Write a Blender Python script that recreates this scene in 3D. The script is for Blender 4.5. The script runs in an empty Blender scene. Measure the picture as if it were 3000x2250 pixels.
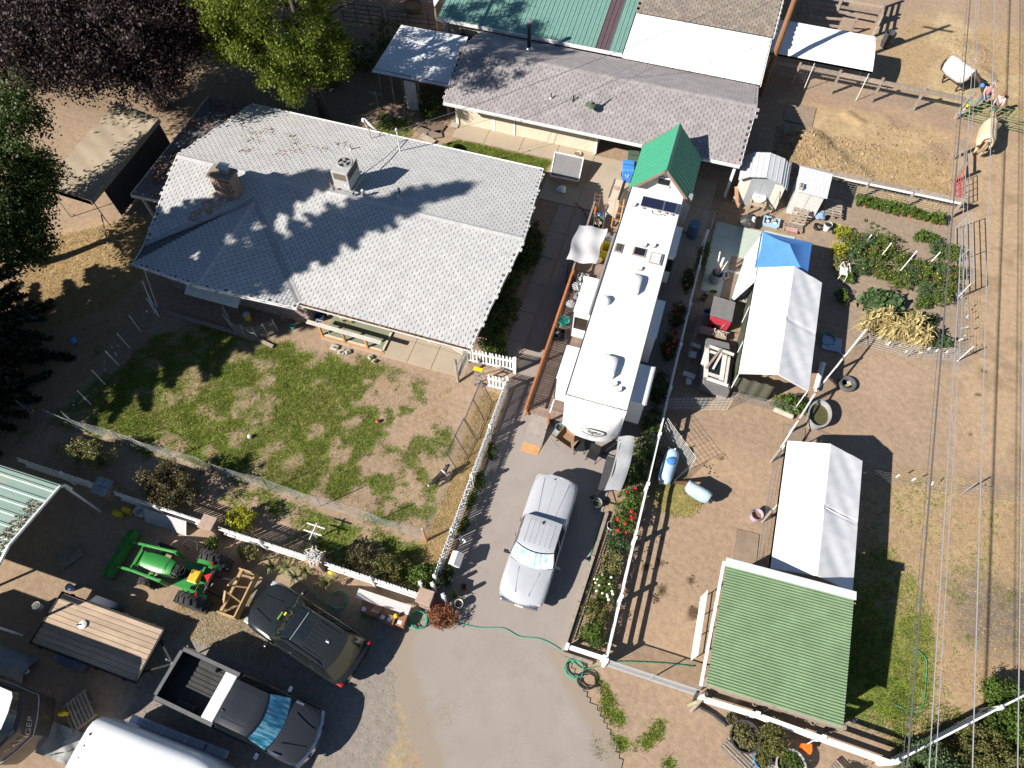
import bpy, bmesh, math, random
import numpy as np
from mathutils import Vector, Matrix, Euler
R = math.radians
random.seed(7); RNG = np.random.default_rng(7)
SC = bpy.context.scene
COL = SC.collection

# ------------------------------------------------------------------ camera
# world axes follow the lot: +X along the house front, +Y up the driveway
cam_d = bpy.data.cameras.new('camera'); cam = bpy.data.objects.new('camera', cam_d); COL.objects.link(cam)
cam.location = (0, 0, 28.5); cam.rotation_euler = (R(30), 0, R(17.5))
cam_d.sensor_width = 36; cam_d.lens = 25.0; cam_d.clip_start = .1; cam_d.clip_end = 2000
SC.camera = cam
# ------------------------------------------------------------------ sky and sun
SUN_AZ, SUN_EL = 44.5, 36.0          # shadows run towards this heading (from +X), sun elevation
W = bpy.data.worlds.new('World'); SC.world = W; W.use_nodes = True
wn = W.node_tree; wn.nodes.clear()
sky = wn.nodes.new('ShaderNodeTexSky'); sky.sky_type = 'NISHITA'; sky.sun_disc = False
sky.sun_elevation = R(SUN_EL); sky.sun_rotation = R(180 + 90 - SUN_AZ); sky.altitude = 300; sky.air_density = 1.0; sky.dust_density = .1; sky.ozone_density = 2.5
bg = wn.nodes.new('ShaderNodeBackground'); bg.inputs[1].default_value = .05
wo = wn.nodes.new('ShaderNodeOutputWorld')
wn.links.new(sky.outputs[0], bg.inputs[0]); wn.links.new(bg.outputs[0], wo.inputs[0])
sun_d = bpy.data.lights.new('sun', 'SUN'); sun_d.energy = 5.0; sun_d.angle = R(.53); sun_d.color = (1, .94, .85)
sun = bpy.data.objects.new('sun', sun_d); COL.objects.link(sun)
sd = Vector((math.cos(R(SUN_AZ)) * math.cos(R(SUN_EL)), math.sin(R(SUN_AZ)) * math.cos(R(SUN_EL)), -math.sin(R(SUN_EL))))
sun.rotation_euler = sd.to_track_quat('-Z', 'Y').to_euler(); sun.location = (-40, -40, 60)
SC.view_settings.view_transform = 'Standard'; SC.view_settings.look = 'None'
SC.view_settings.exposure = .92; SC.view_settings.gamma = 1; SC.view_settings.use_curve_mapping = False
SC.cycles.max_bounces = 6; SC.cycles.transparent_max_bounces = 8; SC.cycles.caustics_reflective = False; SC.cycles.caustics_refractive = False

# ------------------------------------------------------------------ helpers
def V(*a): return Vector(a if len(a) > 1 else a[0])
MATS = {}
def M(name, c1, c2=None, scale=4, rough=.75, metal=0, bump=0, bscale=60, tint=0, rnd=0, spec=.4, wear=None, wscale=1.2, wamt=.5, coat=0, aniso=None, glow=None, detail=6):
 """procedural material: two-tone noise, optional per-face tint, per-object random shade, patchy wear, bump"""
 if name in MATS: return MATS[name]
 m = bpy.data.materials.new(name); MATS[name] = m; m.use_nodes = True
 nt = m.node_tree; N = nt.nodes; L = nt.links; b = N['Principled BSDF']
 geo = N.new('ShaderNodeNewGeometry'); pos = geo.outputs['Position']
 if aniso:
  mp = N.new('ShaderNodeMapping'); mp.inputs['Scale'].default_value = aniso; L.new(pos, mp.inputs[0]); vec = mp.outputs[0]
 else: vec = pos
 c2 = c2 or tuple(x * .78 for x in c1)
 nz = N.new('ShaderNodeTexNoise'); nz.inputs['Scale'].default_value = scale; nz.inputs['Detail'].default_value = detail; nz.inputs['Roughness'].default_value = .65
 L.new(vec, nz.inputs['Vector'])
 rp = N.new('ShaderNodeValToRGB'); rp.color_ramp.elements[0].position = .32; rp.color_ramp.elements[1].position = .68
 rp.color_ramp.elements[0].color = (*c2, 1); rp.color_ramp.elements[1].color = (*c1, 1)
 L.new(nz.outputs[0], rp.inputs[0]); col = rp.outputs[0]
 if wear:
  n2 = N.new('ShaderNodeTexNoise'); n2.inputs['Scale'].default_value = wscale; n2.inputs['Detail'].default_value = 8; n2.inputs['Roughness'].default_value = .7
  L.new(pos, n2.inputs['Vector'])
  mr = N.new('ShaderNodeMapRange'); mr.inputs[1].default_value = .52; mr.inputs[2].default_value = .72; mr.inputs[4].default_value = wamt
  L.new(n2.outputs[0], mr.inputs[0])
  mx = N.new('ShaderNodeMixRGB'); L.new(mr.outputs[0], mx.inputs[0]); L.new(col, mx.inputs[1]); mx.inputs[2].default_value = (*wear, 1); col = mx.outputs[0]
 if tint or rnd:
  if tint:
   at = N.new('ShaderNodeAttribute'); at.attribute_name = 'tint'; fac = at.outputs['Fac']; amt = tint
  else:
   oi = N.new('ShaderNodeObjectInfo'); fac = oi.outputs['Random']; amt = rnd
  mr = N.new('ShaderNodeMapRange'); mr.inputs[3].default_value = 1 - amt; mr.inputs[4].default_value = 1 + amt
  L.new(fac, mr.inputs[0])
  mu = N.new('ShaderNodeVectorMath'); mu.operation = 'MULTIPLY'; L.new(col, mu.inputs[0])
  cb = N.new('ShaderNodeCombineXYZ'); [L.new(mr.outputs[0], cb.inputs[i]) for i in range(3)]
  L.new(cb.outputs[0], mu.inputs[1]); col = mu.outputs[0]
 L.new(col, b.inputs['Base Color'])
 b.inputs['Roughness'].default_value = rough; b.inputs['Metallic'].default_value = metal
 b.inputs['Specular IOR Level'].default_value = spec
 if coat: b.inputs['Coat Weight'].default_value = coat; b.inputs['Coat Roughness'].default_value = .05
 if bump:
  n3 = N.new('ShaderNodeTexNoise'); n3.inputs['Scale'].default_value = bscale; n3.inputs['Detail'].default_value = 5
  L.new(vec, n3.inputs['Vector'])
  bp = N.new('ShaderNodeBump'); bp.inputs['Strength'].default_value = bump; bp.inputs['Distance'].default_value = .004
  L.new(n3.outputs[0], bp.inputs['Height']); L.new(bp.outputs[0], b.inputs['Normal'])
 return m
def leafmat(name, c1, c2, tr=.35, rough=.55, tint=.35):
 if name in MATS: return MATS[name]
 m = M(name, c1, c2, scale=2.2, rough=rough, tint=tint, spec=.35)
 nt = m.node_tree; N = nt.nodes; L = nt.links; b = N['Principled BSDF']; out = N['Material Output']
 src = b.inputs['Base Color'].links[0].from_socket
 t = N.new('ShaderNodeBsdfTranslucent'); L.new(src, t.inputs[0])
 mx = N.new('ShaderNodeMixShader'); mx.inputs[0].default_value = tr
 L.new(b.outputs[0], mx.inputs[1]); L.new(t.outputs[0], mx.inputs[2]); L.new(mx.outputs[0], out.inputs[0])
 return m

class MB:
 def __init__(s): s.v = []; s.f = []; s.m = []; s.t = []
 def add(s, vs, fs, m=0, t=None):
  o = len(s.v); s.v += [tuple(p) for p in vs]
  for f in fs: s.f.append(tuple(i + o for i in f)); s.m.append(m); s.t.append(random.random() if t is None else t)
  return s
 def poly(s, pts, m=0, t=None): return s.add(pts, [tuple(range(len(pts)))], m, t)
 def box(s, c, d, rz=0, m=0, t=None, ry=0, rx=0):
  x, y, z = (q / 2 for q in d)
  mt = Euler((rx, ry, rz)).to_matrix(); c = Vector(c); t = random.random() if t is None else t
  vs = [c + mt @ Vector(p) for p in ((-x,-y,-z),(x,-y,-z),(x,y,-z),(-x,y,-z),(-x,-y,z),(x,-y,z),(x,y,z),(-x,y,z))]
  return s.add(vs, [(0,3,2,1),(4,5,6,7),(0,1,5,4),(1,2,6,5),(2,3,7,6),(3,0,4,7)], m, t)
 def b2(s, lo, hi, m=0, t=None):
  return s.box([(lo[i] + hi[i]) / 2 for i in range(3)], [hi[i] - lo[i] for i in range(3)], m=m, t=t)
 def hexa(s, q, m=0, t=None):
  return s.add(q, [(0,3,2,1),(4,5,6,7),(0,1,5,4),(1,2,6,5),(2,3,7,6),(3,0,4,7)], m, random.random() if t is None else t)
 def slab(s, pts, th, m=0, t=None):
  """thick sheet: top polygon pts, extruded down by th"""
  n = len(pts); p = [Vector(q) for q in pts]; lo = [q - Vector((0, 0, th)) for q in p]
  return s.add(p + lo, [tuple(range(n)), tuple(range(2*n-1, n-1, -1))] + [(i, i+n, (i+1) % n + n, (i+1) % n) for i in range(n)], m, t)
 def bar(s, a, b, w, h, m=0, t=None, up=(0,0,1)):
  a, b = Vector(a), Vector(b); d = (b - a).normalized(); up = Vector(up)
  if abs(d.dot(up)) > .98: up = Vector((0, 1, 0))
  sd = d.cross(up).normalized() * w / 2; u = sd.cross(d).normalized() * h / 2
  return s.hexa([a-sd-u, a+sd-u, b+sd-u, b-sd-u, a-sd+u, a+sd+u, b+sd+u, b-sd+u], m, t)
 def tube(s, pts, r, n=6, m=0, cap=True, t=None):
  pts = [Vector(p) for p in pts]; rs = r if isinstance(r, (list, tuple)) else [r] * len(pts)
  vs = []; k = len(pts); t = random.random() if t is None else t
  prev = None
  for i, p in enumerate(pts):
   d = (pts[min(i+1, k-1)] - pts[max(i-1, 0)]).normalized()
   u = Vector((0,0,1)) if abs(d.z) < .9 else Vector((1,0,0))
   if prev is not None:
    u = prev
   sd = d.cross(u)
   if sd.length < 1e-4: sd = d.cross(Vector((0,1,.3)))
   sd.normalize(); u2 = sd.cross(d).normalized(); prev = u2
   vs += [p + (sd * math.cos(2*math.pi*j/n) + u2 * math.sin(2*math.pi*j/n)) * rs[i] for j in range(n)]
  fs = [(i*n+j, i*n+(j+1) % n, (i+1)*n+(j+1) % n, (i+1)*n+j) for i in range(k-1) for j in range(n)]
  if cap: fs += [tuple(range(n-1, -1, -1)), tuple((k-1)*n+j for j in range(n))]
  return s.add(vs, fs, m, t)
 def lathe(s, c, prof, n=16, m=0, ax='z', sx=1, sy=1, t=None):
  c = Vector(c); vs = []
  for r, h in prof:
   for j in range(n):
    a = 2*math.pi*j/n; p = (r*math.cos(a)*sx, r*math.sin(a)*sy, h)
    if ax == 'y': p = (p[0], p[2], p[1])
    if ax == 'x': p = (p[2], p[0], p[1])
    vs.append(c + Vector(p))
  k = len(prof)
  fs = [(i*n+j, i*n+(j+1) % n, (i+1)*n+(j+1) % n, (i+1)*n+j) for i in range(k-1) for j in range(n)]
  if prof[0][0] > 1e-4: fs.append(tuple(range(n-1, -1, -1)))
  if prof[-1][0] > 1e-4: fs.append(tuple((k-1)*n+j for j in range(n)))
  return s.add(vs, fs, m, random.random() if t is None else t)
 def loft(s, secs, m=0, closed=False, cap=True, t=.5):
  n = len(secs[0]); vs = [Vector(p) for q in secs for p in q]; e = n if closed else n - 1
  fs = [(i*n+j, i*n+(j+1) % n, (i+1)*n+(j+1) % n, (i+1)*n+j) for i in range(len(secs)-1) for j in range(e)]
  if cap: fs += [tuple(range(n-1, -1, -1)), tuple((len(secs)-1)*n+j for j in range(n))]
  return s.add(vs, fs, m, t)
 def ball(s, c, r, n=10, k=6, m=0, sq=(1,1,1), t=None):
  prof = [(r*math.sin(math.pi*i/k), -r*math.cos(math.pi*i/k)) for i in range(k+1)]
  o = len(s.v); s.lathe((0,0,0), [(max(a, .0005), b) for a, b in prof], n, m, t=t)
  for i in range(o, len(s.v)): v = s.v[i]; s.v[i] = (c[0]+v[0]*sq[0], c[1]+v[1]*sq[1], c[2]+v[2]*sq[2])
  return s
 def bd(s, name, mat, parent=None, sm=0, bv=0, seg=2, lc=0):
  me = bpy.data.meshes.new(name); me.from_pydata(s.v, [], s.f)
  mats = mat if isinstance(mat, (list, tuple)) else [mat]
  for q in mats: me.materials.append(q)
  if len(mats) > 1: me.polygons.foreach_set('material_index', s.m)
  at = me.attributes.new('tint', 'FLOAT', 'FACE'); at.data.foreach_set('value', np.array(s.t, dtype=np.float32))
  if sm:
   me.polygons.foreach_set('use_smooth', [True] * len(s.f)); me.set_sharp_from_angle(angle=R(sm))
  o = bpy.data.objects.new(name, me); COL.objects.link(o)
  if parent is not None:
   o.parent = parent
   if not lc: me.transform(WM[parent.name].inverted())
  WM[o.name] = WM[parent.name] if parent is not None else Matrix()
  if bv:
   q_ = o.modifiers.new('bevel', 'BEVEL'); q_.width = bv; q_.segments = seg; q_.limit_method = 'ANGLE'; q_.angle_limit = R(35)
  me.update()
  return o
WM = {}
def tag(o, label, cat, group=None, kind=None):
 if label: o['label'] = label
 if cat: o['category'] = cat
 if group: o['group'] = group
 if kind: o['kind'] = kind
 return o
def thing(name, label, cat, loc=(0,0,0), rz=0, group=None):
 o = bpy.data.objects.new(name, None); COL.objects.link(o); o.empty_display_size = .2
 o.location = loc; o.rotation_euler = (0, 0, rz)
 WM[o.name] = Matrix.Translation(loc) @ Euler((0, 0, rz)).to_matrix().to_4x4()
 return tag(o, label, cat, group)
def struct(o): o['kind'] = 'structure'; return o
def piece(name, me, mw, parent):
 """an instance of shared mesh data placed by a world matrix under a thing"""
 o = bpy.data.objects.new(name, me); COL.objects.link(o); o.parent = parent
 o.matrix_local = WM[parent.name].inverted() @ mw; WM[o.name] = mw
 return o
def shared(mb, name, mat, sm=0):
 me = bpy.data.meshes.new(name); me.from_pydata(mb.v, [], mb.f); mats = mat if isinstance(mat, (list, tuple)) else [mat]
 for q in mats: me.materials.append(q)
 if len(mats) > 1: me.polygons.foreach_set('material_index', mb.m)
 at = me.attributes.new('tint', 'FLOAT', 'FACE'); at.data.foreach_set('value', np.array(mb.t, dtype=np.float32))
 if sm: me.polygons.foreach_set('use_smooth', [True]*len(mb.f)); me.set_sharp_from_angle(angle=R(sm))
 return me
def npmesh(name, verts, quads, mat, tint=None, parent=None, k=4):
 """large meshes straight from arrays; quads (n,k)"""
 me = bpy.data.meshes.new(name); n = len(quads)
 me.vertices.add(len(verts)); me.vertices.foreach_set('co', np.asarray(verts, np.float32).ravel())
 me.loops.add(n*k); me.loops.foreach_set('vertex_index', np.asarray(quads, np.int32).ravel())
 me.polygons.add(n); me.polygons.foreach_set('loop_start', np.arange(0, n*k, k, dtype=np.int32)); me.polygons.foreach_set('loop_total', np.full(n, k, np.int32))
 me.materials.append(mat)
 at = me.attributes.new('tint', 'FLOAT', 'FACE'); at.data.foreach_set('value', (RNG.random(n) if tint is None else tint).astype(np.float32))
 me.update(calc_edges=True); me.validate(); me.polygons.foreach_set('use_smooth', [False]*len(me.polygons))
 o = bpy.data.objects.new(name, me); COL.objects.link(o)
 if parent is not None:
  o.parent = parent; me.transform(WM[parent.name].inverted())
  WM[o.name] = WM[parent.name]
 else: WM[o.name] = Matrix()
 return o
def leaves(pts, size, aspect=.55, droop=0, up=.0):
 """one four-sided leaf per point, random facing; returns verts, quads"""
 n = len(pts); d = RNG.normal(size=(n, 3)); d[:, 2] = d[:, 2]*.8 - droop
 d /= np.linalg.norm(d, axis=1)[:, None]
 w = RNG.normal(size=(n, 3)); w[:, 2] *= (1-up); w -= (w*d).sum(1)[:, None]*d; w /= np.linalg.norm(w, axis=1)[:, None] + 1e-9
 sz = (size*(.6+.8*RNG.random(n)))[:, None]
 a = pts - d*sz*.5; b = pts + w*sz*aspect*.5; c = pts + d*sz*.5; e = pts - w*sz*aspect*.5
 vs = np.stack([a, b, c, e], 1).reshape(-1, 3); q = np.arange(4*n).reshape(n, 4)
 return vs, q
def clumps(centre, rad, n_cl, per, clr, flat=1.0, shell=.55, bottom=None):
 """leaf points: small clumps spread through an ellipsoid, denser at the outside"""
 c = np.array(centre); rad = np.array(rad)
 d = RNG.normal(size=(n_cl, 3)); d /= np.linalg.norm(d, axis=1)[:, None]
 r = shell + (1-shell)*RNG.random(n_cl)**.6
 cc = c + d*r[:, None]*rad*(1+.12*RNG.normal(size=(n_cl, 1)))
 cr = clr*(.6+.8*RNG.random(n_cl))
 p = np.repeat(cc, per, 0) + RNG.normal(size=(n_cl*per, 3))*np.repeat(cr, per)[:, None]*np.array([.5, .5, .5*flat])
 if bottom is not None: p = p[p[:, 2] > bottom]
 return p
def tufts(pts, h, spread=.05, nb=3, w=.012, lean=.5):
 """grass blades: nb thin triangles per point"""
 n = len(pts); p = np.repeat(pts, nb, 0); m = n*nb
 p = p + np.c_[RNG.normal(size=(m, 2))*spread, np.zeros(m)]
 a = RNG.random(m)*2*np.pi; hh = (np.repeat(h, nb) if np.ndim(h) else h)*(.5+RNG.random(m))
 s = np.c_[np.cos(a), np.sin(a), np.zeros(m)]*w; l = RNG.normal(size=(m, 2))*lean*np.reshape(hh, (-1, 1))
 tip = p + np.c_[l, np.broadcast_to(hh, m)]
 return np.stack([p - s, p + s, tip], 1).reshape(-1, 3), np.arange(3*m).reshape(m, 3)
def inside(px, py, poly):
 r = np.zeros(px.shape, bool); n = len(poly); j = n - 1
 for i in range(n):
  xi, yi = poly[i]; xj, yj = poly[j]
  c = ((yi > py) != (yj > py)) & (px < (xj-xi)*(py-yi)/((yj-yi) or 1e-9) + xi); r ^= c; j = i
 return r
def pdist(px, py, poly):
 """signed distance to polygon border, positive inside"""
 d = np.full(px.shape, 1e9); n = len(poly)
 for i in range(n):
  ax, ay = poly[i]; bx, by = poly[(i+1) % n]; dx, dy = bx-ax, by-ay
  t = np.clip(((px-ax)*dx+(py-ay)*dy)/(dx*dx+dy*dy+1e-9), 0, 1)
  d = np.minimum(d, np.hypot(px-ax-t*dx, py-ay-t*dy))
 return np.where(inside(px, py, poly), d, -d)
_G = RNG.random((256, 256))
def vnoise(x, y, s=1.0, o=4):
 out = np.zeros(np.shape(x)); amp = 1; tot = 0
 for k in range(o):
  fx, fy = np.asarray(x)*s+37.1*k, np.asarray(y)*s+11.7*k
  ix, iy = np.floor(fx).astype(int), np.floor(fy).astype(int); u, w = fx-ix, fy-iy; u = u*u*(3-2*u); w = w*w*(3-2*w)
  g = lambda a, b: _G[a % 256, b % 256]
  out += amp*((g(ix, iy)*(1-u)+g(ix+1, iy)*u)*(1-w)+(g(ix, iy+1)*(1-u)+g(ix+1, iy+1)*u)*w); tot += amp; amp *= .55; s *= 2.03
 return out/tot
def sstep(x, a, b): t = np.clip((x-a)/(b-a), 0, 1); return t*t*(3-2*t)
# ------------------------------------------------------------------ ground
def axis(lo, hi, st, far):
 c = list(np.arange(lo, hi + 1e-6, st)); g = st; a = [lo]; b = [c[-1]]
 while b[-1] < far: g *= 1.6; b.append(b[-1] + g)
 g = st
 while a[-1] > -far: g *= 1.6; a.append(a[-1] - g)
 return np.array(a[:0:-1] + c + b[1:])
gx, gy = axis(-34, 19.5, .14, 420), axis(-5, 51, .14, 420)
GX, GY = np.meshgrid(gx, gy); fx, fy = GX.ravel(), GY.ravel()
n1 = vnoise(fx, fy, .35, 5); n2 = vnoise(fx+50, fy+9, 1.3, 5); n3 = vnoise(fx-20, fy+70, .12, 3)
def mixc(c, w, k): w = np.clip(w, 0, 1)[:, None]; return c*(1-w) + np.array(k)*w
def zone(poly, soft=.8, nz=1.0): return sstep(pdist(fx, fy, poly) + (n2-.5)*nz + (n1-.5)*nz, -soft*.5, soft*.5)
col = np.tile(np.array([.285, .205, .142]), (len(fx), 1))*(0.85 + .35*n1[:, None])
col = mixc(col, sstep(n3, .5, .75)*.5, (.33, .245, .175))
Z_horse = [(2.2, 5.3), (2.2, 15.5), (7.0, 15.6), (6.9, 9.5), (5.2, 9.2), (5.3, 5.2)]
Z_arena = [(4.5, 33), (4.6, 39.5), (9, 40), (14.3, 39.5), (14.4, 32.8)]
Z_ne = [(9.5, 43), (12, 51), (21, 51), (20, 41), (14.5, 41.5)]
Z_garden = [(7.6, 23.4), (7.4, 31), (9, 33), (14.7, 32.8), (15.2, 23.2), (10, 22.6)]
Z_far_e = [(14.8, 18), (14.6, 40), (26, 40), (22, 18)]
Z_dryw = [(-30.6, 13.6), (-30.8, 16.8), (-27, 19.6), (-24.4, 17.5), (-25.2, 14), (-27.4, 11.8)]
Z_dry_e = [(10.6, 8), (10.4, 16.3), (19, 17.6), (19, 8.9), (12.6, 5)]
Z_green_e = [(9.8, 5.6), (9.9, 12.5), (12.2, 13), (13.8, 11), (13.9, 8), (12.6, 5.8)]
Z_asph = [(14.8, 10.4), (14.7, 12), (15.6, 12.9), (18, 13.1), (18, 10.3), (16, 9.8)]
Z_gravel = [(-14.5, -6), (-14.6, 1.6), (-11.5, 4.2), (-6, 4.1), (-5.2, 3), (-4.6, 1.6), (-1.5, -6)]
Z_strip = [(-25.5, 5.6), (-25.5, 7.5), (-6, 7.4), (-5.1, 5.6)]
Z_lawn = [(-24.2, 7.7), (-22.6, 12.5), (-21, 14.3), (-16, 14.9), (-12, 15.2), (-7.6, 14.9), (-6.4, 12), (-6.2, 7.7)]
Z_path = [(-6, 7.4), (-6, 15), (-5.1, 15), (-5.1, 5.8)]
Z_treesW = [(-40, 25.5), (-18.5, 28), (-18, 40), (-34, 52), (-60, 52)]
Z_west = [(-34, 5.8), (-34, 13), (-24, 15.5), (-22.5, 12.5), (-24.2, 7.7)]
col = mixc(col, zone(Z_horse)*.8, (.31, .22, .15))
col = mixc(col, zone(Z_horse)*sstep(n1, .45, .7)*.6, (.36, .255, .165))
a_ = zone(Z_arena, 1.2)
col = mixc(col, a_, (.35, .25, .14)); col = mixc(col, a_*sstep(n2, .5, .7)*.7, (.41, .31, .18)); col = mixc(col, a_*sstep(n1, .55, .72)*.8, (.235, .165, .115))
w_ = zone(Z_ne, 2); col = mixc(col, w_*.8, (.35, .25, .15)); col = mixc(col, w_*sstep(n1, .5, .62)*.8, (.42, .33, .2))
col = mixc(col, zone(Z_far_e, 2)*.75, (.37, .265, .165))
col = mixc(col, zone(Z_far_e, 2)*sstep(vnoise(fx, fy, .8, 4), .56, .7)*.5, (.2, .14, .085))
col = mixc(col, zone(Z_garden), (.26, .20, .15))
col = mixc(col, zone(Z_dryw, 1.5)*.9, (.42, .29, .15))
col = mixc(col, zone(Z_dry_e, 1)*.8, (.31, .215, .128)); col = mixc(col, zone(Z_dry_e, 1)*sstep(n2, .45, .65)*.6, (.38, .28, .165))
col = mixc(col, zone(Z_asph, 1.6)*.85, (.15, .125, .105))
g_ = zone(Z_gravel, .8); col = mixc(col, g_, (.235, .205, .175)); col = mixc(col, g_*sstep(n1, .54, .68)*.7, (.36, .26, .13))
col = mixc(col, zone(Z_path, .4)*.9, (.36, .24, .12))
col = mixc(col, zone(Z_treesW, 3)*.6, (.15, .105, .065))  # soil under the western trees, darker with leaf litter
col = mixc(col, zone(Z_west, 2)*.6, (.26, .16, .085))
# dark manure piles and wet stains with a shape of their own
for (x, y, r) in [(3.56, 8.5, .35), (3.4, 8.1, .2), (4.95, 8.05, .38), (4.6, 9.2, .25), (2.75, 9.2, .2), (3.3, 9.5, .2), (4.9, 14.9, .18), (15.3, 19.4, .3), (15.6, 21.6, .25), (15.5, 24, .35), (15.9, 23, .25)]:
 d = np.hypot(fx-x, fy-y) + (n2-.5)*r*1.6; col = mixc(col, sstep(-d, -r*.7, -r*.35)*.85, (.07, .042, .026))
def dens(poly, soft, k): return zone(poly, soft, 1.2)*k
gw = np.zeros(len(fx))
lw = zone(Z_lawn, .6, .8)
_r = sstep(fx+.45*(fy-11), -13, -6.5)
gw = np.maximum(gw, lw*np.clip(.98 - .34*_r - (.6+.6*_r)*sstep(vnoise(fx+5, fy+3, 1.3, 5), .42, .68) - .38*sstep(fy+.14*fx, 11.6, 14.6), 0, 1))
gw = np.maximum(gw, zone(Z_strip, .5, .5)*np.where(fx > -15, .62, .3)*(1.1-.9*sstep(n1, .5, .75)))
gw = np.maximum(gw, zone(Z_green_e, 1.6)*np.clip(1.05 - .6*sstep(n1, .42, .7), 0, 1))
gw = np.maximum(gw, zone(Z_dry_e, 1)*.32*sstep(n2, .5, .62))
gw = np.maximum(gw, zone([(-14, 29.15), (-12.9, 30.35), (-7.2, 30.3), (-7.4, 28.6), (-13, 28.4)], .2, .25)*.75)
gw = np.maximum(gw, zone([(-18, 29), (-18, 31.2), (-15.8, 31.2), (-15.6, 28.6)], .8)*.6)
gw = np.maximum(gw, zone(Z_west, 1.5)*.35*sstep(n2, .52, .66))
for (x, y, rx, ry) in [(2.5, 3.95, .35, .7), (2.95, 3.5, .35, .4), (2.5, 2.5, .2, .35), (3.2, 2.75, .55, .3), (4.35, 3.5, .4, .45), (2.2, 4.5, .3, .2), (5.1, 2.6, .25, .2), (4.1, 3.1, .2, .3), (2.6, 2.2, .15, .2)]:
 gw = np.maximum(gw, sstep(1.25 - np.hypot((fx-x)/rx, (fy-y)/ry)*.9 + (vnoise(fx, fy, 2.6, 4)-.5)*2.4, 0, .9)*.75)
gw = np.maximum(gw, zone([(-15.5, 1.2), (-12.6, 2.2), (-12, 1.4), (-13.5, -.4), (-15.5, -1.2)], .8)*.0)
gcol = np.tile(np.array([.125, .175, .022]), (len(fx), 1))*(.7+.6*n1[:, None])
gcol = mixc(gcol, sstep(n2, .45, .65)*.6, (.20, .185, .06)); gcol = mixc(gcol, zone(Z_green_e, 2)*.7, (.16, .20, .035))
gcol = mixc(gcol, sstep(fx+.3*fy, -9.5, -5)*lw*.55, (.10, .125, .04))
# relief: slightly uneven dirt, trampled arena, heaps
fz = -.035*n1 - .02*n2*(zone(Z_arena, 1) + zone(Z_ne, 1) + .6)
def heap(x, y, r, h, k=1.0): return h*np.clip(1 - (np.hypot(fx-x, (fy-y)*k)/r)**2, 0, 1)**1.4*(.55+.9*n2)
fz = fz + heap(6.6, 36.0, 1.5, .5) + heap(7.9, 35.0, 1.3, .34) + heap(9.3, 34.4, 1.1, .2) + heap(8.6, 39.1, .6, .16) + heap(9.2, 38.8, .5, .12) + heap(5.7, 34.6, 1.2, .25)
fz = fz + heap(15.3, 47.3, 1.6, .25) + heap(16.1, 45.4, 1.0, .25) + a_*.06*(n2-.5)*2 + zone(Z_ne, 1)*.05*(n2-.5) + lw*.03*(n2-.5)
fz = np.where((np.abs(fx) < 60) & (np.abs(fy) < 60), fz, -.03)
def gz(x, y):
 i = np.clip(np.searchsorted(gx, x), 1, len(gx)-1); j = np.clip(np.searchsorted(gy, y), 1, len(gy)-1)
 return fz.reshape(GX.shape)[j, i]
def gsample(arr, x, y):
 i = np.clip(np.searchsorted(gx, x), 1, len(gx)-1); j = np.clip(np.searchsorted(gy, y), 1, len(gy)-1)
 return arr.reshape(GX.shape)[j, i]
def groundmat():
 m = bpy.data.materials.new('ground_soil'); m.use_nodes = True; nt = m.node_tree; N = nt.nodes; L = nt.links; b = N['Principled BSDF']
 geo = N.new('ShaderNodeNewGeometry')
 def noise(s, d=8, r=.7):
  q = N.new('ShaderNodeTexNoise'); q.inputs['Scale'].default_value = s; q.inputs['Detail'].default_value = d; q.inputs['Roughness'].default_value = r
  L.new(geo.outputs['Position'], q.inputs['Vector']); return q.outputs[0]
 def rng(x, a, b_, c, d):
  q = N.new('ShaderNodeMapRange'); q.inputs[1].default_value = a; q.inputs[2].default_value = b_; q.inputs[3].default_value = c; q.inputs[4].default_value = d; L.new(x, q.inputs[0]); return q.outputs[0]
 def math_(op, a, b_):
  q = N.new('ShaderNodeMath'); q.operation = op
  for i, x in enumerate((a, b_)):
   if hasattr(x, 'links'): L.new(x, q.inputs[i])
   else: q.inputs[i].default_value = x
  return q.outputs[0]
 at = lambda n: (lambda q: (setattr(q, 'attribute_name', n), q)[1])(N.new('ShaderNodeAttribute'))
 c0 = at('col').outputs['Color']; g0 = at('gcol').outputs['Color']; gwt = at('gw').outputs['Fac']
 f = rng(noise(4, 9, .62), .25, .75, .78, 1.2); f2 = rng(noise(40, 3, .5), .3, .7, .9, 1.1); ff = math_('MULTIPLY', f, f2)
 sc = N.new('ShaderNodeVectorMath'); sc.operation = 'SCALE'; L.new(c0, sc.inputs[0]); L.new(ff, sc.inputs['Scale'])
 sg = N.new('ShaderNodeVectorMath'); sg.operation = 'SCALE'; L.new(g0, sg.inputs[0]); L.new(rng(noise(26, 5), .25, .75, .5, 1.5), sg.inputs['Scale'])
 msk = rng(math_('ADD', rng(noise(3.2, 9, .78), .3, .7, 0, 1), math_('SUBTRACT', math_('MULTIPLY', gwt, 1.6), 1.3)), -.3, .3, 0, 1)
 mx = N.new('ShaderNodeMixRGB'); L.new(msk, mx.inputs[0]); L.new(sc.outputs[0], mx.inputs[1]); L.new(sg.outputs[0], mx.inputs[2])
 L.new(mx.outputs[0], b.inputs['Base Color']); b.inputs['Roughness'].default_value = .95; b.inputs['Specular IOR Level'].default_value = .15
 bp = N.new('ShaderNodeBump'); bp.inputs['Strength'].default_value = .4; bp.inputs['Distance'].default_value = .05
 L.new(math_('ADD', noise(6, 7, .6), math_('MULTIPLY', noise(30, 3), .25)), bp.inputs['Height']); L.new(bp.outputs[0], b.inputs['Normal'])
 return m
nxg, nyg = len(gx), len(gy); ii = np.arange(nxg*nyg).reshape(nyg, nxg)
q = np.stack([ii[:-1, :-1], ii[:-1, 1:], ii[1:, 1:], ii[1:, :-1]], -1).reshape(-1, 4)
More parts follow.
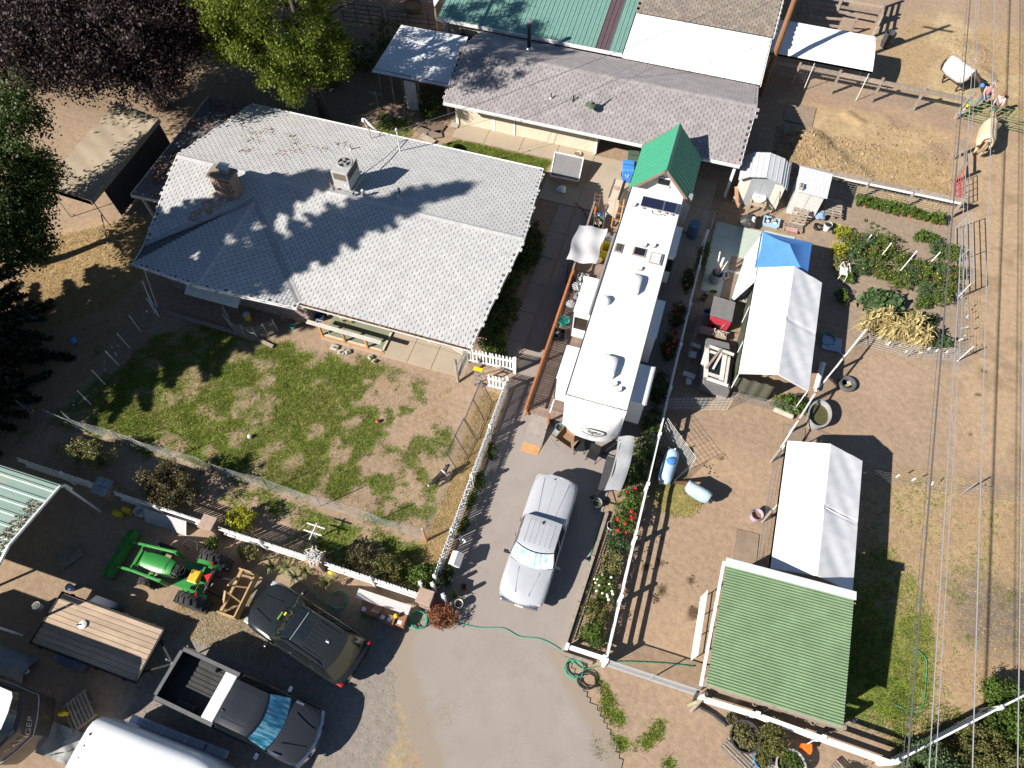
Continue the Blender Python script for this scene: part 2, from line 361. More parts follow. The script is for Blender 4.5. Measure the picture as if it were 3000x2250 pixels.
g = npmesh('ground', np.c_[fx, fy, fz], q, groundmat()); struct(g)
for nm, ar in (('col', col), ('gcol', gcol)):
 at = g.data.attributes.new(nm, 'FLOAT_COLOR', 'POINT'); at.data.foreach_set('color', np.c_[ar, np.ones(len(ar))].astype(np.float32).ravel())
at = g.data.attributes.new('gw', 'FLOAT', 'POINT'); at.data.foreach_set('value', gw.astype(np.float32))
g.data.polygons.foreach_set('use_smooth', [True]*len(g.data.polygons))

# ------------------------------------------------------------------ concrete and other paving
def pavemat(name, c, edge, crack=1.0):
 m = M(name, c, tuple(x*.84 for x in c), scale=1.1, rough=.88, spec=.2, wear=tuple(x*.68 for x in c), wscale=.55, wamt=.45, bump=.25, bscale=50)
 nt = m.node_tree; N = nt.nodes; L = nt.links; b = N['Principled BSDF']; src = b.inputs['Base Color'].links[0].from_socket
 at = N.new('ShaderNodeAttribute'); at.attribute_name = 'dirt'; geo = N.new('ShaderNodeNewGeometry')
 nz = N.new('ShaderNodeTexNoise'); nz.inputs['Scale'].default_value = 2.2; nz.inputs['Detail'].default_value = 9; nz.inputs['Roughness'].default_value = .75; L.new(geo.outputs['Position'], nz.inputs['Vector'])
 ad = N.new('ShaderNodeMath'); ad.operation = 'ADD'; L.new(at.outputs['Fac'], ad.inputs[0]); L.new(nz.outputs[0], ad.inputs[1])
 mr = N.new('ShaderNodeMapRange'); mr.inputs[1].default_value = .85; mr.inputs[2].default_value = 1.15; L.new(ad.outputs[0], mr.inputs[0])
 mx = N.new('ShaderNodeMixRGB'); L.new(mr.outputs[0], mx.inputs[0]); L.new(src, mx.inputs[1]); mx.inputs[2].default_value = (*edge, 1)
 # hairline cracks
 wn_ = N.new('ShaderNodeTexNoise'); wn_.inputs['Scale'].default_value = 1.6; wn_.inputs['Detail'].default_value = 6; L.new(geo.outputs['Position'], wn_.inputs['Vector'])
 av = N.new('ShaderNodeMixRGB'); av.blend_type = 'ADD'; av.inputs[0].default_value = .6; L.new(geo.outputs['Position'], av.inputs[1]); L.new(wn_.outputs['Color'], av.inputs[2])
 vo = N.new('ShaderNodeTexVoronoi'); vo.feature = 'DISTANCE_TO_EDGE'; vo.inputs['Scale'].default_value = .33; L.new(av.outputs[0], vo.inputs['Vector'])
 cr = N.new('ShaderNodeMapRange'); cr.inputs[1].default_value = .0; cr.inputs[2].default_value = .007; cr.inputs[3].default_value = .16*crack; cr.inputs[4].default_value = 0; L.new(vo.outputs['Distance'], cr.inputs[0])
 m2 = N.new('ShaderNodeMixRGB'); L.new(cr.outputs[0], m2.inputs[0]); L.new(mx.outputs[0], m2.inputs[1]); m2.inputs[2].default_value = tuple(x*.42 for x in c) + (1,)
 L.new(m2.outputs[0], b.inputs['Base Color']); return m
def pave(name, poly, z, mat, st=.16, soft=lambda x, y, d: 0*x, label=None):
 xs = np.arange(min(p[0] for p in poly), max(p[0] for p in poly)+st, st); ys = np.arange(min(p[1] for p in poly), max(p[1] for p in poly)+st, st)
 X, Y = np.meshgrid(xs, ys); x, y = X.ravel(), Y.ravel(); d = pdist(x, y, poly); ok = d > -.02
 idx = np.cumsum(ok)-1; k = np.arange(len(x)).reshape(X.shape)
 qd = np.stack([k[:-1, :-1], k[:-1, 1:], k[1:, 1:], k[1:, :-1]], -1).reshape(-1, 4); qd = qd[ok[qd].all(1)]
 o = npmesh(name, np.c_[x, y, np.full(len(x), z)][ok], idx[qd], mat); struct(o)
 at = o.data.attributes.new('dirt', 'FLOAT', 'POINT'); at.data.foreach_set('value', np.clip(soft(x, y, d), 0, 1)[ok].astype(np.float32)); return o
CONC = pavemat('driveway_concrete', (.30, .262, .235), (.26, .215, .17))
D_poly = [(-5.75, 4.5), (-5.85, 3.4), (-5.1, 1.7), (-3.0, -.6), (-2.6, -5), (3.6, -5), (3.7, 1.7), (3.0, 2.9), (1.6, 4.1), (.55, 5.15), (.55, 13.2), (2.0, 13.2), (2.0, 27.2), (-4.95, 27.2), (-4.95, 5.2)]
pave('driveway', D_poly, .008, CONC, soft=lambda x, y, d: sstep(-d, -1.3, .0)*(y < 5.2)*.9 + .3*(y < 2.6)*sstep(-x-.4*y, .5, 4)+.1*(y < 5))
PATIO = pavemat('patio_concrete', (.40, .33, .25), (.26, .2, .14), .5)
slab_mat = PATIO
def slabs(name, xs, ys, z, th, mat, gap=.012):
 root = MB(); root.b2((xs[0], ys[0], z-th-.02), (xs[-1], ys[-1], z-th+.004)); r = struct(root.bd(name, MATS['driveway_concrete']))
 WM[r.name] = Matrix()
 for i in range(len(xs)-1):
  for j in range(len(ys)-1):
   mb = MB(); mb.b2((xs[i]+gap, ys[j]+gap, z-th), (xs[i+1]-gap, ys[j+1]-gap, z)); mb.bd('slab', mat, r)
 return r
slabs('patio', [-13.2, -11.3, -9.2, -7.1, -4.95], [30.4, 31.6], .05, .05, PATIO)
slabs('back_walk', [-7.1, -4.95, -2.6, -.3, 2.0], [27.25, 29.2, 31.4], .04, .05, PATIO)
slabs('porch_walk', [-14.4, -12.9, -11.3, -10.0, -8.8, -7.5], [15.3, 16.45, 17.6], .10, .12, PATIO)
slabs('side_path', [-5.9, -5.05], [16.3, 18, 19.8, 21.6, 23.4, 25.2, 27.2], .014, .03, MATS['driveway_concrete'])
TEAL = pavemat('painted_slab', (.44, .50, .44), (.3, .25, .18), .3)
pave('painted_slab', [(2.4, 23.6), (2.4, 28.6), (6.6, 28.7), (6.7, 27.6), (4.8, 27.3), (4.6, 23.4)], .012, TEAL, soft=lambda x, y, d: sstep(-d, -.3, .02)*.6)
RUBB = M('rubber_mat', (.27, .205, .15), (.2, .15, .11), scale=2, rough=.9)
def mat_sheet(x0, y0, x1, y1, z, label, rz=0, mat=None):
 t = thing('stall_mat', label, 'mat', ((x0+x1)/2, (y0+y1)/2, 0), R(rz))
 mb = MB(); mb.box((0, 0, z), (x1-x0, y1-y0, .02)); o = mb.bd('sheet', mat or RUBB, t, lc=1)
 e = MB()
 for s in (-1, 1): e.box((s*(x1-x0)/2.03, 0, z+.013), (.03, (y1-y0)*.98, .006)); e.box((0, s*(y1-y0)/2.03, z+.0135), ((x1-x0)*.9, .03, .006))
 e.bd('edge', MATS['rubber_mat'], t, lc=1)
mat_sheet(8.35, 15.9, 9.6, 17.5, .008, 'flat rubber mat below the oval stock trough', -4)
mat_sheet(7.3, 16.0, 8.25, 17.4, .010, 'flat rubber mat left of the oval stock trough', 3)
mat_sheet(6.05, 10.1, 6.95, 11.9, .006, 'dark stall mat beside the white shelter above the green barn', 2)
mat_sheet(4.9, 37.6, 6.6, 39.3, .006, 'pale stall mat by the wooden rail fence near the pole', -2)
mat_sheet(5.0, 36.4, 6.7, 37.5, .006, 'second pale stall mat beside the dirt heap', 1)
# ------------------------------------------------------------------ grass (uncountable)
GRASS = leafmat('grass_blade', (.215, .245, .05), (.115, .165, .022), tr=.25, rough=.7, tint=.4)
STRAW = leafmat('dry_grass', (.46, .35, .17), (.33, .23, .1), tr=.15, rough=.8, tint=.3)
def scatter(n, x0, y0, x1, y1, arr=None, k=1.0, thr=0, mask=None):
 x = x0 + (x1-x0)*RNG.random(n); y = y0 + (y1-y0)*RNG.random(n); w = np.ones(n)
 if arr is not None: w = np.clip((gsample(arr, x, y)-thr)*k, 0, 1)
 if mask is not None: w = w*mask(x, y)
 ok = RNG.random(n) < w; x, y = x[ok], y[ok]; return np.c_[x, y, gz(x, y)]
p = scatter(70000, -24.5, 7.5, -6, 15.2, gw, 1.1, .2)
v, q = tufts(p, .055, .05, 4, .011, .7); o = npmesh('lawn_grass', v, q, GRASS, k=3); tag(o, 'patchy green lawn grass in front of the house', 'grass', kind='stuff')
p = np.r_[scatter(16000, -25, 5.6, -5.5, 7.5, gw, 1.2, .2), scatter(26000, 9.8, 5.4, 18, 16.5, gw, 1.2, .18), scatter(7000, -14.2, 28.3, -7, 30.4, gw, 1.4, .2), scatter(2500, -18, 28.6, -15.5, 31.3, gw, 1.4, .2), scatter(7000, 1.5, 1.8, 6, 5, gw, 1.6, .2), scatter(5000, -33, 6, -22, 15, gw, 1.2, .15)]
v, q = tufts(p, .07, .05, 4, .012, .6); o = npmesh('verge_grass', v, q, GRASS, k=3); tag(o, 'loose green grass and weeds around the lots', 'grass', kind='stuff')
p = np.r_[scatter(20000, -31, 11.5, -24, 19.8, None, mask=lambda x, y: inside(x, y, Z_dryw)), scatter(8000, 10.3, 8, 18.5, 17, None, mask=lambda x, y: inside(x, y, Z_dry_e)*.8), scatter(5000, -6.1, 6, -5.1, 15, None), scatter(9000, -24, 7.8, -6.3, 15, lw, .8, .1), scatter(9000, 10, 42, 19, 50, None, mask=lambda x, y: inside(x, y, Z_ne)*.8), scatter(9000, 4.6, 32.8, 14.3, 37, None), scatter(3000, -14.5, 1.2, -10, 3.2, None), scatter(2500, -4.2, .8, -1.6, 2.6, None, mask=lambda x, y: np.exp(-((x+3.1)/.7)**2-((y-1.6)/.6)**2))]
v, q = tufts(p, .035, .06, 3, .012, 1.8); o = npmesh('dry_grass', v, q, STRAW, k=3); tag(o, 'dry straw coloured grass and litter on bare ground', 'grass', kind='stuff')
HAY = leafmat('hay', (.42, .36, .13), (.3, .26, .09), tr=.15, rough=.8, tint=.3)
x = 3.35+RNG.normal(size=5000)*.5; y = 12.55+RNG.normal(size=5000)*.42; r = np.hypot((x-3.35)/1.1, (y-12.55)/.95); ok = r < 1.0
p = np.c_[x, y, .05*np.clip(1-r, 0, 1)][ok]; v, q = tufts(p, .03, .04, 3, .014, 2.0)
o = npmesh('hay_pile', v, q, HAY, k=3); tag(o, 'loose green hay spread before the small blanketed horse', 'hay', kind='stuff')
# clods, stones, leaf litter
def rocks(n, sampler, s0, s1, mat, name, label):
 pts = sampler(n); oct_ = np.array([[1,0,0],[0,1,0],[-1,0,0],[0,-1,0],[0,0,.8],[0,0,-.5]]); tri = np.array([[0,1,4],[1,2,4],[2,3,4],[3,0,4],[1,0,5],[2,1,5],[3,2,5],[0,3,5]])
 m = len(pts); s = s0 + (s1-s0)*RNG.random(m)**3; a = RNG.random(m)*6.28; base = oct_[None]*(1+.35*RNG.normal(size=(m, 6, 1)))*s[:, None, None]
 ca, sa = np.cos(a)[:, None], np.sin(a)[:, None]; xx = base[..., 0]*ca-base[..., 1]*sa; yy = base[..., 0]*sa+base[..., 1]*ca
 v = np.stack([xx, yy, base[..., 2]], -1)+pts[:, None, :]; f = (tri[None]+(np.arange(m)*6)[:, None, None]).reshape(-1, 3)
 o = npmesh(name, v.reshape(-1, 3), f, mat, k=3, tint=np.repeat(RNG.random(m), 8)); tag(o, label, 'stones', kind='stuff')
CLOD = M('clod', (.30, .21, .13), (.2, .14, .09), tint=.35, rough=.95)
GRV = M('gravel_stone', (.33, .30, .27), (.2, .18, .16), tint=.45, rough=.9)
rocks(2600, lambda n: np.r_[scatter(n, 4.6, 33.2, 10.5, 37.2), scatter(n//3, 10, 33, 14.3, 39), scatter(n//4, 14, 44, 17, 49)], .012, .11, CLOD, 'dirt_clods', 'clods of trampled dirt on the arena heap')
rocks(9000, lambda n: scatter(n, -14.3, -4, -4.4, 4, None, mask=lambda x, y: inside(x, y, Z_gravel)*.9), .008, .03, GRV, 'loose_gravel', 'loose grey gravel where the trucks are parked')
DUNG = M('dung', (.06, .038, .022), (.03, .02, .012), rough=.95, tint=.3)
def dpts(n):
 c = np.array([(3.56, 8.5), (3.35, 8.1), (4.95, 8.05), (4.6, 9.2), (2.75, 9.2), (3.3, 9.6), (4.9, 14.9), (3.0, 10.6), (2.6, 9.9), (4.6, 14.3)])
 k = RNG.integers(0, len(c), n); q = c[k]+RNG.normal(size=(n, 2))*.13; return np.c_[q, gz(q[:, 0], q[:, 1])+.005]
rocks(170, dpts, .015, .05, DUNG, 'manure', 'dark dried manure scattered in the small paddock')
# ------------------------------------------------------------------ roofs
def shingle_unit(w, e, h, mat, name='shingle'):
 mb = MB(); x = w/2
 mb.add([(-x, 0, h), (x, 0, h), (x, e*1.12, .002), (-x, e*1.12, .002), (-x, 0, 0), (x, 0, 0)], [(0,1,2,3), (4,5,1,0), (1,5,2), (4,0,3)], t=.5)
 return shared(mb, name, mat)
def shingle_plane(O, u, wv, polys, w, e, h, holes=()):
 """tab matrices on a roof plane: O corner, u along the eave, wv up the slope; polys in (s,t)"""
 O, u, wv = Vector(O), Vector(u).normalized(), Vector(wv).normalized(); n = u.cross(wv).normalized(); out = []
 S0 = min(p[0] for p in polys); S1 = max(p[0] for p in polys); T0 = min(p[1] for p in polys); T1 = max(p[1] for p in polys)
 k = 0; t = T0 - .02
 while t < T1:
  ss = np.arange(S0 + (k % 2)*w/2, S1+w, w); tt = np.full(len(ss), t+e/2)
  ok = inside(ss, tt, polys)
  for hq in holes: ok &= ~inside(ss, tt, hq)
  for s in ss[ok]:
   p = O + u*s + wv*(t + random.uniform(-.006, .006)); r = random.uniform(-.012, .012)
   mt = Matrix.Identity(4)
   uu = (u*math.cos(r)+wv*math.sin(r)); ww = n.cross(uu)
   mt.col[0][:3] = uu; mt.col[1][:3] = ww; mt.col[2][:3] = n; mt.col[3][:3] = p + n*.006
   out.append(mt)
  t += e; k += 1
 return out
def lay_shingles(mats_list, w, e, h, mat, parent, near=(0, 0, 28.5), single=300, tintf=None):
 """the closest tabs are pieces of their own, the others one joined field"""
 c = Vector(near); mats_list.sort(key=lambda m: (m.translation-c).length)
 g = .026; unit = shingle_unit(w-g, e, h, mat[1])
 for m in mats_list[:single]: piece('shingle', unit, m, parent)
 rest = mats_list[single:]; x = (w-g)/2
 base = np.array([(-x,0,h),(x,0,h),(x,e*1.12,.002),(-x,e*1.12,.002),(-x,0,0),(x,0,0)])
 A = np.array([np.array(m) for m in rest]); v = np.einsum('nij,kj->nki', A[:, :3, :3], base)+A[:, None, :3, 3]
 nn = len(rest); f = np.array([[0,1,2,3],[4,5,1,0],[1,5,2,2],[4,0,3,3]])
 quads = (f[None, :2]+(np.arange(nn)*6)[:, None, None]).reshape(-1, 4)
 tt = np.repeat(RNG.random(nn), 2)
 o = npmesh('shingle_field', v.reshape(-1, 3), quads, mat[0], tint=tt, parent=parent); o['kind'] = 'stuff'
 return o
SH_HOUSE = M('house_shingle', (.44, .44, .435), (.38, .38, .38), scale=1.5, tint=.055, rough=.9, wear=(.37, .37, .38), wscale=.5, wamt=.35)
SH_HOUSE1 = M('house_shingle_single', (.44, .44, .435), (.38, .38, .38), scale=1.5, rnd=.055, rough=.9)
SH_LONG = M('shed_shingle', (.31, .285, .285), (.24, .22, .225), scale=1.5, tint=.08, rough=.92, wear=(.22, .2, .2), wscale=.6, wamt=.4)
SH_LONG1 = M('shed_shingle_single', (.31, .285, .285), (.24, .22, .225), scale=1.5, rnd=.08, rough=.92)
DECK = M('roof_felt', (.04, .038, .038), rough=.95); DECKH = M('roof_felt_grey', (.10, .10, .105), rough=.95)
TRIM = M('white_trim', (.72, .72, .70), (.62, .62, .60), rough=.6, wear=(.5, .46, .4), wamt=.3)
BRICK = M('block_brick', (.36, .27, .235), (.27, .2, .175), scale=6, rnd=.22, rough=.9, bump=.4, bscale=30)
MORT = M('mortar', (.30, .27, .24), rough=.95)
RUST = M('rust_stain', (.33, .15, .075), (.45, .3, .2), scale=3, rough=.9)
CONCB = M('concrete_block', (.42, .39, .35), rough=.9, bump=.3)
GLASS = M('dark_glass', (.015, .018, .02), rough=.05, spec=.8)
METAL = M('galvanised', (.55, .56, .57), (.45, .46, .48), rough=.35, metal=.8)
GALV = M('galvanised_dull', (.42, .43, .44), (.33, .34, .35), rough=.55, metal=.4)
BLACK = M('black_plastic', (.02, .02, .02), rough=.5)

# ------------------------------------------------------------------ house
house = thing('brick_house', 'low brick house with pale grey shingle roof and front wing', 'house', (-15, 21, 0))
X0, X1, YF, YB, YR, ZE, ZR = -23.2, -6.75, 15.37, 26.62, 21.05, 2.70, 3.78
RXL, RXR = -23.95, -6.05           # ridge ends run out past the eaves
WXL, WXR, WY, WRY, WX, ZW = -23.2, -14.85, 15.05, 14.35, -19.1, 3.52
AP = (WX, YF + (ZW-ZE)/(ZR-ZE)*(YR-YF), ZW)
th = .16
mb = MB()
Vc = (WXR, YF, ZE); Vl = (WXL, YF+.75, ZE + .75/(YR-YF)*(ZR-ZE))
mb.slab([(X1, YF, ZE), (RXR, YR, ZR), (RXL, YR, ZR), Vl, AP, Vc], th)
mb.slab([(X1, YB, ZE), (X0, YB, ZE), (RXL, YR, ZR), (RXR, YR, ZR)], th)
mb.slab([(WXL, WY, ZE), (WX, WRY, ZW), AP, Vl], th); mb.slab([(WXR, WY, ZE), Vc, AP, (WX, WRY, ZW)], th)
roof = mb.bd('roof', DECKH, house)
tabs = []; w, e, hh = .33, .16, .02
sl = math.hypot(YR-YF, ZR-ZE); k = sl/(YR-YF)
tabs += shingle_plane((X0, YF, ZE), (1,0,0), (0, YR-YF, ZR-ZE), [(X1-X0, 0), (RXR-X0, sl), (RXL-X0, sl), (Vl[0]-X0, .75*k), (AP[0]-X0, (AP[1]-YF)*k), (Vc[0]-X0, 0)], w, e, hh)
tabs += shingle_plane((X1, YB, ZE), (-1,0,0), (0, YR-YB, ZR-ZE), [(0, 0), (X1-X0, 0), (X1-RXL, sl), (X1-RXR, sl)], w, e, hh)
run = WX-WXL; sw = math.hypot(run, ZW-ZE); yb = AP[1]
tabs += shingle_plane((WXL, yb, ZE), (0,-1,0), (run, 0, ZW-ZE), [(yb-WY, 0), (yb-WRY, sw), (0, sw), (yb-Vl[1], 0)], w, e, hh)
run2 = WXR-WX; sw2 = math.hypot(run2, ZW-ZE)
tabs += shingle_plane((WXR, WY-.8, ZE), (0,1,0), (-run2, 0, ZW-ZE), [(.8, 0), (YF-WY+.8, 0), (yb-WY+.8, sw2), (WRY-WY+.8, sw2)], w, e, hh)
lay_shingles(tabs, w, e, hh, (SH_HOUSE, SH_HOUSE1), roof)
mb = MB()
def capline(mb, a, b, n, wd=.15, dz=.03):
 a, b = Vector(a), Vector(b)
 for i in range(n):
  p, q = a.lerp(b, i/n), a.lerp(b, (i+.96)/n); s = (q-p).cross(Vector((0,0,1))).normalized()*wd; d = Vector((0,0,dz+.008)); dn = Vector((0,0,-.035))
  mb.add([p-s+dn+d, p+d*1.3, p+s+dn+d, q-s+dn+d*.7, q+d, q+s+dn+d*.7], [(0,1,4,3), (1,2,5,4), (0,3,5,2)])
capline(mb, (RXL, YR, ZR), (RXR, YR, ZR), 60); mb.bd('ridge_cap', SH_HOUSE, roof)
mb = MB(); capline(mb, (WX, WRY, ZW), AP, 18); mb.bd('ridge_cap', SH_HOUSE, roof)
FLASH = M('valley_flashing', (.36, .37, .39), (.28, .27, .27), rough=.5, metal=.3, wear=(.22, .13, .08), wscale=2, wamt=.7)
for a, b in ((AP, Vc), (AP, Vl)):
 a, b = Vector(a), Vector(b); mb = MB(); s = (b-a).cross(Vector((0,0,1))).normalized()*.13; z = Vector((0,0,.026))
 mb.add([a+z, a-s+z*1.9, b-s+z*1.9, b+z, b+s+z*1.9, a+s+z*1.9], [(0,1,2,3), (0,3,4,5)]); mb.bd('valley', FLASH, roof)
# fascia, gutters
def gutter(a, b, name='gutter', litter=True, par=None):
 a, b = Vector(a), Vector(b); mb = MB(); d = (b-a).normalized(); s = Vector((d.y, -d.x, 0))
 pr = [(0, -.13), (.0, .0), (.012, .0), (.012, -.115), (.10, -.115), (.125, .005), (.14, .005), (.115, -.13)]
 mb.loft([[a+s*x+Vector((0,0,z)) for x, z in pr], [b+s*x+Vector((0,0,z)) for x, z in pr]], closed=True); return mb.bd(name, TRIM, par or roof)
gutter((WXR-.02, YF, ZE-.01), (X1, YF, ZE-.01)); gutter((X1, YB, ZE-.01), (X0, YB, ZE-.01))
for a, b in (((WXL, WY, ZE), (WX, WRY, ZW)), ((WX, WRY, ZW), (WXR, WY, ZE)), ((X1, YF, ZE), (RXR, YR, ZR)), ((RXR, YR, ZR), (X1, YB, ZE)), ((RXL, YR, ZR), (X0, YB, ZE)), ((RXL, YR, ZR), Vl), (Vl, (WXL, WY, ZE)), ((WXR, WY, ZE), Vc)):
 MB().bar(Vector(a)+V(0,0,-.075), Vector(b)+V(0,0,-.075), .035, .2).bd('fascia', TRIM, roof)
# leaf litter in the gutter and on the roof
def litter(name, pts, size, mat, parent):
 v, q = leaves(pts, size, .7, up=.6); o = npmesh(name, v, q, mat, parent=parent); o['kind'] = 'stuff'; return o
LITTER = leafmat('leaf_litter', (.28, .12, .05), (.17, .085, .045), tr=.1, tint=.45)
n = 1300; xs = WXR + (X1-WXR)*RNG.random(n); litter('gutter_leaves', np.c_[xs, YF-.06+RNG.normal(size=n)*.02, np.full(n, ZE-.03)+RNG.random(n)*.03], .07, LITTER, roof)
cl = [(-22.3, 24.6), (-21.6, 24.2), (-21.4, 23.6), (-20.9, 24.7), (-19.6, 24.6), (-19.1, 24.2), (-18.9, 23.5), (-17.6, 24.2), (-19.3, 23.1), (-21, 22.6), (-22.6, 25.3), (-17, 25)]
pp = np.concatenate([np.c_[np.array(c)[None]+RNG.normal(size=(26, 2))*(.25, .16), np.zeros(26)] for c in cl]); pp[:, 2] = ZE+(YB-pp[:, 1])/(YB-YR)*(ZR-ZE)+.03
litter('roof_leaves', pp, .09, LITTER, roof)
# rusty run-off below the chimney (its own irregular patch lying on the tabs)
mb = MB(); pl = []
def fz_roof(x, y): return ZE+(y-YF)/(YR-YF)*(ZR-ZE)
for i in range(9):
 t_ = i/8; yy = 19.62-t_*1.75; xl = -21.15-t_*.75-.12*math.sin(i*2.3); xr = -20.0-t_*1.15+.1*math.sin(i*1.7)
 pl.append([(xl, yy), (xl+.3*(xr-xl), yy), (xl+.7*(xr-xl), yy), (xr, yy)])
stain = [[(x, y, fz_roof(x, y)+.028) for x, y in r] for r in pl]
mb.loft(stain, cap=False)
st = mb.bd('rust_stain', RUST, roof)
nt = RUST.node_tree; N = nt.nodes; L = nt.links; bs = N['Principled BSDF']; tr = N.new('ShaderNodeBsdfTransparent'); mxs = N.new('ShaderNodeMixShader')
ge = N.new('ShaderNodeNewGeometry'); nz = N.new('ShaderNodeTexNoise'); nz.inputs['Scale'].default_value = 2.6; nz.inputs['Detail'].default_value = 7; L.new(ge.outputs['Position'], nz.inputs['Vector'])
mr = N.new('ShaderNodeMapRange'); mr.inputs[1].default_value = .42; mr.inputs[2].default_value = .62; mr.inputs[3].default_value = 0; mr.inputs[4].default_value = .8; L.new(nz.outputs[0], mr.inputs[0])
L.new(mr.outputs[0], mxs.inputs[0]); L.new(tr.outputs[0], mxs.inputs[1]); L.new(bs.outputs[0], mxs.inputs[2]); L.new(mxs.outputs[0], N['Material Output'].inputs[0])
# chimney
mb = MB(); mb.b2((-20.95, 19.5, 3.2), (-19.85, 20.15, 4.72)); ch = mb.bd('chimney', M('chimney_brick', (.33, .23, .17), (.22, .16, .13), scale=5, rough=.95, wear=(.5, .3, .2), wscale=2, bump=.5, bscale=12), roof, bv=.02)
mb = MB(); mb.b2((-21.03, 19.42, 4.66), (-19.78, 20.22, 4.82)); mb.bd('crown', M('chimney_crown', (.30, .24, .18), (.18, .14, .11), scale=9, rough=.95, bump=.5), ch, bv=.03)
mb = MB(); mb.box((-20.2, 19.85, 5.02), (.34, .3, .34)); mb.box((-20.2, 19.85, 5.22), (.5, .44, .03)); mb.bd('flue_cap', METAL, ch)
bm_ = shared(MB().box((0, 0, 0), (.21, .1, .07)), 'brick', M('chimney_unit', (.36, .24, .17), (.25, .17, .13), scale=8, rnd=.25, rough=.95))
for r in range(8):
 for i in range(4):
  x = -20.78+i*.26+(r % 2)*.06
  if x < -19.9: piece('brick', bm_, Matrix.Translation((x, 19.46, 3.95+r*.09)), ch)
# walls
mb = MB(); mb.b2((-22.85, 15.95, 0), (-15.25, 19, 2.62)); mb.b2((-22.5, 17.65, 0), (-7.3, 26.1, 2.62)); wall = mb.bd('wall', MORT, house)
bk = shared(MB().box((0, 0, 0), (.37, .05, .115)), 'brick', BRICK); cnt = 0
for r in range(19):
 for i in range(20):
  x = -22.6+i*.385+(r % 2)*.19
  if -22.8 < x < -15.35 and not (-18.6 < x < -17.6 and 6 < r < 16) and cnt < 300: piece('brick', bk, Matrix.Translation((x, 15.935, .12+r*.128)), wall); cnt += 1
bk2 = shared(MB().box((0, 0, 0), (.05, .37, .115)), 'brick', BRICK)
for r in range(10):
 for i in range(4): piece('brick', bk2, Matrix.Translation((-15.235, 16.15+i*.385+(r % 2)*.1, .12+r*.26)), wall)
mb = MB(); mb.b2((-18.6, 15.9, .95), (-17.55, 15.96, 2.2)); wn_o = mb.bd('window', GLASS, house)
mb = MB(); mb.b2((-18.66, 15.87, .89), (-17.49, 15.92, .95)); mb.b2((-18.66, 15.87, 2.2), (-17.49, 15.92, 2.26)); mb.b2((-18.1, 15.87, .95), (-18.05, 15.92, 2.2)); mb.bd('frame', TRIM, wn_o)
SIDING = M('beige_siding', (.52, .47, .38), (.46, .41, .33), rough=.8)
for i in range(9):
 mb = MB(); mb.hexa([(-14.4+i*.8, 17.6, .2), (-13.62+i*.8, 17.6, .2), (-13.62+i*.8, 17.64, .2), (-14.4+i*.8, 17.64, .2), (-14.4+i*.8, 17.6, 2.5), (-13.62+i*.8, 17.6, 2.5), (-13.62+i*.8, 17.64, 2.5), (-14.4+i*.8, 17.64, 2.5)]); mb.bd('wall_panel', SIDING, house)
# patio roof at the west gable end
mb = MB(); mb.slab([(-26.15, 19.2, 2.28), (-22.55, 19.2, 2.44), (-22.55, 27.0, 2.44), (-26.15, 27.0, 2.28)], .12); pr_ = mb.bd('patio_roof', M('patio_roofing', (.17, .165, .18), (.11, .105, .115), scale=5, rough=.95, wear=(.2, .13, .08), wscale=3, wamt=.6), house)
mb = MB(); mb.bar((-26.17, 19.16, 2.2), (-22.5, 19.16, 2.36), .04, .18); mb.bar((-26.18, 19.2, 2.2), (-26.18, 27, 2.2), .04, .18); mb.bd('fascia', TRIM, pr_)
n = 2600; px_, py_ = -26.1+3.5*RNG.random(n), 19.3+7.6*RNG.random(n); ok = vnoise(px_, py_, 1.1, 4) > .5
litter('patio_leaves', np.c_[px_, py_, 2.31+(px_+26.15)*.045+.02*RNG.random(n)][ok], .11, LITTER, pr_)
for y in (19.5, 23, 26.7): MB().b2((-26.0, y-.06, 0), (-25.88, y+.06, 2.2)).bd('patio_post', TRIM, pr_)
# awning over the wing window
mb = MB(); n = 22
for i in range(n):
 x0 = -20.7+i*(2.78/n); mb.bar((x0+.06, 15.5, 2.28), (x0+.06, 14.72, 1.82), .11, .02)
aw = mb.bd('awning', M('awning_metal', (.66, .66, .62), (.58, .58, .55), rough=.5), house)
for x in (-20.6, -18.0): MB().bar((x, 14.8, 1.84), (x, 15.9, 1.7), .02, .02).bd('awning_arm', TRIM, aw)

# roof furniture, each a thing of its own
ac = thing('rooftop_air_conditioner', 'grey boxed air conditioner with round fan on the house roof', 'air conditioner', (-15.1, 21.8, 3.7))
ACM = M('ac_steel', (.48, .47, .45), (.42, .41, .4), rough=.5, metal=.2)
c = MB().b2((-15.5, 21.25, 3.98), (-14.68, 22.4, 5.0)).bd('cabinet', ACM, ac, bv=.015)
MB().lathe((-15.09, 21.95, 5.0), [(.36, 0), (.36, .03), (.31, .03), (.30, -.02)], 24).bd('fan_ring', ACM, ac)
f_ = MB().lathe((-15.09, 21.95, 5.012), [(.305, 0), (.305, .004)], 24).bd('fan_well', M('fan_dark', (.02, .02, .025), rough=.6), ac)
for i in range(4):
 a = i*math.pi/2+.4; MB().bar((-15.09+.05*math.cos(a), 21.95+.05*math.sin(a), 5.03), (-15.09+.28*math.cos(a+.2), 21.95+.28*math.sin(a+.2), 5.024), .13, .01).bd('fan_blade', GALV, ac)
MB().lathe((-15.09, 21.95, 5.02), [(.07, 0), (.07, .04)], 12).bd('motor', BLACK, ac)
GRILL = M('ac_grille', (.16, .13, .1), rough=.8)
for i in range(10): MB().b2((-15.4, 21.235, 4.55+i*.038), (-14.78, 21.252, 4.575+i*.038)).bd('louvre', GRILL, ac)
for i in range(10): MB().b2((-14.683, 21.35, 4.55+i*.038), (-14.667, 22.3, 4.575+i*.038)).bd('louvre', GRILL, ac)
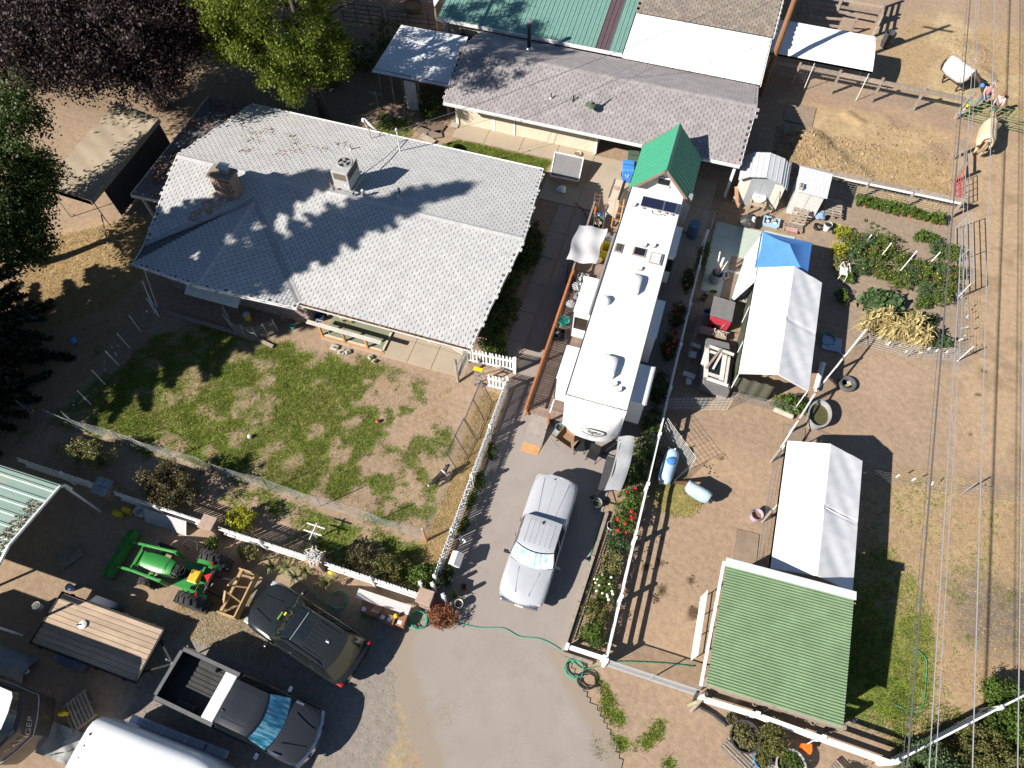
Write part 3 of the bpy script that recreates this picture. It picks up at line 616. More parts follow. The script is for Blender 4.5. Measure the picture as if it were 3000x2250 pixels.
for i in range(2): MB().b2((-14.95+i*.14, 21.236, 4.2-i*.1), (-14.86+i*.14, 21.246, 4.33-i*.1)).bd('sticker', TRIM, ac)
fr = MB(); [fr.bar((x, 21.1, 3.93), (x, 22.6, 3.93), .06, .08) for x in (-15.6, -14.58)]; [fr.bar((-15.75, y, 3.85), (-14.45, y, 3.85), .06, .08) for y in (21.2, 22.45)]; fr.bd('skid_frame', GALV, ac)
MB().tube([(-15.6, 21.2, 4.0), (-15.9, 21.5, 3.9), (-16.15, 21.9, 3.8), (-16.1, 22.2, 3.75)], .02).bd('refrigerant_pipe', M('copper', (.4, .22, .12), rough=.5), ac)
MB().tube([(-14.7, 22.6, 3.78), (-14.35, 24.6, 3.27), (-14.2, 26.45, 2.83)], .022).bd('conduit', GALV, ac)
def vent_pipe(x, y, h, r, label, hood=False, mat=None, zb=None, jack=None):
 z = zb if zb is not None else (ZE+(y-YF)/(YR-YF)*(ZR-ZE) if y < YR else ZE+(YB-y)/(YB-YR)*(ZR-ZE))
 t = thing('vent_pipe', label, 'roof vent', (x, y, z))
 MB().lathe((x, y, z-.05), [(r, 0), (r, h), (r*.8, h), (r*.8, h-.05)], 12).bd('pipe', mat or GALV, t)
 MB().lathe((x, y, z-.03), [(r*3, 0), (r*2.4, .06), (r*1.1, .12)], 12).bd('boot', jack or GALV, t)
 if hood: MB().lathe((x, y, z+h), [(r*1.5, 0), (r*1.2, .1), (.01, .16)], 12).bd('hood', GALV, t)
vent_pipe(-16.15, 22.35, .22, .12, 'dark stub vent just left of the rooftop air conditioner')
vent_pipe(-12.6, 22.1, .3, .05, 'rusty thin vent pipe right of the rooftop air conditioner', True, RUST if False else M('rusty_pipe', (.2, .09, .05), rough=.8))
vent_pipe(-12.45, 21.65, .18, .06, 'short capped vent below the rusty vent pipe', True)
vent_pipe(-14.1, 21.35, .3, .07, 'pale capped vent by the corner of the air conditioner skid', True)
vent_pipe(-16.4, 24.7, .35, .04, 'thin white vent on the back slope below the dish')
dish = thing('satellite_dish', 'white satellite dish leaning off the back eave of the house', 'satellite dish', (-15.9, 26.1, 2.8))
d_ = MB().lathe((0, 0, 0), [(.01, .0), (.2, .02), (.34, .06), (.42, .1), (.44, .12), (.42, .13), (.2, .05), (.01, .03)], 20); WM['tmp'] = Matrix()
mt = Matrix.Translation((-15.95, 26.2, 3.45)) @ Euler((R(60), 0, R(145))).to_matrix().to_4x4()
d_.v = [tuple(mt @ Vector(p)) for p in d_.v]; d_.bd('reflector', TRIM, dish, sm=40)
MB().tube([(-15.9, 26.0, 2.75), (-15.92, 26.05, 3.4)], .03).bd('mast', GALV, dish)
MB().tube([(-15.95, 26.1, 3.1), (-16.45, 26.55, 3.3)], .02).bd('arm', GALV, dish); MB().box((-16.5, 26.6, 3.38), (.12, .12, .16)).bd('receiver', TRIM, dish)
mst = thing('power_mast', 'white service mast with wires standing on the back roof edge', 'mast', (-14.05, 25.5, 2.9))
MB().tube([(-14.05, 25.5, 2.85), (-14.05, 25.5, 4.25)], .035).bd('pipe', TRIM, mst); MB().lathe((-14.05, 25.5, 4.22), [(.09, 0), (.07, .1), (.02, .16)], 10).bd('weatherhead', GALV, mst)
MB().tube([(-14.5, 26.2, 2.8), (-14.5, 26.2, 3.2)], .03).bd('stub', GALV, mst)
ant = thing('antenna_pole', 'thin metal antenna pole standing in the yard behind the house', 'antenna', (-17.5, 30.1, 0))
MB().tube([(-17.5, 30.1, 0), (-17.5, 30.1, 2.3)], .02).bd('pole', GALV, ant); [MB().bar((-17.9, 30.1, 2.1+.12*i), (-17.1, 30.1, 2.1+.12*i), .02, .02).bd('crossbar', GALV, ant) for i in range(2)]
# ------------------------------------------------------------------ long outbuilding
lng = thing('long_shed', 'long beige sided shed with grey shingle roof behind the house', 'shed', (-5.3, 33.4, 0))
LX0, LX1, LF, LB, LR, LZ, LZR = -13.4, 2.75, 30.1, 36.55, 33.45, 2.6, 3.62
mb = MB(); mb.slab([(LX0, LF, LZ), (LX1, LF, LZ), (LX1+.1, LR, LZR), (LX0-.15, LR, LZR)], .14); mb.slab([(LX1, LB, LZ), (LX0, LB, LZ), (LX0-.15, LR, LZR), (LX1+.1, LR, LZR)], .14)
lroof = mb.bd('roof', DECK, lng)
sl = math.hypot(LR-LF, LZR-LZ); sb = math.hypot(LB-LR, LZR-LZ); tabs = []
w, e, hh = .36, .19, .028
tabs += shingle_plane((LX0, LF, LZ), (1,0,0), (0, LR-LF, LZR-LZ), [(0, 0), (LX1-LX0, 0), (LX1-LX0+.1, sl), (-.15, sl)], w, e, hh)
tabs += shingle_plane((LX1, LB, LZ), (-1,0,0), (0, LR-LB, LZR-LZ), [(0, 0), (LX1-LX0, 0), (LX1-LX0+.15, sb), (-.1, sb)], w, e, hh)
lay_shingles(tabs, w, e, hh, (SH_LONG, SH_LONG1), lroof)
mb = MB(); capline(mb, (LX0-.15, LR, LZR), (LX1+.1, LR, LZR), 55, .16); mb.bd('ridge_cap', SH_LONG, lroof)
gutter((LX0, LF, LZ-.01), (LX1, LF, LZ-.01), par=lroof)
for a, b in (((LX1, LF, LZ), (LX1+.1, LR, LZR)), ((LX1+.1, LR, LZR), (LX1, LB, LZ)), ((LX0, LF, LZ), (LX0-.15, LR, LZR)), ((LX0-.15, LR, LZR), (LX0, LB, LZ))):
 MB().bar(Vector(a)+V(0,0,-.08), Vector(b)+V(0,0,-.08), .035, .18).bd('fascia', TRIM, lroof)
SID2 = M('grooved_siding', (.60, .54, .43), (.53, .47, .37), rough=.85, rnd=.03)
core = MB(); core.b2((LX0+.12, 31.62, 0), (-4.95, 36.3, 2.55)); core.b2((-4.95, 33.0, 0), (LX1-.1, 36.3, 2.55)); core.b2((-4.95, 31.62, 2.25), (LX1-.1, 31.75, 2.6)); lw_ = core.bd('wall', M('siding_back', (.33, .29, .23), rough=.9), lng)
pl_ = shared(MB().box((0, 0, 0), (.145, .03, 2.5)), 'siding_board', SID2); x = LX0+.25
while x < -5.0:
 if not (-11.05 < x < -9.75): piece('siding_board', pl_, Matrix.Translation((x, 31.6, 1.3)), lw_)
 x += .152
door = MB().b2((-11.0, 31.56, .05), (-9.85, 31.6, 2.1)).bd('door', SID2, lng); x = -10.94
[MB().b2(q0, q1).bd('door_trim', TRIM, door) for q0, q1 in (((-11.1, 31.54, .05), (-10.98, 31.58, 2.2)), ((-9.87, 31.54, .05), (-9.75, 31.58, 2.2)), ((-11.1, 31.54, 2.1), (-9.75, 31.575, 2.22)))]
MB().box((-9.98, 31.53, 1.05), (.05, .06, .05)).bd('handle', METAL, door)
MB().b2((-13.35, 31.5, 0), (-13.2, 31.66, 2.5)).bd('corner_trim', TRIM, lng); MB().b2((-5.08, 31.5, 0), (-4.93, 31.66, 2.5)).bd('corner_trim', TRIM, lng)
for x in (-9.2, -7.2): 
 wq = MB().b2((x, 31.55, 1.75), (x+.35, 31.59, 2.25)).bd('window', GLASS, lng); MB().b2((x-.05, 31.54, 1.7), (x+.4, 31.585, 1.75)).bd('sill', TRIM, wq)
wq = MB().b2((-8.75, 31.55, 1.8), (-7.35, 31.59, 2.25)).bd('window', GLASS, lng)
[MB().b2((x, 31.53, 1.75), (x+.06, 31.6, 2.3)).bd('frame', TRIM, wq) for x in (-8.78, -8.05, -7.38)]
MB().b2((2.5, 30.4, 0), (2.64, 30.54, 2.5)).bd('post', TRIM, lng); MB().b2((-4.9, 30.5, 2.3), (2.7, 30.62, 2.52)).bd('beam', TRIM, lng)
vent = thing('stove_pipe', 'tall dark stove pipe with cap on the back of the long shed roof', 'stove pipe', (-10.2, 35.2, 3.1))
MB().lathe((-10.1, 35.25, 3.0), [(.11, 0), (.11, 1.7)], 14).bd('pipe', M('stove_black', (.05, .05, .055), rough=.4, metal=.5), vent, sm=40)
MB().lathe((-10.1, 35.25, 4.68), [(.13, 0), (.14, .1), (.12, .16), (.01, .2)], 14).bd('cap', METAL, vent, sm=40); MB().lathe((-10.1, 35.25, 2.98), [(.3, 0), (.22, .1), (.13, .22)], 14).bd('flashing', METAL, vent, sm=40)
zl = lambda y: LZ+(y-LF)/(LR-LF)*(LZR-LZ)
vent_pipe(-7.75, 31.55, .38, .035, 'thin dark vent pipe with bright boot on the shed roof', False, BLACK, zl(31.55), METAL)
vent_pipe(-6.55, 31.7, .38, .04, 'thin dark vent pipe nearer the yard lamp', False, BLACK, zl(31.7), BLACK)
yl = thing('yard_lamp', 'green shaded yard lamp on a bent arm over the shed eave', 'lamp', (-5.5, 31.2, 2.9))
MB().tube([(-5.1, 31.6, 3.05), (-5.1, 31.75, 3.75), (-5.25, 31.55, 3.9), (-5.5, 31.2, 3.75)], .022).bd('arm', GALV, yl)
MB().lathe((-5.5, 31.2, 3.42), [(.30, 0), (.26, .07), (.1, .12), (.07, .2), (.06, .34)], 18).bd('shade', M('lamp_green', (.12, .16, .11), rough=.5, metal=.3), yl, sm=40); MB().lathe((-5.5, 31.2, 3.6), [(.075, 0), (.075, .2), (.02, .24)], 10).bd('socket', METAL, yl)
# blue-lit metal roofed lean-to with white door
bs_ = thing('tin_roof_shed', 'small open shed with pale metal roof and white door beside the long shed', 'shed', (-16, 33.7, 0))
WHITEM = M('white_metal_roof', (.66, .68, .70), (.6, .62, .64), rough=.45, metal=.15, wear=(.5, .52, .54), wscale=1.0, wamt=.4)
def ribbed(name, p00, p10, p11, p01, n, mat, parent, h=.02, prof='wave', th=.012, pieces=1):
 """corrugated sheet over a quad: ribs run from edge p00-p10 to edge p01-p11; n ribs; cut into sheets"""
 p00, p10, p11, p01 = map(Vector, (p00, p10, p11, p01)); nn = (p10-p00).cross(p01-p00).normalized()
 if nn.z < 0: nn = -nn
 out = []
 for k in range(pieces):
  mb = MB(); k0, k1 = k/pieces, (k+1)/pieces; m = max(1, round(n/pieces)); a, b = [], []
  for i in range(m):
   if prof == 'wave': sm = [(j/4, h*(.5-.5*math.cos(2*math.pi*j/4))) for j in range(4)]
   elif prof == 'rib': sm = [(0, 0), (.02, h), (.10, h), (.12, 0), (.56, 0), (.57, h*.25), (.6, h*.25), (.61, 0)]
   else: sm = [(0, 0), (.42, 0), (.5, h), (.92, h)]
   for u, z in sm:
    s = k0+(i+u)/m*(k1-k0); a.append(p00.lerp(p10, s)+nn*(z+.001*(k % 2))); b.append(p01.lerp(p11, s)+nn*(z+.001*(k % 2)))
  a.append(p00.lerp(p10, k1-.0005)); b.append(p01.lerp(p11, k1-.0005))
  n_ = len(a); mb.add(a+b, [(i, i+1, n_+i+1, n_+i) for i in range(n_-1)])
  lo = [q-nn*th for q in a+b]; mb.add(lo, [(i, n_+i, n_+i+1, i+1) for i in range(n_-1)])
  out.append(mb.bd(name, mat, parent))
 return out
ribbed('roof_sheet', (-18.35, 31.6, 2.3), (-18.15, 35.75, 2.62), (-14.0, 35.85, 2.62), (-13.75, 31.72, 2.3), 44, WHITEM, bs_, .02, 'wave', pieces=5)
WOOD = M('weathered_wood', (.30, .245, .19), (.20, .16, .125), scale=3, rough=.9, aniso=(1, 1, 1), bump=.3, rnd=.15)
WOODF = M('old_fence_wood', (.33, .275, .225), (.21, .17, .14), scale=6, rough=.95, bump=.4, rnd=.2)
WOODN = M('fresh_wood', (.46, .25, .11), (.36, .18, .07), scale=5, rough=.8, rnd=.12)
for x, y in ((-18.3, 32.3), (-17.4, 32.0), (-18.1, 35.4), (-14.4, 35.4), (-16.65, 31.9), (-15.7, 31.9)): MB().b2((x-.05, y-.05, 0), (x+.05, y+.05, 2.26)).bd('post', WOOD, bs_)
MB().b2((-18.4, 31.84, 2.1), (-13.9, 31.9, 2.34)).bd('header', WOOD, bs_); MB().b2((-18.2, 35.3, 0), (-14.2, 35.36, 2.4)).bd('back_wall', WOOD, bs_); MB().b2((-14.1, 32.0, 0), (-14.0, 35.3, 2.3)).bd('side_wall', WOOD, bs_)
d_ = MB().b2((-16.55, 31.82, .05), (-15.82, 31.87, 2.0)).bd('door', TRIM, bs_, bv=.01); MB().ball((-16.47, 31.8, 1.0), .035).bd('door_knob', METAL, d_)
# big teal-roofed barn behind, and white-and-brown roofed barn
tb = thing('teal_roof_barn', 'barn with teal ribbed metal roof behind the long shed', 'barn', (-10.5, 39, 0))
TEALR = M('teal_roof', (.17, .31, .265), (.145, .27, .235), rough=.42, metal=.1, wear=(.2, .33, .28), wamt=.3)
DARKR = M('dark_roof_panel', (.11, .075, .085), rough=.5); 
xs = np.linspace(-16.2, -5.0, 15)
for i in range(14):
 x0, x1 = xs[i], xs[i+1]
 ribbed('roof_panel', (x0, 36.75, 2.85), (x1-.01, 36.75, 2.85), (x1-.01, 42.6, 3.9), (x0, 42.6, 3.9), 3, DARKR if i == 12 else TEALR, tb, .03, 'rib')
 ribbed('roof_panel', (x0, 47.0, 3.1), (x1-.01, 47.0, 3.1), (x1-.01, 42.6, 3.9), (x0, 42.6, 3.9), 3, TEALR, tb, .03, 'rib')
MB().b2((-15.8, 37.1, 0), (-5.3, 46.5, 2.75)).bd('wall', M('barn_wall', (.47, .42, .34), rough=.9), tb)
MB().bar((-16.25, 36.7, 2.76), (-5, 36.7, 2.76), .05, .2).bd('fascia', TRIM, tb); MB().b2((-15.95, 36.9, 0), (-15.8, 37.05, 2.7)).bd('post', TRIM, tb)
MB().b2((-14.9, 37.04, 1.5), (-13.9, 37.12, 2.2)).bd('window', GLASS, tb)
wb = thing('white_roof_barn', 'barn with bright white lower roof and brown shingle upper roof', 'barn', (-1, 41, 0))
WROOF = M('white_coated_roof', (.80, .80, .80), (.76, .76, .76), rough=.5)
for i in range(8):
 x0 = -4.95+i*.975; ribbed('roof_panel', (x0, 36.42, 2.8), (x0+.97, 36.42, 2.8), (x0+.97, 39.95, 3.35), (x0, 39.95, 3.35), 2, WROOF, wb, .012, 'rib')
SH_BR = M('brown_shingle', (.245, .205, .17), (.19, .16, .135), scale=1.5, tint=.16, rough=.92); SH_BR1 = M('brown_shingle_single', (.245, .205, .17), (.19, .16, .135), scale=1.5, rnd=.16, rough=.92)
rb = MB().slab([(-4.85, 39.9, 3.42), (2.95, 39.9, 3.42), (3.0, 47.5, 5.1), (-4.85, 47.5, 5.1)], .14).bd('upper_roof', DECK, wb)
sl = math.hypot(7.6, 1.68); lay_shingles(shingle_plane((-4.85, 39.9, 3.42), (1,0,0), (0, 7.6, 1.68), [(0, 0), (7.8, 0), (7.85, sl), (0, sl)], .36, .19, .018), .36, .19, .018, (SH_BR, SH_BR1), rb)
MB().slab([(2.95, 55, 3.42), (-4.85, 55, 3.42), (-4.85, 47.5, 5.1), (3.0, 47.5, 5.1)], .14).bd('upper_roof', SH_BR, wb)
MB().b2((-4.7, 36.8, 0), (2.75, 54.5, 2.72)).bd('wall', MATS['barn_wall'], wb); MB().b2((-4.7, 40.2, 2.72), (2.75, 54.5, 3.3)).bd('wall', MATS['barn_wall'], wb)
MB().bar((2.97, 39.9, 3.36), (3.02, 47.5, 5.04), .04, .16).bd('fascia', TRIM, wb); MB().bar((2.9, 36.4, 2.74), (2.9, 39.95, 3.3), .04, .14).bd('fascia', TRIM, wb)
# steep green gable shed behind the trailer
gs = thing('green_gable_shed', 'narrow white shed with steep green metal gable roof behind the trailer', 'shed', (-.75, 28.3, 0))
GRM = M('green_metal_roof', (.055, .30, .185), (.05, .27, .165), rough=.42, metal=.1)
GX0, GX1, GXR, GY0, GY1, GZE, GZR = -2.3, .78, -.72, 26.55, 29.85, 2.75, 4.5
yy = np.linspace(GY0, GY1, 5)
for i in range(4):
 a, b = yy[i], yy[i+1]-.006
 ribbed('roof_panel', (GX0, a, GZE), (GX0, b, GZE), (GXR, b, GZR), (GXR, a, GZR), 3, GRM, gs, .025, 'rib'); ribbed('roof_panel', (GX1, b, GZE), (GX1, a, GZE), (GXR, a, GZR), (GXR, b, GZR), 3, GRM, gs, .025, 'rib')
MB().add([(GXR-.14, GY0-.03, GZR-.12), (GXR, GY0-.03, GZR+.05), (GXR+.14, GY0-.03, GZR-.12), (GXR-.14, GY1+.03, GZR-.12), (GXR, GY1+.03, GZR+.05), (GXR+.14, GY1+.03, GZR-.12)], [(0,1,4,3), (1,2,5,4)]).bd('ridge_cap', GRM, gs)
RAKE = M('rake_board', (.27, .18, .13), rough=.85)
for y in (GY0+.02, GY1-.02):
 MB().bar((GX0-.02, y, GZE-.09), (GXR, y, GZR-.09), .05, .14).bd('rake_board', RAKE, gs); MB().bar((GXR, y, GZR-.09), (GX1+.02, y, GZE-.09), .05, .14).bd('rake_board', RAKE, gs)
WPAINT = M('white_siding', (.74, .74, .72), (.68, .68, .66), rough=.6)
gb = MB(); gb.b2((-1.98, 26.95, 0), (.48, 29.6, 2.85)); gw_ = gb.bd('wall', WPAINT, gs)
gb = MB(); z0 = 2.85; gb.add([(-1.98, 26.95, z0), (.48, 26.95, z0), (GXR, 26.95, GZR-.3), (-1.98, 29.6, z0), (.48, 29.6, z0), (GXR, 29.6, GZR-.3)], [(0,1,2), (3,5,4), (0,2,5,3), (1,4,5,2)]); gb.bd('gable', WPAINT, gs)
wq = MB().b2((-.98, 26.9, 3.2), (-.45, 26.94, 3.62)).bd('window', GLASS, gs)
[MB().b2(a, b).bd('frame', TRIM, wq) for a, b in (((-1.03, 26.86, 3.13), (-.4, 26.93, 3.2)), ((-1.03, 26.86, 3.62), (-.4, 26.93, 3.68)))]
MB().b2((.48, 26.7, 1.2), (.82, 26.95, 3.0)).bd('chase', GALV, gs)
# ------------------------------------------------------------------ tents and canopies
CLOTH = M('white_tarp', (.80, .80, .81), (.76, .76, .78), scale=1.2, rough=.65, bump=.15, bscale=6)
def tarpmat(name, c, c2=None, tr=.25):
 m = M(name, c, c2, scale=2, rough=.7, bump=.25, bscale=5); nt = m.node_tree; N = nt.nodes; L = nt.links; b = N['Principled BSDF']; src = b.inputs['Base Color'].links[0].from_socket
 t = N.new('ShaderNodeBsdfTranslucent'); L.new(src, t.inputs[0]); mx = N.new('ShaderNodeMixShader'); mx.inputs[0].default_value = tr
 L.new(b.outputs[0], mx.inputs[1]); L.new(t.outputs[0], mx.inputs[2]); L.new(mx.outputs[0], N['Material Output'].inputs[0]); return m
WT = tarpmat('white_fabric', (.80, .80, .82), (.78, .78, .80), .12); BT = tarpmat('blue_fabric', (.10, .30, .72), (.09, .27, .66), .2); TT = tarpmat('tan_fabric', (.45, .37, .27), (.40, .33, .24), .15); GT = tarpmat('grey_fabric', (.48, .48, .50), (.42, .42, .44), .1)
def sheet(f, nu, nv, th=.006):
 """cloth from a surface function f(u,v); thin but with two faces and an edge"""
 P = [[Vector(f(i/nu, j/nv)) for j in range(nv+1)] for i in range(nu+1)]; mb = MB(); vs = [p for r in P for p in r]; n = nv+1
 fs = [(i*n+j, (i+1)*n+j, (i+1)*n+j+1, i*n+j+1) for i in range(nu) for j in range(nv)]
 mb.add(vs, fs); mb.add([p-Vector((0, 0, th)) for p in vs], [t[::-1] for t in fs])
 rim = [i*n for i in range(nu+1)] + [nu*n+j for j in range(1, n)] + [i*n+nv for i in range(nu-1, -1, -1)] + [j for j in range(nv-1, 0, -1)]
 m = len(vs); mb.add([vs[i] for i in rim]+[vs[i]-Vector((0,0,th)) for i in rim], [(i, i+len(rim), (i+1) % len(rim)+len(rim), (i+1) % len(rim)) for i in range(len(rim))]); return mb
def gable_tent(name, label, cat, x0, x1, y0, y1, ze, zr, mat, leg_z=0, legs=4, skirt=.22, leg_r=.024, sag=.035, curtains=(), ribs=3):
 t = thing(name, label, cat, ((x0+x1)/2, (y0+y1)/2, 0)); xm = (x0+x1)/2
 fabric = tarpmat(name+'_cloth', *(((.80, .80, .82), (.78, .78, .80), .12) if mat is WT else ((.45, .37, .27), (.40, .33, .24), .15))) if False else mat
 for s, xe in ((0, x0), (1, x1)):
  def f(u, v):
   y = y0+(y1-y0)*u; bay = abs(math.sin(u*math.pi*ribs)); x = xe+(xm-xe)*v; z = ze+(zr-ze)*v - sag*bay*math.sin(v*math.pi)
   wob = (.012*math.sin(u*61+v*14)+.01*math.sin(u*23-v*9))*math.sin(v*math.pi)*(.5+abs(math.sin(u*9))) - .02*(abs(u-.5) < .012) ; return (x, y, z+wob)
  sheet(f, 90, 14).bd('roof_panel', fabric, t, sm=60)
  def g_(u, v): y = y0+(y1-y0)*u; return (xe+(.004 if s else -.004), y, ze-skirt*v-.012*abs(math.sin(u*math.pi*ribs*2)))
  sheet(g_, 30, 1).bd('valance', fabric, t)
 fr = MB().tube([(xm, y0, zr-.03), (xm, y1, zr-.03)], leg_r).bd('ridge_pole', GALV, t)
 n = legs//2
 for i in range(n):
  y = y0+(y1-y0)*i/(n-1) if n > 1 else (y0+y1)/2
  for x in (x0+.04, x1-.04): MB().tube([(x, y, leg_z), (x, y, ze-.02)], leg_r, 8).bd('leg', TRIM, t)
  MB().tube([(x0+.04, y, ze-.03), (xm, y, zr-.03), (x1-.04, y, ze-.03)], leg_r*.9, 8).bd('rafter', TRIM, t)
 for (kind, a, b, z0, z1) in curtains:
  def c_(u, v): p = Vector(a).lerp(Vector(b), u); nrm = Vector((b[1]-a[1], a[0]-b[0], 0)).normalized(); return (p.x+nrm.x*.03*math.sin(u*22), p.y+nrm.y*.03*math.sin(u*22), z0+(z1-z0)*v)
  sheet(c_, 30, 6).bd('side_curtain', kind, t)
 return t
OLIVE = tarpmat('olive_fabric', (.19, .20, .15), (.16, .17, .125), .1)
gable_tent('shelter_tent', 'white peaked shelter tent above the green barn', 'tent', 7.0, 10.0, 9.9, 15.4, 2.05, 2.7, WT, legs=6)
tt_ = gable_tent('tunnel_tent', 'long white peaked tent beside the vegetable garden', 'tent', 4.6, 7.6, 18.05, 24.15, 2.05, 2.7, WT, legs=8, curtains=[(OLIVE, (4.62, 18.3, 0), (6.35, 18.3, 0), 0.02, 1.35), (OLIVE, (4.66, 18.3, 0), (4.66, 24, 0), .05, 2.0)])
def pop_up(name, label, x0, y0, x1, y1, ze, zr, mat, legmat):
 t = thing(name, label, 'canopy', ((x0+x1)/2, (y0+y1)/2, 0)); c = Vector(((x0+x1)/2, (y0+y1)/2, zr)); cr = [Vector((x0, y0, ze)), Vector((x1, y0, ze)), Vector((x1, y1, ze)), Vector((x0, y1, ze))]
 for i in range(4):
  a, b = cr[i], cr[(i+1) % 4]
  sheet(lambda u, v: a.lerp(b, u).lerp(c, v) - Vector((0, 0, .07*math.sin(v*math.pi)+.03*math.sin(u*math.pi)*(1-v))), 12, 8).bd('roof_panel', mat, t, sm=50)
  sheet(lambda u, v: a.lerp(b, u)-Vector((0, 0, .2*v+.03*math.sin(u*math.pi))), 10, 1).bd('valance', mat, t)
  MB().tube([(a.x, a.y, 0), (a.x, a.y, ze)], .022, 6).bd('leg', legmat, t)
 return t
pop_up('blue_canopy', 'bright blue pop-up canopy at the end of the long white tent', 4.5, 24.15, 6.9, 26.45, 2.1, 2.85, BT, GALV)
fl = thing('white_tarp_flap', 'white tarp hung slanting off the left edge of the long tent', 'tarp', (4.4, 24.6, 0))
sheet(lambda u, v: (4.55-.35*v-.25*u*v, 26.4-3.2*u, 2.08-1.9*v+.05*math.sin(u*17)), 30, 8).bd('cloth', WT, fl)
MB().tube([(4.55, 26.42, 2.1), (4.58, 23.2, 2.08)], .02).bd('top_cord', TRIM, fl)
# white canopy by the power pole and the tan one under the trees
gc = thing('white_lean_to_canopy', 'white canopy on poles beside the wooden power pole', 'canopy', (6, 41.9, 0))
sheet(lambda u, v: (3.1+u*5.85-.2*u*v, 40.6+2.55*v, 2.05+.5*math.sin(min(1, v*1.25)*math.pi/2)-.06*math.sin(u*math.pi*3)**2*math.sin(v*math.pi)), 30, 12).bd('roof_panel', WT, gc, sm=60)
sheet(lambda u, v: (3.1+u*5.85, 40.6+.003, 2.05-.12*v), 20, 1).bd('valance', WT, gc)
for x in (3.2, 5.75, 8.85):
 for y in (40.7, 43.05): MB().tube([(x, y, 0), (x, y, 2.1 if y < 42 else 2.5)], .025).bd('leg', TRIM, gc)
tc = thing('tan_canopy', 'tan canvas canopy with dark side walls under the trees', 'canopy', (-29.2, 21.7, 0))
sheet(lambda u, v: (-30.75+2.75*u, 18.3+6.4*v+.35*(1-u)*(v-.2), 2.35-.22*u-.07*abs(math.sin(v*math.pi*2))*math.sin(u*math.pi)+.012*math.sin(v*40+u*8)), 24, 40).bd('roof_panel', TT, tc, sm=60)
sheet(lambda u, v: (-28.0+.02*v, 18.3+6.4*u, 2.13-.25*v), 30, 1).bd('valance', TT, tc); sheet(lambda u, v: (-30.75+2.75*u, 18.28, 2.35-.22*u-.3*v), 20, 1).bd('valance', TT, tc)
DKC = tarpmat('dark_mesh', (.07, .065, .06), (.05, .045, .045), .1)
sheet(lambda u, v: (-28.05+.06*v, 19.3+5.3*u, 1.95-1.9*v), 20, 4).bd('side_curtain', DKC, tc)
for x in (-30.6, -28.1):
 for y in (18.45, 21.5, 24.6): MB().tube([(x, y, 0), (x, y, 2.15 if x > -29 else 2.35)], .03).bd('leg', GALV, tc)
MB().bar((-28.1, 18.4, 1.0), (-27.6, 17.4, .05), .05, .05).bd('prop', WOOD, tc)
# ------------------------------------------------------------------ green corrugated barn
gbn = thing('green_barn', 'open barn with green corrugated roof by the lower white fence', 'barn', (7.6, 7.3, 0))
GRN = M('green_corrugated', (.165, .245, .135), (.135, .205, .11), scale=1.5, rough=.55, wear=(.24, .36, .2), wscale=.8, wamt=.5)
ribbed('roof_sheet', (5.35, 5.1, 2.36), (5.25, 9.25, 2.86), (9.75, 9.4, 2.86), (9.9, 5.15, 2.36), 41, GRN, gbn, .035, 'wave', pieces=6)
MB().bar((5.2, 9.32, 2.92), (9.8, 9.48, 2.92), .3, .05).bd('ridge_flashing', WHITEM, gbn)
for x in (5.5, 7.6, 9.7):
 for y in (5.4, 9.2): MB().b2((x-.06, y-.06, 0), (x+.06, y+.06, 2.3 if y < 7 else 2.75)).bd('post', WOOD, gbn)
for y, z in ((5.4, 2.27), (7.3, 2.5), (9.2, 2.74)): MB().bar((5.3, y, z), (9.85, y+.05, z), .05, .12).bd('purlin', WOOD, gbn)
for i in range(9): MB().b2((9.72, 5.5+i*.42, .05), (9.76, 5.89+i*.42, 2.25+i*.045)).bd('wall_board', WOOD, gbn)
for i in range(5): MB().b2((5.6+i*.82, 9.25, .05), (6.39+i*.82, 9.29, 2.6)).bd('wall_board', WOOD, gbn)
MB().bar((5.18, 5.0, 2.3), (5.16, 9.35, 2.8), .09, .12).bd('side_gutter', TRIM, gbn)
# ------------------------------------------------------------------ green-roofed carport, left edge
cpt = thing('carport', 'metal carport with white and green ribbed roof at the left edge', 'carport', (-24, 2, 0))
CPM = M('carport_roof', (.32, .43, .37), (.24, .34, .29), scale=.8, rough=.5, aniso=(.4, 4, 1), wear=(.45, .42, .36), wscale=1.5, wamt=.6)
def cprofile():
 p = [(4.66, 2.45), (4.64, 2.9), (4.5, 3.1)]
 return p + [(4.5-(4.5-1.95)*i/6, 3.1+.5*i/6) for i in range(1, 7)] + [(1.95-2.4*i/6, 3.6-.5*i/6) for i in range(1, 7)] + [(-.62, 2.8), (-.64, 2.4)]
pr_c = cprofile()
for i in range(len(pr_c)-1):
 (ya, za), (yb, zb) = pr_c[i], pr_c[i+1]; mb = MB(); dy, dz = yb-ya, zb-za; l = math.hypot(dy, dz); ny, nz_ = (-dz/l, dy/l); 
 if nz_ < 0: ny, nz_ = -ny, -nz_
 secs = []
 for x in (-34, -19.47):
  secs.append([(x, ya, za), (x, ya+dy*.35, za+dz*.35), (x, ya+dy*.42+ny*.03, za+dz*.42+nz_*.03), (x, ya+dy*.6+ny*.03, za+dz*.6+nz_*.03), (x, ya+dy*.67, za+dz*.67), (x, yb, zb)])
 mb.loft(secs, cap=False); mb.bd('roof_panel', CPM, cpt)
for a, b in zip(pr_c[:-1], pr_c[1:]):
 MB().bar((-19.45, a[0], a[1]+.03), (-19.45, b[0], b[1]+.03), .07, .1).bd('end_trim', TRIM, cpt)
for y in (4.62, -.6):
 for x in (-19.55, -23, -26): MB().b2((x-.04, y-.04, 0), (x+.04, y+.04, 2.7)).bd('leg', TRIM, cpt)
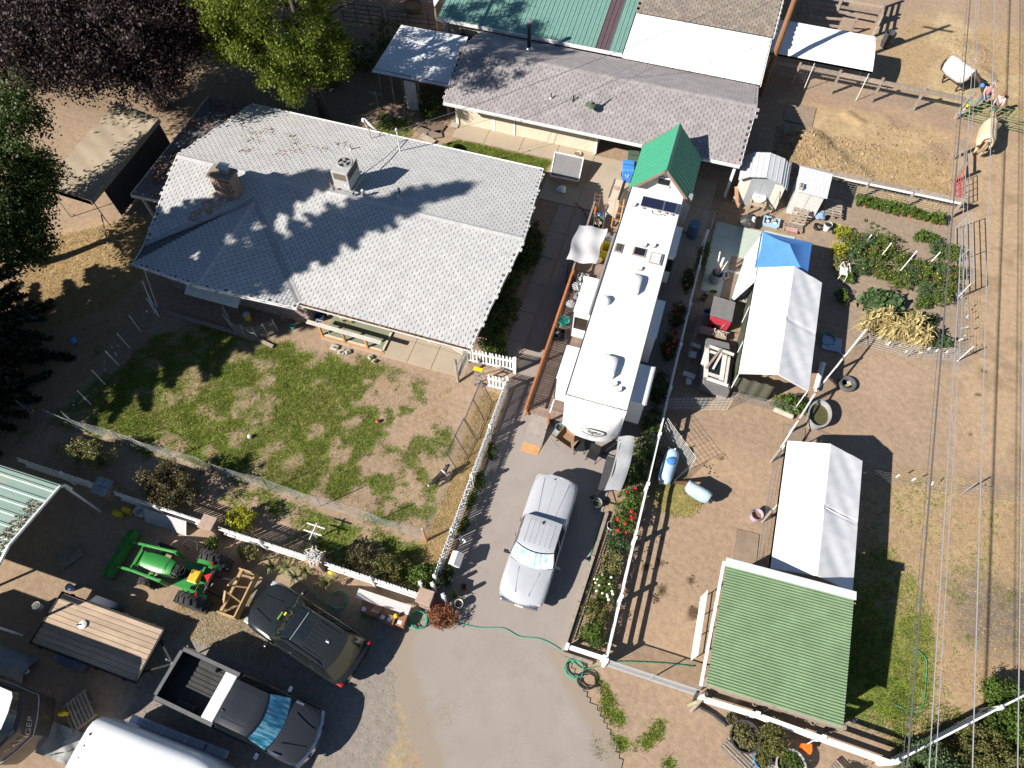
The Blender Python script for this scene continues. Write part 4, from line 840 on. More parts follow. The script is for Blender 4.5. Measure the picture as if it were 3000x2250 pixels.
n = 420; xx = -19.6-.5*RNG.random(n)**1.5; yy_ = .3+3.4*RNG.random(n); zz = np.where(yy_ > 1.95, 3.1+(4.5-yy_)/(2.55)*.5, 3.6-(1.95-yy_)/2.4*.5)+.04
litter('roof_leaves', np.c_[xx, yy_, zz], .08, LITTER, cpt)
# ------------------------------------------------------------------ two tin garden sheds
TINW = M('tin_white', (.64, .65, .66), (.58, .59, .6), rough=.4, metal=.2, wear=(.5, .5, .5), wamt=.3); TING = M('tin_grey', (.36, .38, .40), (.32, .34, .36), rough=.5, metal=.2); TINP = M('tin_cream', (.62, .57, .51), (.56, .51, .45), rough=.6)
s1 = thing('tin_shed', 'white gambrel tin shed with grey sliding doors next to the long shed', 'shed', (4.15, 30.8, 0))
for a, b in (((2.9, 1.85), (3.35, 2.2)), ((3.35, 2.2), (4.15, 2.38)), ((4.15, 2.38), (4.95, 2.2)), ((4.95, 2.2), (5.4, 1.85))):
 ribbed('roof_panel', (a[0], 29.85, a[1]), (b[0], 29.85, b[1]), (b[0], 31.75, b[1]), (a[0], 31.75, a[1]), 3, TINW, s1, .02, 'rib')
MB().b2((3.05, 30.2, 0), (5.25, 31.65, 1.82)).bd('wall', TINW, s1)
for x0, x1, mt_ in ((3.0, 3.55, TINP), (3.56, 4.15, TING), (4.16, 4.75, TING), (4.76, 5.3, TINP)): MB().b2((x0, 30.14, .02), (x1, 30.18, 1.85)).bd('door_panel' if mt_ is TING else 'wall_panel', mt_, s1)
MB().add([(3.05, 30.12, 1.86), (5.25, 30.12, 1.86), (4.9, 30.12, 2.14), (4.15, 30.12, 2.3), (3.4, 30.12, 2.14)], [(0,1,2,3,4)]).bd('gable', TING, s1)
s2 = thing('tin_shed', 'white flat roofed tin shed with pallet leaning on its doors', 'shed', (6.65, 30.8, 0))
ribbed('roof_sheet', (5.8, 29.95, 1.88), (5.8, 31.7, 2.0), (7.5, 31.65, 1.95), (7.4, 29.9, 1.84), 12, TINW, s2, .025, 'wave')
MB().b2((5.9, 30.25, 0), (7.35, 31.55, 1.8)).bd('wall', TINW, s2); [MB().b2((5.95+i*.7, 30.2, .02), (6.63+i*.7, 30.24, 1.75)).bd('door_panel', M('tin_pale', (.60, .59, .57), rough=.5), s2) for i in range(2)]
# ------------------------------------------------------------------ vehicles
def paint(name, c, metal=.3, rough=.35): return M(name, c, tuple(x*.9 for x in c), scale=.8, rough=rough, metal=metal, coat=.6, wear=tuple(x*.85+.01 for x in c), wscale=2.5, wamt=.35)
TYRE = M('tyre_rubber', (.025, .025, .026), (.04, .038, .036), rough=.9); RIM = M('wheel_rim', (.4, .4, .42), rough=.35, metal=.8); CHROME = M('chrome', (.7, .71, .73), rough=.18, metal=.95)
LAMPR = M('red_lens', (.35, .01, .01), rough=.2); LAMPC = M('clear_lens', (.6, .62, .65), rough=.1, metal=.3); DARKT = M('dark_trim', (.018, .018, .02), rough=.6); CGLASS = M('car_glass', (.012, .016, .018), rough=.03, spec=1.0)
def stations(st, n=6):
 out = []
 for x, w, zb, zt, cr, cv in st:
  half = [(.90, zb), (1, zb+.14), (1, zt-.2), (.985, zt-.08), (.93, zt-.015), (.80, zt+cr*.35), (.45, zt+cr*.85), (0, zt+cr)]
  full = [(-a, z) for a, z in half] + [(a, z) for a, z in half[-2::-1]]
  out.append([(x+cv*a*a, a*w, z) for a, z in full])
 return out
def ring(x0, x1, w, z, bf, br, ns=6, nf=7):
 p = []
 for i in range(nf): a = 1-2*i/(nf-1); p.append((x1-bf*a*a, a*w, z))
 for i in range(1, ns): t = i/ns; p.append((x1-bf+(x0+br-x1+bf)*t, -w, z))
 for i in range(nf): a = -1+2*i/(nf-1); p.append((x0+br*a*a, a*w, z))
 for i in range(1, ns): t = i/ns; p.append((x0+br+(x1-bf-x0-br)*t, w, z))
 return [Vector(q) for q in p]
def cabin(t, pm, xb0, xb1, xt0, xt1, wb, wt, zb, zt, bf=.16, br=.08, crown=.06, glass=CGLASS, shade=None, side=((.06, .48), (.54, .95)), rear=True):
 ns, nf = 6, 7; B = ring(xb0, xb1, wb, zb, bf, br); T = ring(xt0, xt1, wt, zt, bf*.8, br*.8); n = len(B)
 mid = [b.lerp(q, .5)+Vector((0, (.02 if b.y > 0 else -.02) if abs(b.y) > wb*.9 else 0, 0)) for b, q in zip(B, T)]
 mb = MB(); mb.loft([B, mid, T], closed=True, cap=False); mb.bd('cab', pm, t, sm=40, lc=1)
 mb = MB(); secs = []
 for i in range(9):
  u = i/8; x = xt0+(xt1-xt0)*u; e = math.sin(math.pi*min(1, min(u, 1-u)*5+.0001)/2); row = []
  for j in range(9):
   a = -1+j/4; row.append((x+(-bf*.8*a*a*(u) + br*.8*a*a*(1-u)), a*wt, zt+crown*(1-a**4)*e**.7))
  secs.append(row)
 mb.loft(secs, cap=False); rf = mb.bd('roof', pm, t, sm=50, lc=1)
 def patch(idx, v0, v1, off, name, mat, par=t):
  a = [B[i].lerp(T[i], v0) for i in idx]; b = [B[i].lerp(T[i], v1) for i in idx]; m = MB(); c = sum((q for q in a+b), Vector())/len(a+b); cen = Vector(((xb0+xb1)/2, 0, (zb+zt)/2))
  nr = (a[-1]-a[0]).cross(b[0]-a[0]).normalized(); nr = nr if nr.dot(c-cen) > 0 else -nr
  m.loft([[q+nr*off for q in a], [q+nr*off for q in b]], cap=False); return m.bd(name, mat, par, sm=60, lc=1)
 ws = patch(list(range(0, nf)), .07, .96, .012, 'windshield', glass)
 if shade: patch(list(range(0, nf)), .12, .90, .018, 'sunshade', shade, ws)
 if rear: patch(list(range(nf+ns-1, 2*nf+ns-1)), .14, .92, .012, 'rear_window', glass)
 for s in (0, 1):
  i0 = nf-1 if s == 0 else 2*nf+ns-2
  chain = [(i0+k) % n for k in range(ns+1)]
  for a, b in side:
   ids = [k for k in range(ns+1) if a*ns-.01 <= k <= b*ns+.01]
   if s: ids = [ns-k for k in ids][::-1]
   def P_(v): 
    pts = []
    for u in (a, b):
     uu = (1-u if s else u)*ns; k = min(int(uu), ns-1); f_ = uu-k; p = B[chain[k]].lerp(B[chain[k+1]], f_); q_ = T[chain[k]].lerp(T[chain[k+1]], f_); pts.append(p.lerp(q_, v))
    return pts
   lo, hi = P_(.1), P_(.9); m = MB(); dy = .014*(1 if lo[0].y > 0 else -1)
   m.poly([q+Vector((0, dy+(.01 if dy > 0 else -.01)*.8, 0)) for q in (lo[0], lo[1], hi[1], hi[0])]); m.bd('side_window', glass, t, lc=1)
 return rf
def wheel(t, x, y, r, w, rimm=RIM, treads=0):
 m = MB().lathe((x, y, r), [(r*.6, -w/2), (r*.93, -w/2), (r, -w*.36), (r, w*.36), (r*.93, w/2), (r*.6, w/2)], 24, ax='y')
 wh = m.bd('wheel', TYRE, t, sm=40, lc=1); s = 1 if y > 0 else -1
 MB().lathe((x, y+s*w*.42, r), [(r*.6, -.03), (r*.58, .02), (.02, .03)] if s > 0 else [(r*.02, -.03), (r*.58, -.02), (r*.6, .03)], 18, ax='y').bd('rim', rimm, wh, sm=40, lc=1)
 if treads:
  for i in range(treads):
   a = 2*math.pi*i/treads
   for s2 in (-1, 1):
    aa = a+(math.pi/treads if s2 > 0 else 0); p0 = Vector((x+math.cos(aa)*r*1.005, y, r+math.sin(aa)*r*1.005)); a2 = aa+.13
    p1 = Vector((x+math.cos(a2)*r*.99, y+s2*w*.5, r+math.sin(a2)*r*.99)); u = Vector((math.cos(aa), 0, math.sin(aa)))
    MB().bar(p0, p1, .05*r/.6, .06*r/.6, up=u).bd('lug', TYRE, wh, lc=1)
 return wh
def shademat(name, c1, c2, c3):
 m = bpy.data.materials.new(name); m.use_nodes = True; N = m.node_tree.nodes; L = m.node_tree.links; b = N['Principled BSDF']
 tc = N.new('ShaderNodeTexCoord'); mp = N.new('ShaderNodeMapping'); mp.inputs['Scale'].default_value = (1.5, 9, 1.5); L.new(tc.outputs['Object'], mp.inputs[0])
 nz = N.new('ShaderNodeTexNoise'); nz.inputs['Scale'].default_value = 1.2; nz.inputs['Detail'].default_value = 3; nz.inputs['Distortion'].default_value = .6; L.new(mp.outputs[0], nz.inputs['Vector'])
 r = N.new('ShaderNodeValToRGB'); r.color_ramp.elements[0].position = .38; r.color_ramp.elements[1].position = .6; r.color_ramp.elements[0].color = (*c1, 1); r.color_ramp.elements[1].color = (*c2, 1); e = r.color_ramp.elements.new(.5); e.color = (*c3, 1)
 L.new(nz.outputs[0], r.inputs[0]); L.new(r.outputs[0], b.inputs['Base Color']); b.inputs['Roughness'].default_value = .3; b.inputs['Metallic'].default_value = .25; b.inputs['Coat Weight'].default_value = 1
 bp = N.new('ShaderNodeBump'); bp.inputs['Strength'].default_value = .6; bp.inputs['Distance'].default_value = .02; L.new(nz.outputs[0], bp.inputs['Height']); L.new(bp.outputs[0], b.inputs['Normal']); return m
def mirrors(t, x, y, z, pm):
 for s in (1, -1):
  m = MB().box((x-.02, s*(y+.13), z), (.12, .2, .16)).bd('mirror', pm, t, bv=.03, lc=1); MB().bar((x, s*(y-.05), z-.05), (x, s*(y+.08), z-.02), .05, .05).bd('mirror_arm', DARKT, m, lc=1)
# silver pickup with hard bed lid
SIL = paint('silver_paint', (.55, .56, .59), .3, .32)
st = thing('pickup_truck', 'silver pickup with hard bed lid and shiny sunshade on the driveway', 'pickup truck', (-1.62, 8.72, 0), R(-90.8))
mb = MB(); mb.loft(stations([(2.66, .60, .42, .78, .0, -.18), (2.62, .84, .40, .86, .02, -.2), (2.45, .89, .36, .93, .03, -.16), (2.1, .92, .34, .98, .06, -.06), (1.6, .93, .34, 1.03, .07, 0), (1.2, .93, .34, 1.06, .05, 0), (.4, .93, .34, 1.06, 0, 0), (-.68, .93, .34, 1.08, 0, 0), (-2.5, .92, .36, 1.1, 0, 0), (-2.66, .86, .4, 1.08, 0, .03)])); body = mb.bd('body', SIL, st, sm=35, lc=1)
cabin(st, SIL, -.70, 1.30, -.64, .72, .89, .74, 1.02, 1.66, .22, .04, .05, shade=shademat('sunshade_silver', (.25, .45, .5), (.85, .88, .88), (.6, .72, .74)))
mb = MB(); secs = []
for x, w, k in ((-.7, .90, 0), (-.72, .915, .9), (-.9, .92, 1), (-1.8, .92, 1), (-2.3, .90, 1), (-2.52, .86, .98), (-2.64, .78, .9), (-2.70, .72, .2)):
 secs.append([(x+(.10*a**4 if x < -2.2 else 0), a*w, 1.11+.2*k*(1-abs(a)**14)+.035*k*(1-a*a)) for a in (-1, -.985, -.95, -.85, -.5, 0, .5, .85, .95, .985, 1)])
mb.loft(secs, cap=False); lid = mb.bd('bed_lid', SIL, st, sm=60, lc=1)
for y0, y1 in ((-.45, -.52), (0, 0), (.45, .52)): MB().bar((-.95, y0*.8, 1.345), (-2.4, y1, 1.345), .025, .014).bd('lid_rib', M('lid_rib', (.6, .61, .63), rough=.3, metal=.4), lid, lc=1)
MB().ball((-2.45, -.1, 1.375), .03, m=0).bd('lid_lock', DARKT, lid, lc=1)
for y in (-.5, -.3, -.1, .1, .3, .5): MB().bar((-.45, y, 1.715-.02*abs(y)), (.5, y, 1.715-.02*abs(y)), .03, .012).bd('roof_rib', SIL, st, lc=1)
for s in (-1, 1): MB().bar((1.35, s*.42, 1.115), (2.3, s*.26, 1.015), .03, .02).bd('hood_crease', SIL, st, lc=1)
MB().box((2.58, 0, .62), (.16, 1.5, .2)).bd('bumper', CHROME, st, bv=.05, lc=1); MB().box((2.66, .02, .58), (.03, .34, .16)).bd('licence_plate', TRIM, st, lc=1)
MB().box((2.52, 0, .82), (.06, .9, .14)).bd('grille', DARKT, st, lc=1); [MB().box((2.42, s*.68, .82), (.14, .3, .14)).bd('headlight', LAMPC, st, bv=.03, lc=1) for s in (-1, 1)]
for s in (-1, 1): MB().bar((1.22, s*.06, 1.09), (1.05, s*.66, 1.16), .02, .02).bd('wiper', DARKT, st, lc=1)
MB().box((-2.7, 0, .62), (.14, 1.7, .18)).bd('rear_bumper', CHROME, st, bv=.03, lc=1)
mirrors(st, .95, .93, 1.14, DARKT); MB().ball((-.42, .02, 1.73), .05, sq=(1.6, .8, .6)).bd('antenna', DARKT, st, lc=1)
for x, y in ((1.72, .8), (1.72, -.8), (-1.62, .8), (-1.62, -.8)): wheel(st, x, y, .37, .25)
for s in (-1, 1): [MB().box((x, s*.945, .9), (.16, .03, .05)).bd('door_handle', CHROME, st, lc=1) for x in (.1, -.55)]
# dark grey pickup with open bed and tool box
DGR = paint('charcoal_paint', (.035, .038, .046), .4, .3)
dt = thing('pickup_truck', 'charcoal grey crew pickup with white tool box in its open bed', 'pickup truck', (-9.95, -.3, 0), R(-4.2))
mb = MB(); mb.loft(stations([(3.0, .62, .5, .9, 0, -.2), (2.95, .9, .46, 1.02, .02, -.24), (2.7, .97, .42, 1.08, .04, -.14), (2.2, .99, .4, 1.12, .07, -.05), (1.75, .99, .4, 1.17, .07, 0), (1.3, .99, .4, 1.2, .02, 0), (-.45, .99, .4, 1.2, 0, 0), (-.5, .97, .4, 1.18, 0, 0)])); mb.bd('body', DGR, dt, sm=35, lc=1)
cabin(dt, DGR, -.45, 1.85, -.35, 1.12, .9, .72, 1.15, 1.86, .22, .05, .06, shade=shademat('sunshade_blue', (.02, .16, .26), (.30, .62, .72), (.05, .33, .48)))
BEDM = M('bed_liner', (.045, .045, .045), (.03, .03, .03), rough=.8)
MB().b2((-2.88, -.82, .62), (-.5, .82, .68)).bd('bed_floor', BEDM, dt, lc=1)
for i in range(9): MB().b2((-2.75, -.68+i*.16, .68), (-1.05, -.6+i*.16, .70)).bd('bed_rib', BEDM, dt, lc=1)
for s in (-1, 1):
 b_ = MB().loft([[(x, s*.98, .45), (x, s*.985, 1.0), (x, s*.95, 1.27), (x, s*.8, 1.27), (x, s*.8, .64)] for x in (-2.95, -2.2, -1.2, -.5)], closed=True).bd('bed_side', DGR, dt, sm=35, lc=1)
 MB().bar((-2.9, s*.87, 1.28), (-.52, s*.87, 1.28), .13, .02).bd('bed_rail', M('rail_cap', (.12, .12, .125), rough=.5), b_, lc=1)
 MB().box((-1.9, s*.72, .8), (.75, .22, .26)).bd('wheel_housing', BEDM, dt, bv=.05, lc=1)
tg = MB().b2((-2.98, -.8, .66), (-2.88, .8, 1.26)).bd('tailgate', DGR, dt, bv=.02, lc=1); MB().bar((-2.93, -.8, 1.27), (-2.93, .8, 1.27), .13, .02).bd('tailgate_cap', MATS['rail_cap'], tg, lc=1)
MB().b2((-1.02, -.8, 1.02), (-.55, .8, 1.31)).bd('tool_box', M('white_lid', (.68, .68, .68), rough=.45), dt, bv=.02, lc=1)
MB().box((-3.02, 0, .62), (.16, 1.8, .2)).bd('rear_bumper', CHROME, dt, bv=.03, lc=1)
MB().loft([[(2.95-.24*a*a+dx, a*.95, z) for a in (-1, -.6, -.2, .2, .6, 1)] for dx, z in ((.0, .55), (.1, .6), (.1, .95), (.0, 1.0))], cap=False).bd('front_bumper', CHROME, dt, sm=50, lc=1)
MB().box((2.98, 0, .8), (.06, 1.1, .1)).bd('grille', DARKT, dt, lc=1)
for y in (-.5, -.3, 0, .3, .5): MB().bar((-.15, y, 1.92-.03*abs(y)), (.75, y, 1.92-.03*abs(y)), .03, .012).bd('roof_rib', DGR, dt, lc=1)
for s in (-1, 1):
 MB().bar((1.95, s*.5, 1.255), (2.75, s*.3, 1.13), .03, .02).bd('hood_crease', DGR, dt, lc=1); MB().box((1.95, s*.86, 1.22), (.3, .07, .02)).bd('side_badge', CHROME, dt, lc=1)
mirrors(dt, 1.45, 1.0, 1.3, CHROME); MB().ball((-.2, -.3, 1.92), .05, sq=(1.5, .8, .6)).bd('antenna', DARKT, dt, lc=1)
for x, y in ((1.95, .84), (1.95, -.84), (-1.9, .84), (-1.9, -.84)): wheel(dt, x, y, .41, .28)
# black suv
BLK = paint('black_paint', (.022, .026, .027), .3, .25)
sv = thing('suv', 'black suv with wide dark sunroof and roof ribs', 'suv', (-8.92, 2.72, 0), R(167.5))
mb = MB(); mb.loft(stations([(2.42, .6, .45, .78, 0, -.2), (2.37, .86, .42, .9, .03, -.25), (2.1, .94, .38, .98, .06, -.12), (1.6, .97, .36, 1.05, .07, -.03), (1.15, .97, .36, 1.1, .05, 0), (0, .97, .36, 1.1, 0, 0), (-1.9, .97, .36, 1.1, 0, 0), (-2.25, .93, .38, 1.08, 0, .06), (-2.42, .82, .42, 1.0, 0, .12)])); mb.bd('body', BLK, sv, sm=35, lc=1)
rf = cabin(sv, BLK, -2.28, 1.2, -1.75, .5, .9, .7, 1.05, 1.74, .2, .14, .05, side=((.04, .3), (.34, .62), (.67, .93)))
mb = MB(); mb.loft([[(x, a*.56, 1.80-.03*a*a) for a in (-1, -.5, 0, .5, 1)] for x in (-.42, -.1, .2, .42)], cap=False); sr = mb.bd('sunroof', CGLASS, sv, sm=60, lc=1); MB().bar((.02, -.55, 1.8), (.02, .55, 1.8), .02, .01).bd('sunroof_seam', GALV, sr, lc=1)
for i in range(8): MB().bar((-.52, -.5+i*.143, 1.79), (-1.4, -.5+i*.143, 1.775), .05, .02).bd('roof_rib', BLK, sv, lc=1)
for s in (-1, 1): MB().tube([(.35, s*.66, 1.76), (.2, s*.66, 1.83), (-1.3, s*.66, 1.82), (-1.5, s*.66, 1.74)], .02).bd('roof_rail', BLK, sv, lc=1); MB().box((-2.22, s*.84, .95), (.28, .14, .2)).bd('tail_light', LAMPR, sv, bv=.03, lc=1); MB().box((2.15, s*.78, .86), (.24, .2, .12)).bd('headlight', LAMPC, sv, bv=.03, lc=1); MB().bar((1.3, s*.4, 1.16), (2.1, s*.28, 1.06), .03, .02).bd('hood_crease', BLK, sv, lc=1)
MB().box((-1.2, -.1, 1.80), (.16, .1, .05)).bd('fin_antenna', CHROME, sv, bv=.02, lc=1); mirrors(sv, .9, .97, 1.13, BLK)
for x, y in ((1.5, .82), (1.5, -.82), (-1.4, .82), (-1.4, -.82)): wheel(sv, x, y, .37, .25)
dsh = MB().box((.98, .05, 1.36), (.1, .3, .12), ry=.6).bd('dash_cloth', M('green_cloth', (.12, .22, .05), rough=.9), sv, lc=1); MB().box((.86, -.1, 1.44), (.12, .12, .04), ry=.7).bd('dash_tag', M('yellow_tag', (.7, .6, .05), rough=.6), sv, lc=1)
# ------------------------------------------------------------------ tractor
TG = M('tractor_green', (.035, .24, .045), (.03, .2, .04), rough=.35, coat=.4); TY = M('tractor_yellow', (.6, .40, .03), rough=.45)
tr_ = thing('tractor', 'green loader tractor with yellow seat and rear box blade', 'tractor', (-14.6, 3.27, 0), R(180))
def tb_(name, mb, mat, par=None, **k): return mb.bd(name, mat, par or tr_, lc=1, **k)
mb = MB(); mb.loft([[(x, a*w, z+.09*(1-a*a)) for a in (-1, -.9, -.5, 0, .5, .9, 1)] + [(x, w*.98, .7), (x, -w*.98, .7)] for x, w, z in ((1.55, .2, 1.05), (1.5, .27, 1.12), (1.2, .31, 1.17), (.6, .33, 1.22), (.25, .28, 1.24), (.12, .25, 1.22))], closed=True); hd = tb_('hood', mb, TG, sm=40)
tb_('hood_seam', MB().bar((.38, -.3, 1.335), (.38, .3, 1.335), .012, .01), DARKT, hd); tb_('dash', MB().box((0, 0, 1.1), (.26, .42, .3)), DARKT, bv=.04)
sw = MB(); sw.tube([(-.2+.04*math.cos(a), .19*math.sin(a), 1.33+.19*math.cos(a)*.35) if False else (-.22+.17*math.cos(a), .19*math.sin(a), 1.33+.06*math.cos(a)) for a in [i*math.pi/8 for i in range(17)]], .015, 5); so = tb_('steering_wheel', sw, DARKT); [tb_('spoke', MB().bar((-.22, 0, 1.3), (-.22+.16*math.cos(a), .18*math.sin(a), 1.33), .02, .015), DARKT, so) for a in (0, 2.1, 4.2)]
tb_('platform', MB().box((-.35, 0, .62), (.9, 1.0, .06)), TG); se = tb_('seat', MB().box((-.72, 0, .98), (.46, .5, .12)), TY, bv=.05); tb_('seat_back', MB().box((-.98, 0, 1.18), (.1, .48, .38), ry=-.15), TY, se, bv=.05)
for s in (-1, 1):
 tb_('fender', MB().loft([[(-1.0+.62*math.cos(a)*1.0, s*y, .62+.62*math.sin(a)) for a in [R(20+i*13) for i in range(11)]] for y in (.5, .72)], cap=False), TG, sm=50)
 tb_('tail_lamp', MB().box((-1.25, s*.62, 1.25), (.08, .12, .1)), LAMPR)
 tb_('rops_post', MB().tube([(-1.25, s*.45, .9), (-1.55, s*.45, 1.35), (-1.72, s*.42, 1.75)], .04), DARKT)
 arm = tb_('loader_arm', MB().bar((.35, s*.58, 1.25), (1.75, s*.52, .95), .1, .16), TG, bv=.02); tb_('loader_arm', MB().bar((1.75, s*.52, .95), (2.75, s*.52, .5), .1, .15), TG, bv=.02)
 tb_('cylinder', MB().tube([(.6, s*.58, .8), (1.5, s*.54, .85)], .035), CHROME, arm); tb_('mast', MB().bar((.3, s*.56, .6), (.35, s*.58, 1.32), .14, .12), TG)
 wheel(tr_, -1.0, s*.86, .66, .42, TY, 16); wheel(tr_, 1.25, s*.72, .36, .26, TY, 12)
tb_('rops_bar', MB().tube([(-1.72, -.42, 1.75), (-1.76, -.3, 1.82), (-1.76, .3, 1.82), (-1.72, .42, 1.75)], .04), DARKT); tb_('canopy_plate', MB().box((-1.62, -.02, 1.62), (.2, .6, .03), ry=.4), DARKT)
tb_('warning_triangle', MB().add([(-1.72, -.2, 1.90), (-1.72, .14, 1.90), (-1.5, -.03, 1.93)], [(0, 1, 2)]).add([(-1.72, -.2, 1.88), (-1.72, .14, 1.88), (-1.5, -.03, 1.91)], [(0, 2, 1)]), M('red_sign', (.75, .02, .015), rough=.5))
bk_ = tb_('bucket', MB().loft([[(x, y, z) for x, z in ((2.7, .68), (2.65, .35), (2.75, .08), (3.35, .04), (3.35, .07), (2.8, .12), (2.7, .36), (2.74, .68))] for y in (-.98, .98)], closed=True), TG); [tb_('bucket_side', MB().add([(2.7, y, .68), (3.35, y, .06), (2.7, y, .06), (2.7, y-.02, .68), (3.35, y-.02, .06), (2.7, y-.02, .06)], [(0,1,2), (3,5,4), (0,3,4,1), (1,4,5,2), (0,2,5,3)]), TG, bk_) for y in (-.96, .98)]
tb_('cross_tube', MB().tube([(1.9, -.5, .85), (1.9, .5, .85)], .05), TG); tb_('grille_guard', MB().bar((1.72, -.3, .95), (1.72, .3, .95), .06, .3), TG); tb_('grille_guard', MB().bar((1.6, -.3, 1.02), (1.6, .3, 1.02), .05, .06), TG); tb_('chassis', MB().box((.1, 0, .55), (2.6, .34, .3)), DARKT); tb_('front_axle', MB().bar((1.25, -.7, .36), (1.25, .7, .36), .12, .12), TG); tb_('rear_axle', MB().bar((-1.0, -.7, .66), (-1.0, .7, .66), .2, .2), TG)
tb_('side_hook', MB().tube([(.1, -.9, .9), (.3, -.95, 1.2), (.1, -1.25, 1.25), (-.25, -1.2, 1.2), (-.3, -.95, 1.0)], .03), DARKT)
BLD = M('blade_tan', (.46, .32, .16), (.38, .26, .13), rough=.8, wear=(.25, .15, .08), wamt=.6)
tb_('blade_end', MB().box((-2.35, -.87, .3), (.75, .05, .5)), BLD); tb_('blade_end', MB().box((-2.35, .87, .3), (.75, .05, .5)), BLD); tb_('blade', MB().box((-2.72, 0, .35), (.06, 1.7, .45)), BLD); tb_('scarifier_bar', MB().box((-2.1, 0, .45), (.12, 1.7, .12)), BLD)
[tb_('brace', MB().bar((-2.05, s*.5, .5), (-2.05, s*.1, .85), .08, .08), BLD) for s in (-1, 1)]; [tb_('stay', MB().bar((-2.05, s*.12, .8), (-2.7, s*.3, .5), .05, .05), BLD) for s in (-1, 1)]; [tb_('link', MB().bar((-1.3, s*.3, .55), (-2.05, s*.4, .45), .06, .06), DARKT) for s in (-1, 1)]
# ------------------------------------------------------------------ flatbed trailer with plank deck
fb = thing('flatbed_trailer', 'flatbed trailer with bare wooden plank deck and black frame', 'trailer', (-16.35, .24, 0), R(-.4))
PLK = M('deck_plank', (.46, .35, .25), (.33, .24, .17), scale=2, aniso=(.35, 3, 1), rough=.85, rnd=.14, bump=.3, wear=(.25, .18, .12), wscale=1.5, wamt=.5)
for i in range(10): MB().b2((-2.22, -.93+i*.188, .66+.004*(i % 3)), (2.2, -.757+i*.188, .71+.004*(i % 3))).bd('deck_plank', PLK, fb, lc=1)
for a, b in (((-2.27, -.98, .67), (2.27, -.98, .67)), ((-2.27, .98, .67), (2.27, .98, .67)), ((2.25, -1, .67), (2.25, 1, .67)), ((-2.25, -1, .67), (-2.25, 1, .67))): MB().bar(a, b, .06, .12).bd('frame_rail', DARKT, fb, lc=1)
for s in (-1, 1):
 MB().loft([[(-.6+.55*math.cos(a)*1.3, s*y, .38+.42*math.sin(a)) for a in [R(i*18) for i in range(11)]] for y in (1.02, 1.28)], cap=False).bd('fender', M('fender_blue', (.05, .06, .08), rough=.5), fb, sm=50, lc=1); wheel(fb, -.9, s*1.14, .33, .2); wheel(fb, -.25, s*1.14, .33, .2)
 for x in (-1.8, -.6, .6, 1.8): MB().box((x, s*1.02, .69), (.14, .05, .08)).bd('stake_pocket', DARKT, fb, lc=1)
[MB().bar((2.2, s*.6, .5), (3.1, 0, .48), .07, .09).bd('tongue', DARKT, fb, lc=1) for s in (-1, 1)]; MB().tube([(3.0, .06, .2), (3.0, .06, .95)], .035).bd('jack', METAL, fb, lc=1); MB().box((3.15, 0, .5), (.2, .1, .1)).bd('coupler', METAL, fb, lc=1)
# ------------------------------------------------------------------ white stock trailer, bottom edge
ht = thing('horse_trailer', 'white rounded roof stock trailer at the bottom edge', 'trailer', (-11.7, -3.1, 0), 0)
HW = M('trailer_white', (.74, .75, .77), (.70, .71, .73), rough=.3, coat=.3)
mb = MB(); secs = []
for x, k in ((-14.05, .9), (-13.95, 1), (-12, 1), (-10.2, 1), (-9.75, .96), (-9.4, .86), (-9.25, .7)):
 secs.append([(x, -3.1+1.12*k*sy, z) for sy, z in ((1, .5), (1, 1.85), (.97, 2.02), (.88, 2.18), (.7, 2.28), (0, 2.33), (-.7, 2.28), (-.88, 2.18), (-.97, 2.02), (-1, 1.85), (-1, .5))])
mb.loft(secs); sh_ = mb.bd('shell', HW, ht, sm=40)
for i in range(3): MB().ball((-13.85+.02*i, -2.55-.35*i, 2.31), .045, sq=(.7, 1, .4)).bd('marker_lamp', DARKT, sh_)
MB().loft([[(x, y, z) for y, z in ((-1.97, .75), (-1.72, .72), (-1.7, .5))] for x in (-13.6, -13.2, -10.2, -9.8)], cap=False).bd('fender', HW, ht)
fend = MB().b2((-13.3, -1.96, .70), (-9.75, -1.7, .80)).bd('running_board', M('trailer_grey', (.42, .45, .5), rough=.5), ht, bv=.02); [MB().b2((x, -1.93, .80), (x+.75, -1.74, .83)).bd('step_tread', M('tread', (.3, .32, .36), rough=.7), fend) for x in (-13.1, -12.2, -11.3, -10.6)]
for i in range(3): MB().tube([(-9.75+.14*i, -2.05-.05*i, .7), (-9.75+.14*i, -2.05-.05*i, 1.9), (-9.75+.14*i, -2.3, 2.2-.03*i), (-9.75+.14*i, -3.1, 2.33-.06*i)], .012).bd('seam', GALV, sh_)
for x in (-12.3, -11.4): wheel(ht, x+11.7, .0, .01, .01) if False else MB().lathe((x, -1.95, .36), [(.2, -.12), (.36, -.1), (.36, .1), (.2, .12)], 20, ax='y').bd('wheel', TYRE, ht, sm=40)
